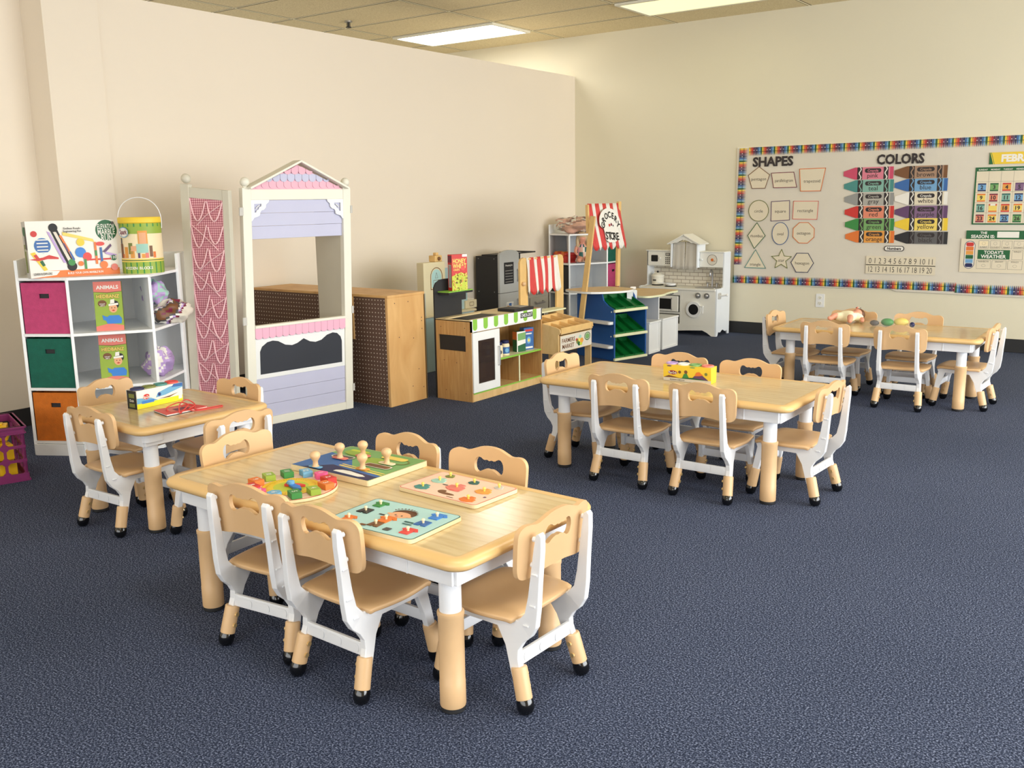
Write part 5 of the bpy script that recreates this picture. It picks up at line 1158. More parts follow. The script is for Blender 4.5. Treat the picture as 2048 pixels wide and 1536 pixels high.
# ------------------------------------------------------------ farmers market stand
t = thing('market_stand', 'light wood farmers market play stand with sloping produce tray', 'play stand', (-3.45, 5.285, 0))
Wm = 0.43
sp = [(0.0, 0.0), (0.0, 0.335), (0.015, 0.350), (0.012, 0.372), (-0.02, 0.385), (-0.26, 0.425), (-0.30, 0.44), (-0.36, 0.44), (-0.36, 0.0), (-0.31, 0.0), (-0.31, 0.20), (-0.05, 0.20), (-0.05, 0.0)]
for y in (0.0, Wm-0.012):
    m = MB(); bmv = [(x, z) for x, z in sp]
    vs, fs = holed_plate(bmv, None, 0.012, 1); m.add(vs, fs, 'market_wood', Matrix.Translation((0, y, 0)) @ RZ(0)); m.build('side_board', t, bevel=0.001)
m = MB(); m.box(-0.008, 0.0, 0.012, Wm-0.012, 0.215, 0.325, 'market_wood'); Mg = frame((0, 0, 0), (0, 1, 0), (0, 0, 1))
m.flat(rect(0.014, 0.218, Wm-0.014, 0.322), 0.0004, 'paper', Mg); m.text('FARMERS', 0.115, 0.288, 0.028, 'brown', Mg, 0.001, 0.02, 0.165); m.text('MARKET', 0.112, 0.248, 0.028, 'brown', Mg, 0.001, 0.02, 0.15)
for (a, b, r, c) in ((0.235, 0.262, 0.022, 'olive'), (0.26, 0.275, 0.022, 'byellow'), (0.285, 0.265, 0.022, 'borange'), (0.25, 0.245, 0.018, 'dgreen'), (0.275, 0.245, 0.018, 'ygreen'), (0.22, 0.275, 0.014, 'red'), (0.265, 0.292, 0.016, 'mint')): m.flat(circ(a, b, r, 12, r*0.8), 0.001+a*0.001, c, Mg)
ring(m, circ(0.36, 0.285, 0.036, 24, 0.026), 0.006, 'green', Mg); m.flat(circ(0.36, 0.285, 0.028, 20, 0.019), 0.001, 'bgreen', Mg)
m.build('sign_board', t)
m = MB(); m.box(-0.30, 0.008, 0.012, Wm-0.012, 0.335, 0.343, 'market_wood', Matrix.Shear('XY', 4, (0, 0)) if False else ID); m.build('tray_bottom', t)
m = MB(); 
def tz(x): return 0.385 + (-0.02-x)*(0.04/0.24)
for x in (0.004, -0.14, -0.285):
    m.box(x-0.005, x+0.005, 0.012, Wm-0.012, 0.343, tz(x)-0.002, 'pine')
for k in range(1, 4):
    y = Wm*k/4; m.prism([(-0.28, 0.343), (-0.0, 0.343), (-0.0, 0.372), (-0.28, 0.42)], -0.004, 0.004, 'pine', frame((0, y, 0), (1, 0, 0), (0, 0, 1)))
m.build('tray_dividers', t)
m = MB(); m.box(-0.40, -0.29, -0.01, Wm+0.11, 0.440, 0.450, 'cream_edge'); m.build('ledge', t, bevel=0.002)
for k, y in enumerate((0.075, 0.535)):
    m = MB(); pts = [(y, 0.10 if k == 0 else 0.10), (y+0.092, 0.10), (y+0.092, 0.800), (y+0.080, 0.825), (y+0.046, 0.835), (y+0.012, 0.825), (y, 0.800)]
    m.prism(pts, 0, 0.016, 'pine', frame((-0.385, 0, 0), (0, 1, 0), (0, 0, 1))); m.build('awning_post', t, bevel=0.002)
m = MB(); m.ball((-0.360, 0.105, 0.655), 0.016, 'wood_knob', 14); m.build('knob', t, smooth=True)
def cloth_stripes(m, ya, yb, zt, zb, n, x0, x1, M=ID, amp=0.008, scal=0.03, seed=1, first='stripe_red'):
    rnd = random.Random(seed); nx = n*6; nz = 10; ph = rnd.uniform(0, 6)
    for i in range(nx):
        vs = []
        for j in range(nz+1):
            for k in (i, i+1):
                s = k/nx; u = j/nz; y = ya+(yb-ya)*s; loc = (s*n) % 1.0
                zb_ = zb - scal*(math.sin(PI*((s*n) % 1.0)) if k % 6 else 0.0)
                z = zt+(zb_-zt)*u; bulge = math.sin(s*n*PI*1.1+ph)*amp*(0.4+u)+math.sin(s*9+ph*2+u*2)*amp*u
                vs.append((x0+(x1-x0)*u+bulge, y + math.sin(u*3+ph)*0.006*u, z))
        fs = [(2*j, 2*j+1, 2*j+3, 2*j+2) for j in range(nz)]
        other = 'pwhite' if first == 'stripe_red' else 'stripe_red'
        m.add(vs, fs, first if (i//6) % 2 == 0 else other, M)
m = MB(); cloth_stripes(m, 0.150, 0.545, 0.832, 0.600, 9, -0.372, -0.350, seed=3, first='pwhite'); o = m.build('awning_cloth', t, smooth=True, angle=80); sd = o.modifiers.new('thick', 'SOLIDIFY'); sd.thickness = 0.002
m = MB(); m.tube([(-0.378, 0.09, 0.822), (-0.378, 0.61, 0.822)], 0.009, 'pine', 10); m.build('awning_rod', t)

# ------------------------------------------------------------ grocery store stand
A_ = Vector((-3.600, 6.285, 0)); B_ = Vector((-3.505, 6.625, 0)); du = (B_-A_).normalized(); ag = math.atan2(du.y, du.x)
t = thing('grocery_stand', 'blue play grocery stand with green bins and striped banner', 'play stand', tuple(A_), ag)
Wg = (B_-A_).length; Dg = 0.42
side = [(0.0, 0.0), (0.0, 0.385), (0.012, 0.398), (0.07, 0.420), (0.12, 0.455), (0.14, 0.51), (Dg, 0.51), (Dg, 0.0)]
for x in (0.0, Wg-0.012):
    m = MB(); m.prism(side, 0, 0.012, 'store_blue', frame((x+0.012 if x == 0 else x+0.012, 0, 0), (0, 1, 0), (0, 0, 1)) if False else frame((x, 0, 0), (0, 1, 0), (0, 0, 1)))
    for (a, b) in ((0.03, 0.375), (0.035, 0.185)): m.prism(circ(a, b, 0.006, 10), -0.002 if x == 0 else 0, 0.014, 'pwhite', frame((x, 0, 0), (0, 1, 0), (0, 0, 1)))
    m.build('side_board', t, bevel=0.0015)
m = MB(); m.box(0.012, Wg-0.012, Dg-0.012, Dg, 0, 0.51, 'store_blue'); m.build('back_board', t)
for (z, zb_) in ((0.388, 0.49), (0.198, 0.32), (0.012, 0.135)):
    m = MB(); m.box(-0.004, Wg+0.004, -0.014, 0.006, z-0.016, z+0.006, 'cream_edge'); m.build('front_rail', t, bevel=0.004, seg=3)
    for k in range(3):
        xa = 0.014+(Wg-0.028)*k/3+0.002; xb = 0.014+(Wg-0.028)*(k+1)/3-0.002; dpt = 0.20; m = MB(); th = 0.004
        f0, b0 = z-0.012, zb_-0.03
        def slab(x0, x1, o0, o1):
            vs = [(x0, 0.004, f0+o0), (x1, 0.004, f0+o0), (x1, dpt, b0+o0), (x0, dpt, b0+o0), (x0, 0.004, f0+o1), (x1, 0.004, f0+o1), (x1, dpt, b0+o1), (x0, dpt, b0+o1)]
            m.add(vs, [(0, 3, 2, 1), (4, 5, 6, 7), (0, 1, 5, 4), (1, 2, 6, 5), (2, 3, 7, 6), (3, 0, 4, 7)], 'bin_plastic_green')
        slab(xa, xb, 0, th); slab(xa, xa+th, 0, 0.030); slab(xb-th, xb, 0, 0.030)
        m.box(xa, xb, 0.004, 0.010, f0, f0+0.030, 'bin_plastic_green'); m.box(xa, xb, dpt-0.005, dpt, b0, b0+0.035, 'bin_plastic_green')
        m.build('produce_bin', t, bevel=0.001)
for z in (0.303, 0.118):
    m = MB(); m.prism(rrect(-0.055, -0.02+0.02, 0.0, 0.30, 0.02), z-0.022, z, 'white'); m.build('side_ledge', t, bevel=0.004, seg=3)
Mc = ID
ct = [(-0.12, 0.46), (-0.14, 0.18), (-0.05, 0.09), (0.08, 0.04), (0.20, 0.035), (0.31, 0.09), (0.345, 0.16), (0.36, 0.38), (0.20, 0.47), (0.0, 0.49)]
m = MB(); m.prism(smooth_loop(ct, 2), 0.512, 0.528, 'white', None, 'counter_wood'); m.build('counter_top', t, bevel=0.002)
# leaning post on the left, upright post on the right, banner
inv = (TR(*A_) @ RZ(ag)).inverted()
m = MB(); 
def plank(m, p0, p1, wv, w_, th, mt):
    p0, p1 = Vector(p0), Vector(p1); d = (p1-p0).normalized(); wv = Vector(wv); wv = (wv-d*wv.dot(d)).normalized(); nn = d.cross(wv)
    vs = [p0+wv*a*w_/2+nn*b*th/2 for a, b in ((-1, -1), (1, -1), (1, 1), (-1, 1))] + [p1+wv*a*w_/2+nn*b*th/2 for a, b in ((-1, -1), (1, -1), (1, 1), (-1, 1))]
    m.add(vs, [(0, 3, 2, 1), (4, 5, 6, 7), (0, 1, 5, 4), (1, 2, 6, 5), (2, 3, 7, 6), (3, 0, 4, 7)], mt)
plank(m, inv @ Vector((-3.88, 6.245, 0.24)), inv @ Vector((-3.765, 6.245, 1.10)), inv.to_3x3() @ Vector((1, 0, 0)), 0.042, 0.02, 'pine'); m.build('banner_post', t, bevel=0.002)
m = MB(); plank(m, inv @ Vector((-3.815, 6.255, 0.97)), inv @ Vector((-3.83, 6.265, 1.185)), inv.to_3x3() @ Vector((1, 0, 0)), 0.024, 0.02, 'pine'); m.build('banner_post', t, bevel=0.002)
m = MB(); plank(m, inv @ Vector((-3.84, 6.755, 0.529)), inv @ Vector((-3.835, 6.76, 1.205)), inv.to_3x3() @ Vector((0, 1, 0)), 0.042, 0.022, 'pine'); m.build('banner_post', t, bevel=0.002)
BM = inv
m = MB(); cloth_stripes(m, 6.275, 6.765, 1.192, 0.865, 9, -3.835, -3.770, BM, amp=0.006, scal=0.03, seed=6); 
o = m.build('striped_banner', t, smooth=True, angle=80); sd = o.modifiers.new('thick', 'SOLIDIFY'); sd.thickness = 0.002
m = MB(); Mg = BM @ frame((-3.775, 6.53, 1.02), (0, 1, 0), (-0.18, 0, 1))
def outl(s, x, y, h, rot=0, mw=None):
    Mr = Mg @ Matrix.Translation((x, y, 0)) @ Matrix.Rotation(rot, 4, 'Z')
    m.text(s, 0, 0, h, 'black', Mr, 0.0, 0.03)
bgp = [(-0.165, 0.02), (-0.14, 0.09), (-0.06, 0.135), (0.04, 0.14), (0.13, 0.10), (0.165, 0.03), (0.145, -0.02), (0.105, -0.02), (0.10, -0.125), (-0.10, -0.13), (-0.10, -0.02), (-0.135, -0.01)]
m.prism(smooth_loop(bgp, 1), -0.006, -0.002, 'pwhite', Mg)
for i, ch_ in enumerate('GROCERY'):
    a = R(74-24.6*i); outl(ch_, -0.122*math.sin(a), -0.025+0.118*math.cos(a)*0.95, 0.046, a*0.7)
for i, ch_ in enumerate('STORE'): outl(ch_, -0.082+0.041*i, -0.074+(-0.003)*i, 0.056)
m.flat(circ(-0.02, 0.005, 0.012, 10), 0.0, 'red', Mg); m.flat(circ(0.01, 0.01, 0.012, 10), 0.0, 'maroon', Mg); m.flat(circ(0.035, 0.0, 0.008, 10), 0.0, 'dgrey', Mg)
m.build('banner_sign', t)

# ------------------------------------------------------------ curved play table with white storage stools
t = thing('curved_play_table', 'wood-topped play table with wavy edge standing between grocery stand and white kitchen', 'table', (-3.60, 6.70, 0))
ct = [(-0.36, 0.10), (-0.20, 0.045), (-0.02, -0.005), (0.06, -0.005), (0.085, 0.06), (0.10, 0.20), (0.065, 0.33), (0.045, 0.44), (0.06, 0.54), (0.03, 0.61), (-0.06, 0.63), (-0.36, 0.61), (-0.40, 0.30)]
m = MB(); m.prism(smooth_loop(ct, 2), 0.448, 0.464, 'cream_edge', None, 'counter_wood'); m.build('tabletop', t, bevel=0.002)
m = MB(); m.box(-0.36, 0.043, 0.225, 0.239, 0.0, 0.448, 'panel_grey'); m.box(0.043, 0.046, 0.225, 0.239, 0.0, 0.448, 'white'); m.build('support_panel', t, bevel=0.001)
for (x, y, wx, hx_) in ((-0.05, -0.050, 0.040, 0.050), (-0.33, 0.48, 0.025, 0.022)):
    m = MB(); m.prism(rrect(-wx, -0.03 if y < 0 else 0.0, wx, hx_, 0.008), -0.006, 0.006, 'white', frame((x, y, 0.464), (0.8, 0.6, 0), (0, 0, 1))); m.build('end_stop', t, bevel=0.001)
def stool(label, x, y, ln):
    t = thing('storage_stool', label, 'stool', (x, y, 0), 0, 'white storage stools under the curved play table')
    for yy in (0.0, ln-0.012):
        m = MB(); m.box(-0.19, 0, yy, yy+0.012, 0.0, 0.255, 'white'); m.build('side_board', t, bevel=0.001)
    m = MB(); m.box(-0.012, -0.004, 0.012, ln-0.012, 0.012, 0.245, 'white')
    m.box(-0.004, 0.004, 0.0, ln, 0.0, 0.018, 'white'); m.box(-0.004, 0.004, 0.0, 0.016, 0.018, 0.240, 'white'); m.box(-0.004, 0.004, ln-0.016, ln, 0.018, 0.240, 'white'); m.build('front_frame', t, bevel=0.0015)
    m = MB(); m.box(-0.20, 0.010, -0.002, ln+0.002, 0.243, 0.258, 'white'); m.build('seat_board', t, bevel=0.003)
stool('white storage stool beside the blue grocery stand, under the curved table', -3.520, 6.695, 0.195)
stool('white storage stool nearer the white play kitchen', -3.535, 6.955, 0.285)

# ------------------------------------------------------------ white play kitchen
KX0, KX1, KY = -4.235, -3.462, 7.862
t = thing('white_play_kitchen', 'cream white play kitchen with gabled hood, brick tiles, oven and washer', 'play kitchen', (KX0, KY, 0))
Wk = KX1-KX0; Dk = 0.285; HC = 0.415
MF = lambda y: frame((0, y, 0), (1, 0, 0), (0, 0, 1))
# right side panel with its stepped outline and cut-out foot
sd_ = [(0.0, 0.0), (0.03, 0.0), (0.05, 0.035), (0.09, 0.028), (0.14, 0.05), (0.20, 0.028), (0.235, 0.035), (0.255, 0.0), (Dk, 0.0), (Dk, 0.742), (0.145, 0.742), (0.145, 0.435), (0.10, 0.425), (0.0, HC+0.012)]
for nm, x in (('side_panel', Wk-0.014), ('side_panel', 0.0)):
    vs, fs = holed_plate([(a, b) for a, b in sd_], None, 0.014, 1); m = MB(); m.add(vs, fs, 'kitchen_bright', TR(x, 0, 0) @ RZ(PI/2)); 
    m.build(nm, t, bevel=0.0015)
m = MB(); vs, fs = holed_plate([(0.014, 0.0), (0.045, 0.0), (0.06, 0.03), (0.12, 0.048), (0.25, 0.04), (0.38, 0.03), (0.50, 0.04), (0.64, 0.048), (Wk-0.09, 0.03), (Wk-0.045, 0.0), (Wk-0.014, 0.0), (Wk-0.014, 0.085), (0.014, 0.085)], None, 0.012, 1)
m.add(vs, fs, 'kitchen_white', TR(0, 0.012, 0)); m.build('foot_rail', t)
m = MB(); xo1 = 0.43
for b in ((0.014, 0.06, 0.085, HC-0.01), (xo1-0.016, xo1+0.01, 0.085, HC-0.01), (xo1+0.01, Wk-0.014, 0.085, HC-0.01), (0.06, xo1-0.016, 0.185, 0.20), (0.06, xo1-0.016, 0.355, HC-0.01), (0.06, xo1-0.016, 0.085, 0.095)): m.box(b[0], b[1], 0, 0.012, b[2], b[3], 'kitchen_white')
m.build('front_panel', t, bevel=0.001)
m = MB(); m.box(0.014, xo1, 0.012, Dk-0.02, 0.08, 0.09, 'oven_grey'); m.box(0.014, xo1, Dk-0.03, Dk-0.02, 0.085, 0.40, 'kitchen_white'); m.build('open_shelf', t)
m = MB(); m.box(0.0, Wk-0.014, -0.012, Dk-0.01, HC-0.01, HC+0.008, 'kitchen_white'); m.build('worktop', t, bevel=0.002)
m = MB(); m.box(0.014, Wk-0.014, Dk-0.022, Dk-0.01, HC+0.008, 0.73, 'subway_tile'); m.build('tile_splashback', t)
d = MB(); d.box(0.072, xo1-0.028, -0.014, 0.0, 0.205, 0.348, 'kitchen_white'); d = d.build('oven_door', t, bevel=0.004)
m = MB(); m.flat(rrect(0.175, 0.225, 0.335, 0.322, 0.008), 0.0145, 'black', MF(0)); ring(m, rrect(0.170, 0.220, 0.340, 0.327, 0.008), 0.006, 'white', MF(0), 0.0150); m.build('oven_window', d)
m = MB(); m.tube([(0.105, -0.014, 0.225), (0.092, -0.034, 0.25), (0.090, -0.038, 0.28), (0.092, -0.034, 0.31), (0.105, -0.014, 0.335)], 0.006, 'white', 8); m.build('handle', d, smooth=True)
for x in (0.135, 0.335):
    m = MB(); m.prism(circ(x, 0.383, 0.024, 20), 0, 0.012, 'steel', MF(0)); m.box(x-0.004, x+0.004, -0.022, -0.012, 0.365, 0.401, 'steel'); m.build('dial', t, bevel=0.002)
m = MB(); m.prism(rrect(0.205, 0.372, 0.255, 0.392, 0.004), 0, 0.003, 'matte_black', MF(0)); m.text('8:00', 0.23, 0.382, 0.010, 'lgrey', MF(0), 0.0035, 0.01); m.build('clock_display', t)
for x in (0.595, 0.680):
    m = MB(); m.prism(circ(x, 0.362, 0.026, 10), 0, 0.012, 'steel', MF(0)); m.ball((x, -0.014, 0.362), 0.014, 'steel', 12); m.build('washer_dial', t, bevel=0.003)
m = MB(); m.prism(circ(0.555, 0.235, 0.072, 32), 0, 0.014, 'white', MF(0)); m.flat(circ(0.555, 0.235, 0.048, 32), 0.0146, 'black', MF(0)); wd = m.build('washer_door', t, bevel=0.004)
m = MB(); m.box(0.645, 0.655, -0.028, -0.018, 0.205, 0.27, 'white'); m.box(0.620, 0.655, -0.022, -0.010, 0.262, 0.272, 'white'); m.build('handle', wd, bevel=0.003)
# upper boxes, clock, microwave
YU = 0.145
m = MB(); m.box(0.0, 0.262, YU, Dk-0.02, 0.605, 0.742, 'kitchen_white'); m.box(-0.01, 0.265, YU-0.012, Dk-0.02, 0.742, 0.752, 'kitchen_white'); mw = m.build('microwave', t, bevel=0.003)
m = MB(); m.prism(rrect(0.012, 0.614, 0.168, 0.735, 0.002), 0, 0.006, 'kitchen_white', MF(YU)); m.flat(rrect(0.045, 0.645, 0.115, 0.705, 0.008), 0.0066, 'black', MF(YU)); m.ball((0.140, YU-0.014, 0.675), 0.010, 'white', 12); m.build('microwave_door', mw, bevel=0.001)
m = MB(); m.flat(rrect(0.190, 0.700, 0.235, 0.725, 0.003), 0.001, 'matte_black', MF(YU)); m.flat(rrect(0.195, 0.705, 0.230, 0.720, 0.003), 0.0016, 'lgrey', MF(YU))
for i in range(3):
    for j in range(4): m.flat(rrect(0.190+0.017*i, 0.625+0.017*j, 0.200+0.017*i, 0.636+0.017*j, 0.002), 0.001, 'matte_black', MF(YU))
m.build('keypad', mw)
m = MB(); m.box(0.535, Wk-0.014, YU, Dk-0.02, 0.605, 0.738, 'kitchen_white'); m.box(0.530, Wk, YU-0.012, Dk-0.02, 0.738, 0.748, 'kitchen_white'); cb = m.build('clock_cupboard', t, bevel=0.003)
m = MB(); ring(m, circ(0.655, 0.672, 0.047, 40), 0.003, 'dgrey', MF(YU), 0.001); m.flat(circ(0.655, 0.672, 0.045, 32), 0.0008, 'paper', MF(YU)); m.flat(circ(0.655, 0.672, 0.014, 12), 0.0014, 'orange', MF(YU)); m.flat(rect(0.653, 0.660, 0.685, 0.664), 0.0020, 'brown', MF(YU)); m.flat(rect(0.642, 0.672, 0.656, 0.676), 0.0020, 'brown', MF(YU)); m.build('clock_face', cb)
m = MB(); m.ball((0.560, YU-0.010, 0.672), 0.010, 'white', 12); m.build('knob', cb, smooth=True)
# hood house
YH = 0.10
for x in (0.262, 0.52):
    m = MB(); m.box(x, x+0.013, YH, Dk-0.02, 0.600, 0.818, 'kitchen_bright'); m.build('hood_side', t, bevel=0.002)
m = MB(); hx = 0.397
pp = [(0.245, 0.812), (0.275, 0.812), (0.30, 0.822), (0.325, 0.822), (0.345, 0.835), (hx-0.01, 0.850), (hx, 0.845), (hx+0.01, 0.850), (0.45, 0.835), (0.468, 0.822), (0.495, 0.822), (0.52, 0.812), (0.55, 0.812), (hx, 0.893)]
vs, fs = holed_plate(pp, None, 0.012, 1); m.add(vs, fs, 'kitchen_white', TR(0, YH+0.006, 0)); m.build('gable_board', t)
for sg in (-1, 1):
    L_ = math.hypot(0.165, 0.087); a_ = math.atan2(0.087, 0.165)
    m = MB(); Mr = TR(hx, 0, 0.902) @ Matrix.Rotation(a_ if sg > 0 else PI-a_, 4, 'Y')
    if sg > 0: m.box(0, L_, YH-0.02, Dk-0.01, -0.011, 0.0, 'kitchen_white', Mr)
    else: m.box(0, L_, YH-0.02, Dk-0.01, 0.0, 0.011, 'kitchen_white', Mr)
    m.build('hood_roof', t, bevel=0.0015)
m = MB(); m.tube([(0.27, YH+0.03, 0.822), (0.525, YH+0.03, 0.822)], 0.004, 'steel', 8); m.build('curtain_rod', t)
for x0, x1 in ((0.278, 0.398), (0.402, 0.524)):
    vs = []; fs = []; nx = 16
    for i in range(nx+1):
        for j in range(7):
            u = j/6; x = x0+(x1-x0)*i/nx; x = (x0+x1)/2+(x-(x0+x1)/2)*(0.94+0.10*u)
            vs.append((x, YH+0.022+0.0022*math.sin(i*0.8)*(0.5+u*0.6)-0.012*u, 0.832-0.25*u))
    for i in range(nx):
        for j in range(6): fs.append((i*7+j, i*7+j+1, (i+1)*7+j+1, (i+1)*7+j))
    m = MB(); m.add(vs, fs, 'canvas'); o = m.build('curtain', t, smooth=True); s_ = o.modifiers.new('thick', 'SOLIDIFY'); s_.thickness = 0.002
# tap, burners, towel rod
m = MB(); m.tube(spline([(0.63, Dk-0.07, HC+0.008), (0.63, Dk-0.07, 0.52), (0.63, Dk-0.075, 0.565), (0.63, Dk-0.10, 0.575), (0.63, Dk-0.12, 0.55), (0.63, Dk-0.12, 0.525)], 5), 0.008, 'steel', 10); 
for x in (0.585, 0.675): m.tube([(x, Dk-0.07, HC+0.008), (x, Dk-0.07, 0.455)], 0.008, 'steel', 10); m.tube([(x-0.015, Dk-0.07, 0.458), (x+0.015, Dk-0.07, 0.458)], 0.006, 'steel', 8)
m.build('tap', t, smooth=True)
m = MB(); m.prism(rrect(0.54, 0.03, 0.74, 0.17, 0.02), HC+0.008, HC+0.014, 'steel'); m.build('sink', t, bevel=0.002)
for x, y in ((0.10, 0.17), (0.27, 0.10)):
    m = MB(); m.lathe([(0.055, HC+0.008), (0.055, HC+0.013), (0.03, HC+0.015)], 'matte_black', 24, TR(x, y, 0)); m.build('burner', t)
m = MB(); m.prism(rrect(-0.028, -0.028, 0.028, 0.028, 0.012), 0, 0.008, 'lgrey', frame((Wk, 0.05, 0.36), (0, 1, 0), (0, 0, 1))); m.tube([(Wk+0.006, 0.05, 0.36), (Wk+0.075, 0.05, 0.372)], 0.007, 'white', 10); m.ball((Wk+0.075, 0.05, 0.372), 0.012, 'white', 12); m.build('towel_holder', t)
# pots
t = thing('toy_stockpot', 'white lidded toy stockpot on the left burner of white kitchen', 'toy pot', (KX0+0.10, KY+0.17, HC+0.0155))
m = MB(); m.lathe([(0.040, 0), (0.054, 0.004), (0.058, 0.075), (0.061, 0.078)], 'offwhite', 28); m.flat(rrect(-0.022, 0.035, 0.012, 0.050, 0.004), 0.0, 'dgrey', frame((0.0, -0.0575, 0), (1, 0, 0), (0, 0, 1))); m.build('pot_body', t, smooth=True, angle=50)
m = MB(); m.lathe([(0.062, 0.078), (0.060, 0.086), (0.035, 0.104), (0.012, 0.110)], 'offwhite', 28); m.build('lid', t, smooth=True)
m = MB(); m.ball((0, 0, 0.118), 0.010, 'matte_black', 12); m.build('lid_knob', t, smooth=True)
t = thing('toy_frying_pan', 'small black and white toy frying pan on the right burner', 'toy pan', (KX0+0.27, KY+0.10, HC+0.0155))
m = MB(); m.lathe([(0.036, 0), (0.044, 0.003), (0.050, 0.022), (0.047, 0.022), (0.042, 0.006), (0.01, 0.005)], 'white', 28); m.flat(circ(0, 0, 0.0445, 24), 0.0165, 'black', ID); m.build('pan_body', t, smooth=True, angle=40)
m = MB(); m.tube([(-0.045, -0.01, 0.018), (-0.115, -0.035, 0.030)], 0.006, 'white', 8); m.build('handle', t, smooth=True)

# ------------------------------------------------------------ dolls
def skin_body(name, pts, edges, radii, mt, parent, lvl=2):
    me = bpy.data.meshes.new(name); me.from_pydata(pts, edges, []); me.materials.append(MATS[mt])
    o = bpy.data.objects.new(name, me); COL.objects.link(o); o.parent = parent
    sk = o.modifiers.new('skin', 'SKIN'); sk.use_smooth_shade = True
    for i, r in enumerate(radii): me.skin_vertices[0].data[i].radius = (r, r); me.skin_vertices[0].data[i].use_root = (i == 0)
    su = o.modifiers.new('sub', 'SUBSURF'); su.levels = lvl; su.render_levels = lvl
    return o
# baby doll lying on its back on the farthest table
t = thing('baby_doll', 'baby doll in pale yellow romper lying on the farthest table', 'doll', (-1.805, 6.12, ZT), R(80)); t.scale = (0.85, 0.85, 0.85)
# local: +x towards the head
pts = [(0, 0, 0.045), (0.05, 0, 0.05), (0.095, 0, 0.050), (0.125, 0, 0.050), (0.155, 0, 0.055), (0.185, 0, 0.056),
       (-0.025, 0.035, 0.045), (-0.075, 0.060, 0.062), (-0.125, 0.070, 0.038), (-0.145, 0.075, 0.055), (-0.025, -0.035, 0.045), (-0.075, -0.065, 0.058), (-0.125, -0.085, 0.030), (-0.140, -0.095, 0.048),
       (0.090, 0.050, 0.045), (0.060, 0.090, 0.030), (0.030, 0.105, 0.025), (0.015, 0.11, 0.025), (0.090, -0.050, 0.045), (0.065, -0.090, 0.028), (0.035, -0.105, 0.022), (0.02, -0.108, 0.022)]
edges = [(0, 1), (1, 2), (2, 3), (3, 4), (4, 5), (0, 6), (6, 7), (7, 8), (8, 9), (0, 10), (10, 11), (11, 12), (12, 13), (2, 14), (14, 15), (15, 16), (16, 17), (2, 18), (18, 19), (19, 20), (20, 21)]
radii = [0.042, 0.046, 0.040, 0.020, 0.045, 0.042, 0.028, 0.024, 0.018, 0.014, 0.028, 0.024, 0.018, 0.014, 0.022, 0.017, 0.014, 0.011, 0.022, 0.017, 0.014, 0.011]
skin_body('doll_body', pts, edges, radii, 'doll_skin', t)
skin_body('romper', [(-0.005, 0, 0.046), (0.05, 0, 0.051), (0.100, 0, 0.051), (-0.030, 0.036, 0.046), (-0.075, 0.060, 0.060), (-0.030, -0.036, 0.046), (-0.075, -0.065, 0.057), (0.090, 0.050, 0.046), (0.062, 0.088, 0.032), (0.090, -0.050, 0.046), (0.067, -0.088, 0.030)],
          [(0, 1), (1, 2), (0, 3), (3, 4), (0, 5), (5, 6), (2, 7), (7, 8), (2, 9), (9, 10)], [0.046, 0.051, 0.043, 0.036, 0.033, 0.036, 0.033, 0.029, 0.026, 0.029, 0.026], 'doll_cloth', t)
m = MB(); m.ball((0.176, 0, 0.054), 0.048, 'hair', 16, (0.9, 1.0, 0.95), TR(0.012, 0, -0.006)); m.build('doll_hair', t, smooth=True)
m = MB(); m.ball((0.165, 0, 0.104), 0.007, 'doll_skin', 10); m.ball((0.178, 0.017, 0.100), 0.004, 'dgrey', 8); m.ball((0.178, -0.017, 0.100), 0.004, 'dgrey', 8); m.ball((0.148, 0, 0.100), 0.005, 'red2', 8, (0.6, 1.4, 0.6)); m.build('face', t, smooth=True)
# doll sitting on the far corner shelf
t = thing('sitting_doll', 'fair-haired doll in floral top sitting on the far corner shelf, legs over the edge', 'doll', (-4.735, 7.665, 0.6355), R(40)); t.scale = (1.15, 1.15, 1.15)
# local: faces -y, sits at origin
pts = [(0, 0.02, 0.035), (0, 0.03, 0.085), (0, 0.03, 0.135), (0, 0.025, 0.160), (0, 0.015, 0.195), (0, 0.012, 0.222), (0.03, -0.01, 0.030), (0.035, -0.075, 0.038), (0.036, -0.125, 0.020), (-0.03, -0.01, 0.030), (-0.035, -0.075, 0.036), (-0.05, -0.12, 0.022),
       (0.045, 0.03, 0.130), (0.062, 0.0, 0.095), (0.05, -0.04, 0.070), (-0.045, 0.03, 0.130), (-0.062, 0.0, 0.095), (-0.05, -0.04, 0.070)]
edges = [(0, 1), (1, 2), (2, 3), (3, 4), (4, 5), (0, 6), (6, 7), (7, 8), (0, 9), (9, 10), (10, 11), (2, 12), (12, 13), (13, 14), (2, 15), (15, 16), (16, 17)]
radii = [0.034, 0.034, 0.030, 0.013, 0.036, 0.034, 0.024, 0.018, 0.017, 0.024, 0.018, 0.017, 0.017, 0.013, 0.010, 0.017, 0.013, 0.010]
skin_body('doll_body', pts, edges, radii, 'doll_skin', t)
m = MB(); m.lathe([(0.060, 0.012), (0.052, 0.04), (0.040, 0.09), (0.040, 0.13), (0.022, 0.153)], 'paper', 16, TR(0, 0.025, 0))
rnd = random.Random(2); m.mats += ['pink_light', 'tealdark', 'rose_bag']
for j in range(len(m.f)): m.m[j] = rnd.choice([0, 0, 1, 2, 3])
m.build('floral_top', t, smooth=True, angle=60)
m = MB(); m.ball((0, 0.030, 0.208), 0.042, 'doll_blond', 14, (1.15, 1.0, 1.12)); m.ball((0.040, 0.02, 0.17), 0.022, 'doll_blond', 10, (0.7, 0.9, 2.6)); m.ball((-0.040, 0.02, 0.17), 0.022, 'doll_blond', 10, (0.7, 0.8, 2.4)); m.build('doll_hair', t, smooth=True)
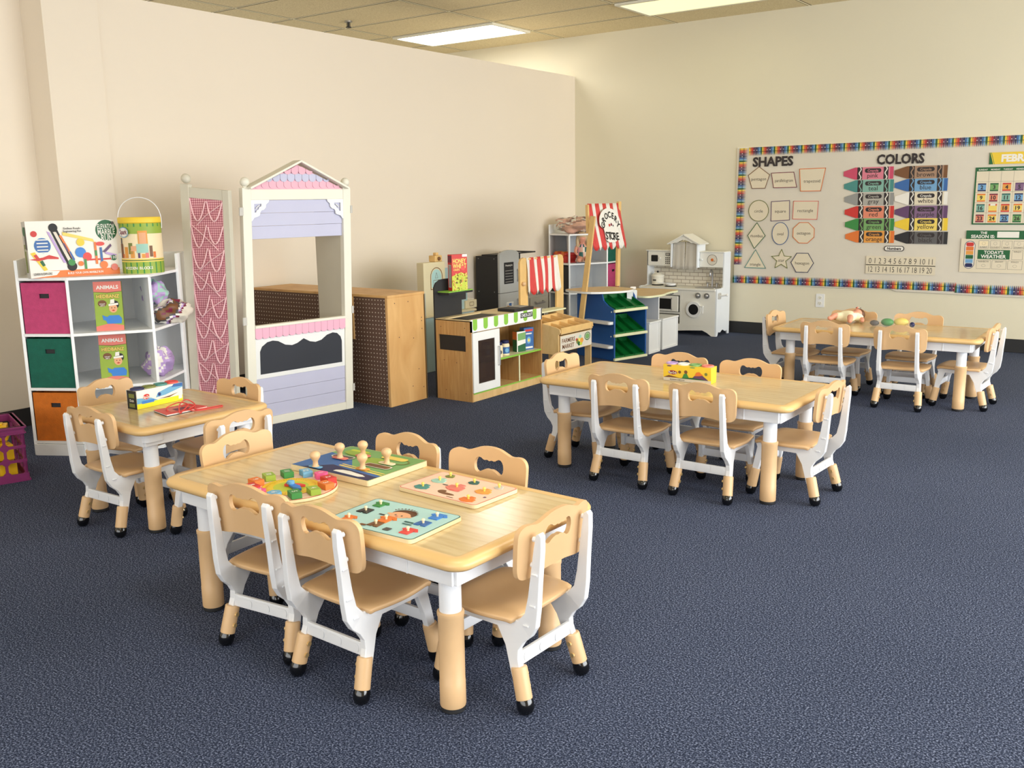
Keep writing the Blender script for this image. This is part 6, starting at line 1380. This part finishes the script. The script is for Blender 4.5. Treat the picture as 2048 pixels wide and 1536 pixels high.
# ------------------------------------------------------------ bag of play food on farthest table
vx, vy = -1.545, 6.10
t = thing('play_food_bag', 'clear plastic bag of play food on the farthest table beside the baby doll', 'toy bag', (vx, vy, ZT), R(18))
vs = []; fs = []; nx, ny = 14, 8; rnd = random.Random(9)
for i in range(nx+1):
    for j in range(ny+1):
        u = i/nx; v = j/ny; e = math.sin(PI*u)**0.5*math.sin(PI*v)**0.5
        vs.append((-0.15+0.30*u, -0.07+0.15*v, 0.002+0.058*e+rnd.uniform(-0.003, 0.003)*e))
for i in range(nx):
    for j in range(ny): a = i*(ny+1)+j; fs.append((a, a+ny+1, a+ny+2, a+1))
m = MB(); m.add(vs, fs, 'film'); m.build('plastic_bag', t, smooth=True)
def food(name, label, x, y, r, sc, mt, seed=1):
    c, s = math.cos(R(18)), math.sin(R(18)); m = MB(); m.ball((0, 0, r*sc[2]), r, mt, 14, sc)
    tag(m.build(name, loc=(vx+c*x-s*y, vy+s*x+c*y, ZT+0.001), smooth=True), label, 'toy food')
food('toy_lettuce', 'green toy lettuce in the clear bag on farthest table', -0.005, 0.0, 0.030, (1.3, 1, 0.8), 'green')
food('toy_pear', 'yellow toy squash in the clear bag on farthest table', 0.075, 0.005, 0.030, (1.5, 1, 0.85), 'byellow')
food('toy_ball', 'dark blue toy ball at the end of the play food bag', 0.135, -0.035, 0.016, (1, 1, 1), 'navy')
food('toy_mushroom', 'dark toy vegetable in the clear bag nearest the doll', -0.08, 0.0, 0.022, (1.3, 1, 0.8), 'dgrey')

# ------------------------------------------------------------ bulletin board
BX0, BX1, BZ0, BZ1 = -3.455, -0.40, 0.435, 1.655
t = thing('bulletin_board', 'large bulletin board covered in white paper with printed crayon border', 'bulletin board', (BX0, YB, 0))
# helper: board coordinates are world x and z; d is the distance off the wall
m = MB(); m.box(0, BX1-BX0, -0.008, 0, BZ0+0.02, BZ1, 'pwhite'); m.build('board_frame', t, bevel=0.001)
vs = []; fs = []; nx, nz = 60, 26; rnd = random.Random(11)
for i in range(nx+1):
    for j in range(nz+1):
        x = (BX1-BX0)*i/nx; z = BZ0+0.018+(BZ1-0.01-BZ0-0.018)*j/nz
        o_ = 0.0016*math.sin(x*7+z*5)+0.0012*math.sin(x*3.1-z*17)+rnd.uniform(-0.0005, 0.0005)
        if j == 0: z = BZ0+(0.018 if x < 1.38 else 0.0)+0.004*math.sin(x*5)
        vs.append((x, -0.0125-o_, z))
for i in range(nx):
    for j in range(nz): a = i*(nz+1)+j; fs.append((a, a+nz+1, a+nz+2, a+1))
m = MB(); m.add(vs, fs, 'paper'); m.build('backing_paper', t, smooth=True)
CC_ = ['yellow', 'orange', 'red', 'maroon', 'purple', 'navy', 'blue', 'sky', 'dgreen']
def crayon(m, M, w_, h_, c):
    m.flat(rect(w_*0.08, 0, w_*0.92, h_*0.62), 0, c, M); m.flat([(w_*0.12, h_*0.62), (w_*0.88, h_*0.62), (w_*0.56, h_), (w_*0.44, h_)], 0, c, M)
    for (a, b) in ((0.50, 0.56), (0.06, 0.10)): m.flat(rect(w_*0.08, h_*a, w_*0.92, h_*b), 0.0003, 'black', M)
    if c in ('black', 'navy', 'maroon', 'green'): m.flat(circ(w_*0.5, h_*0.36, w_*0.3, 8, h_*0.05), 0.0003, 'pwhite', M)
X_ = Vector((1, 0, 0)); Z_ = Vector((0, 0, 1))
m = MB(); k = 0
while True:
    x = -3.345+0.0133*k
    if x > BX1-0.02: break
    M = frame((x+0.0133-BX0, -0.0185, 1.652), (-1, 0, 0), (0, 0, -1)); crayon(m, M, 0.0133, 0.073, CC_[k % 9]); k += 1
m.build('crayon_border', t)
m = MB(); k = 0
while 1.648-0.0133*k > 0.63:
    M = frame((-3.430-BX0+0.0004*k*0.0133*30, -0.0185, 1.648-0.0133*k), (0, 0, -1), (1, 0, 0)); 
    M = frame((-3.432-0.022*(k*0.0133)-BX0, -0.0185, 1.648-0.0133*k), (0, 0, -1), (1, 0, 0)); 
    # tips point right: use a mirrored frame so the face looks at the room
    M = Matrix(((0, 1, 0, M[0][3]), (0, 0, -1, -0.0185), (-1, 0, 0, M[2][3]), (0, 0, 0, 1)))
    crayon(m, M, 0.0133, 0.078, CC_[k % 9]); k += 1
m.build('crayon_border', t)
m = MB(); k = 0
while -3.462+0.0133*k < -1.585:
    M = frame((-3.462+0.0133*k-BX0, -0.0185, 0.458), (1, 0, 0), (0, 0, 1)); crayon(m, M, 0.0133, 0.072, CC_[::-1][k % 9]); k += 1
m.build('crayon_border', t)
m = MB(); k = 0
while -1.583+0.0139*k < BX1-0.02:
    M = frame((-1.583+0.0139*k-BX0, -0.0190, 0.449), (1, 0, 0), (0, 0, 1)); crayon(m, M, 0.0139, 0.072, CC_[::-1][k % 9]); k += 1
m.build('crayon_border', t)
def on_board(name, label, cat, x, z, group=None): return thing(name, label, cat, (x, YB-0.019, z), 0, group)
BF = frame((0, 0, 0), (1, 0, 0), (0, 0, 1))
for s_, xa, xb, z, h_ in (('SHAPES', -3.311, -2.936, 1.525, 0.084), ('COLORS', -2.250, -1.871, 1.508, 0.082)):
    t = on_board('title_letters', 'black cut-out letters spelling ' + s_ + ' on the bulletin board', 'lettering', (xa+xb)/2, z, 'title words on the bulletin board')
    m = MB(); m.text(s_, 0, 0, h_*0.90, 'line_dark', BF, 0.0006, 0.038, xb-xa-0.01); m.build('letters', t)
def reg(n, w_, h_, a0=PI/2): return [(w_/2*math.cos(a0+2*PI*i/n), h_/2*math.sin(a0+2*PI*i/n)) for i in range(n)]
star = []
for i in range(10):
    r = 1 if i % 2 == 0 else 0.45; a = PI/2+PI*i/5; star.append((0.094*r*math.cos(a), 0.090*r*math.sin(a)-0.005))
SH = [('pentagon', -3.245, 1.380, 'brown', reg(5, 0.205, 0.205), 'pentagon'), ('parallelogram', -3.017, 1.362, 'maroon', [(-0.115, 0.063), (0.085, 0.066), (0.115, -0.062), (-0.09, -0.063)], 'parallelogram'),
      ('trapezoid', -2.772, 1.360, 'orange', [(-0.110, 0.092), (0.112, 0.094), (0.078, -0.094), (-0.095, -0.094)], 'trapezoid'), ('circle', -3.237, 1.102, 'olive', circ(0, 0, 0.091, 32), 'circle'),
      ('square', -3.038, 1.100, 'purple', [(-0.084, 0.080), (0.078, 0.088), (0.084, -0.078), (-0.082, -0.088)], 'square'), ('rectangle', -2.818, 1.104, 'salmon', [(-0.105, 0.078), (0.110, 0.076), (0.104, -0.078), (-0.108, -0.074)], 'rectangle'),
      ('rhombus', -3.248, 0.884, 'dgreen', [(0, 0.114), (0.080, 0.0), (-0.018, -0.114), (-0.083, 0.0)], 'rhombus'), ('oval', -3.032, 0.904, 'blue', circ(0, 0, 0.074, 32, 0.096), 'oval'),
      ('octagon', -2.825, 0.912, 'orange', reg(8, 0.20, 0.19, PI/8), 'octagon'), ('triangle', -3.252, 0.677, 'teal', [(0.0, 0.082), (0.098, -0.080), (-0.098, -0.078)], 'triangle'),
      ('star', -3.013, 0.682, 'olive', star, 'star'), ('hexagon', -2.826, 0.654, 'navy', reg(6, 0.200, 0.190, 0), 'hexagon')]
for nm, x, z, c, pts, word in SH:
    t = on_board('shape_card', 'cream paper ' + nm + ' with its name, on the bulletin board', 'paper shape', x, z, 'named shape cards on the bulletin board')
    m = MB(); vs, fs = holed_plate(pts, None, 0.0006, 1); m.add(vs, fs, 'card', TR(0, 0, 0)); m.build('card_paper', t)
    m = MB(); ring(m, pts, 0.0055, c, BF, 0.0012); m.build('crayon_outline', t)
    hh = 0.030; mw_ = {'triangle': 0.10, 'rhombus': 0.115, 'oval': 0.08, 'star': 0.065, 'circle': 0.09}.get(nm, 0.16); zt_ = {'triangle': -0.045, 'star': -0.008, 'trapezoid': -0.008}.get(nm, 0.0)
    m = MB(); m.text(word, 0, zt_-0.002, 0.026, 'line_dark', BF, 0.0016, -0.006, mw_); m.build('word', t)
def crayon_card(word, xa, xb, z, tip, body, logo_light='pwhite'):
    t = on_board('crayon_card', word + ' paper crayon on the bulletin board', 'paper crayon', (xa+xb)/2, z, 'paper crayons on the bulletin board')
    L_ = xb-xa; h_ = 0.098; a = -L_/2; b = L_/2; m = MB()
    m.flat([(a, -0.018), (a, 0.018), (a+0.095, h_/2), (a+0.115, h_/2), (a+0.115, -h_/2), (a+0.095, -h_/2)], 0.0006, tip, BF)
    m.flat(rect(a+0.112, -h_/2, b, h_/2), 0.0006, body, BF); m.flat(rect(b-0.028, -h_/2, b, h_/2), 0.0008, tip, BF)
    for x in (a+0.115, b-0.078):
        m.flat(rect(x, -h_/2, x+0.038, h_/2), 0.0009, 'line_dark', BF)
        pts = []; n = 12
        for i in range(n+1): z_ = -h_/2+h_*i/n; pts.append((x+0.019+0.008*math.sin(i/n*2*PI*1.5)-0.004, z_))
        pts2 = [(p[0]+0.009, p[1]) for p in reversed(pts)]
        for i in range(n): m.flat([pts[i], (pts[i][0]+0.009, pts[i][1]), (pts[i+1][0]+0.009, pts[i+1][1]), pts[i+1]], 0.0012, body if word in ('black', 'purple', 'blue', 'teal', 'green', 'brown') else 'pwhite', BF)
    mid = (a+0.155+b-0.08)/2
    m.flat(rrect(mid-0.066, 0.004, mid+0.066, 0.038, 0.0165), 0.0009, 'line_dark', BF)
    m.build('crayon_paper', t)
    m = MB(); m.text('Crayola', mid, 0.021, 0.019, body if word != 'white' else 'pwhite', BF, 0.0014, 0.02, 0.105); m.build('logo', t)
    m = MB(); m.text(word, mid, -0.018, 0.036, 'line_dark', BF, 0.0014, 0.0, 0.13); m.build('word', t)
for i, (w_, tip, body) in enumerate((('pink', 'pink', 'bpink'), ('teal', 'teal', 'bteal'), ('gray', 'grey', 'bgray'), ('red', 'red', 'bred'), ('green', 'green', 'bgreen'), ('orange', 'orange', 'borange'))):
    crayon_card(w_, -2.507+0.008*i, -2.107+0.007*i, (1.401, 1.298, 1.192, 1.086, 0.984, 0.884)[i], tip, body)
for i, (w_, tip, body) in enumerate((('brown', 'brown', 'bbrown'), ('blue', 'blue', 'bblue'), ('white', 'pwhite', 'card'), ('purple', 'purple', 'bpurple'), ('yellow', 'yellow', 'byellow'), ('black', 'black', 'bblack'))):
    crayon_card(w_, -2.098+0.006*i, -1.699+0.007*i, (1.399, 1.298, 1.192, 1.085, 0.987, 0.880)[i], tip, body)
t = on_board('numbers_badge', 'small oval badge reading Numbers under the paper crayons', 'badge', -2.067, 0.790)
m = MB(); m.flat(rrect(-0.080, -0.022, 0.080, 0.022, 0.0215), 0.0008, 'line_dark', BF); m.flat(rrect(-0.073, -0.0165, 0.073, 0.0165, 0.016), 0.0011, 'pwhite', BF); m.text('Numbers', 0, 0, 0.020, 'line_dark', BF, 0.0015, 0.04, 0.125); m.build('badge_face', t)
for s_, z, lab in (('0 1 2 3 4 5 6 7 8 9 10 11', 0.688, 'white paper number strip reading 0 to 11'), ('12 13 14 15 16 17 18 19 20', 0.618, 'white paper number strip reading 12 to 20')):
    t = on_board('number_strip', lab, 'number strip', -2.013, z, 'number strips on the bulletin board')
    m = MB(); m.box(-0.272, 0.272, -0.0008, 0.0, -0.038, 0.038, 'card'); m.build('strip_paper', t)
    m = MB(); m.text(s_, 0, 0, 0.046, 'line_dark', BF, 0.0014, -0.008, 0.50); m.build('numerals', t)
# calendar
t = on_board('calendar_chart', 'green framed calendar chart with coloured date cards, cut off at picture edge', 'calendar', -1.497, 0.986)
cw, chh = 0.0865, 0.0790; Wc = 7*cw+0.022; Hc = 5*chh+0.040
m = MB(); m.box(0, Wc, -0.0008, 0, 0, Hc, 'dgreen'); m.flat(rect(0.011, 0.010, Wc-0.011, 0.010+5*chh), 0.0012, 'card', BF)
for i in range(1, 7): m.flat(rect(0.011+cw*i-0.0006, 0.010, 0.011+cw*i+0.0006, 0.010+5*chh), 0.0016, 'dgrey', BF)
for j in range(1, 5): m.flat(rect(0.011, 0.010+chh*j-0.0006, Wc-0.011, 0.010+chh*j+0.0006), 0.0016, 'dgrey', BF)
for i, d_ in enumerate(('SUNDAY', 'MONDAY', 'TUESDAY', 'WEDNESDAY', 'THURSDAY', 'FRIDAY', 'SATURDAY')): m.text(d_, 0.011+cw*(i+0.5), Hc-0.018, 0.011, 'pwhite', BF, 0.0014, 0.02, 0.065)
m.build('calendar_grid', t)
pal = ['bblue', 'bgreen', 'borange', 'bpurple', 'bteal', 'bpink', 'byellow', 'byellow', 'bred', 'bteal', 'bblue', 'bgreen', 'bpurple', 'borange', 'bteal', 'byellow', 'borange', 'byellow', 'bgreen', 'bpink', 'bblue', 'bred', 'byellow', 'bblue', 'bgreen', 'bteal', 'bpurple']
dark = {'bblue': 'navy', 'bgreen': 'dgreen', 'borange': 'red', 'bpurple': 'purple', 'bteal': 'tealdark', 'bpink': 'maroon', 'byellow': 'orange', 'bred': 'maroon'}
for k in range(2, 29):
    col_ = (k-2) % 7; row = (k-2)//7+1
    if col_ > 4: continue
    x = 0.011+cw*(col_+0.5); z = 0.010+chh*(4-row)+chh*0.47; c = pal[k-2]
    t2 = thing('date_card', 'date card ' + str(k) + ' on the green calendar chart', 'date card', (-1.497+x, YB-0.0206, 0.986+z), 0, 'date cards on the calendar')
    m = MB(); m.box(-0.029, 0.029, -0.0006, 0, -0.030, 0.030, c); m.flat(rect(-0.029, 0.020, 0.029, 0.030), 0.0009, dark[c], BF); m.flat(rect(-0.029, -0.030, 0.029, -0.020), 0.0009, dark[c], BF)
    if k == 17: m.flat(rect(-0.026, 0.018, 0.026, 0.03), 0.0012, 'red', BF); m.flat(rect(-0.018, 0.018, 0.018, 0.03), 0.0014, 'pwhite', BF)
    else: m.text(str(k), 0, 0, 0.028, 'line_dark', BF, 0.0013, 0.03, 0.046)
    m.build('date_paper', t2)
t = on_board('month_banner', 'yellow FEBRUARY banner above the calendar chart', 'banner', -1.407, 1.4420)
m = MB(); m.box(0, 0.50, -0.0008, 0, 0, 0.088, 'yellow'); m.flat([(0, 0), (0.030, 0), (0.004, 0.088), (0, 0.088)], 0.0010, 'dgreen', BF); m.flat([(0.036, 0), (0.040, 0), (0.014, 0.088), (0.010, 0.088)], 0.0010, 'green', BF); m.build('banner_paper', t)
m = MB(); m.text('FEBRUARY', 0.258, 0.044, 0.050, 'pwhite', BF, 0.0014, 0.05, 0.44); m.build('word', t)
t = on_board('season_card', 'green card reading THE SEASON IS with an empty white box', 'card', -1.529, 0.8745)
m = MB(); m.box(0, 0.56, -0.0014, 0, 0, 0.066, 'dgreen'); m.flat(rect(0.220, 0.012, 0.372, 0.058), 0.0020, 'pwhite', BF); m.text('THE', 0.125, 0.048, 0.018, 'pwhite', BF, 0.0020, 0.03); m.text('SEASON IS:', 0.120, 0.020, 0.024, 'pwhite', BF, 0.0020, 0.03, 0.17); m.build('card_paper', t)
t = on_board('weather_card', "white TODAY'S WEATHER chart with coloured thermometer strip", 'chart', -1.562, 0.615)
m = MB(); m.box(0, 0.66, -0.0008, 0, 0, 0.262, 'card')
m.flat(rrect(0.028, 0.028, 0.105, 0.245, 0.037), 0.0011, 'navy', BF); m.flat(rrect(0.032, 0.032, 0.101, 0.241, 0.034), 0.0014, 'pwhite', BF)
for i, c in enumerate(('navy', 'bblue', 'dgreen', 'borange', 'orange', 'red')): m.flat(rrect(0.039, 0.040+0.0325*i, 0.094, 0.040+0.0325*i+0.030, 0.012 if i in (0, 5) else 0.001), 0.0017, c, BF)
m.flat(rect(0.125, 0.105, 0.352, 0.177), 0.0011, 'dgreen', BF); m.text("TODAY'S", 0.238, 0.158, 0.023, 'pwhite', BF, 0.0016, 0.03, 0.17); m.text('WEATHER', 0.238, 0.126, 0.026, 'pwhite', BF, 0.0016, 0.03, 0.19)
for i, s_ in enumerate(('SUNNY', 'CLOUDY', 'RAINY', 'STORMY')):
    x0 = 0.128+0.082*i; ring(m, rect(x0, 0.188, x0+0.070, 0.247), 0.0015, 'dgrey', BF, 0.0012); m.text(s_, x0+0.035, 0.197, 0.011, 'line_dark', BF, 0.0014, 0.0, 0.06)
    ring(m, circ(x0+0.035, 0.226, 0.012, 12), 0.001, 'dgrey', BF, 0.0014)
    if i == 0: m.flat(rect(x0+0.004, 0.208, x0+0.066, 0.243), 0.0011, 'cream', BF)
ring(m, rect(0.366, 0.105, 0.440, 0.177), 0.0015, 'dgrey', BF, 0.0012); m.text('WINDY', 0.403, 0.165, 0.011, 'line_dark', BF, 0.0014, 0.0, 0.06)
for i, s_ in enumerate(('RAINBOW', 'SNOWY', 'FOGGY')):
    x0 = 0.122+0.110*i; ring(m, rect(x0, 0.030, x0+0.100, 0.096), 0.0015, 'dgrey', BF, 0.0012); m.text(s_, x0+0.050, 0.086, 0.011, 'line_dark', BF, 0.0014, 0.0, 0.085); ring(m, circ(x0+0.05, 0.055, 0.014, 12, 0.010), 0.001, 'dgrey', BF, 0.0014)
m.build('card_paper', t)
bpy.context.view_layer.update()
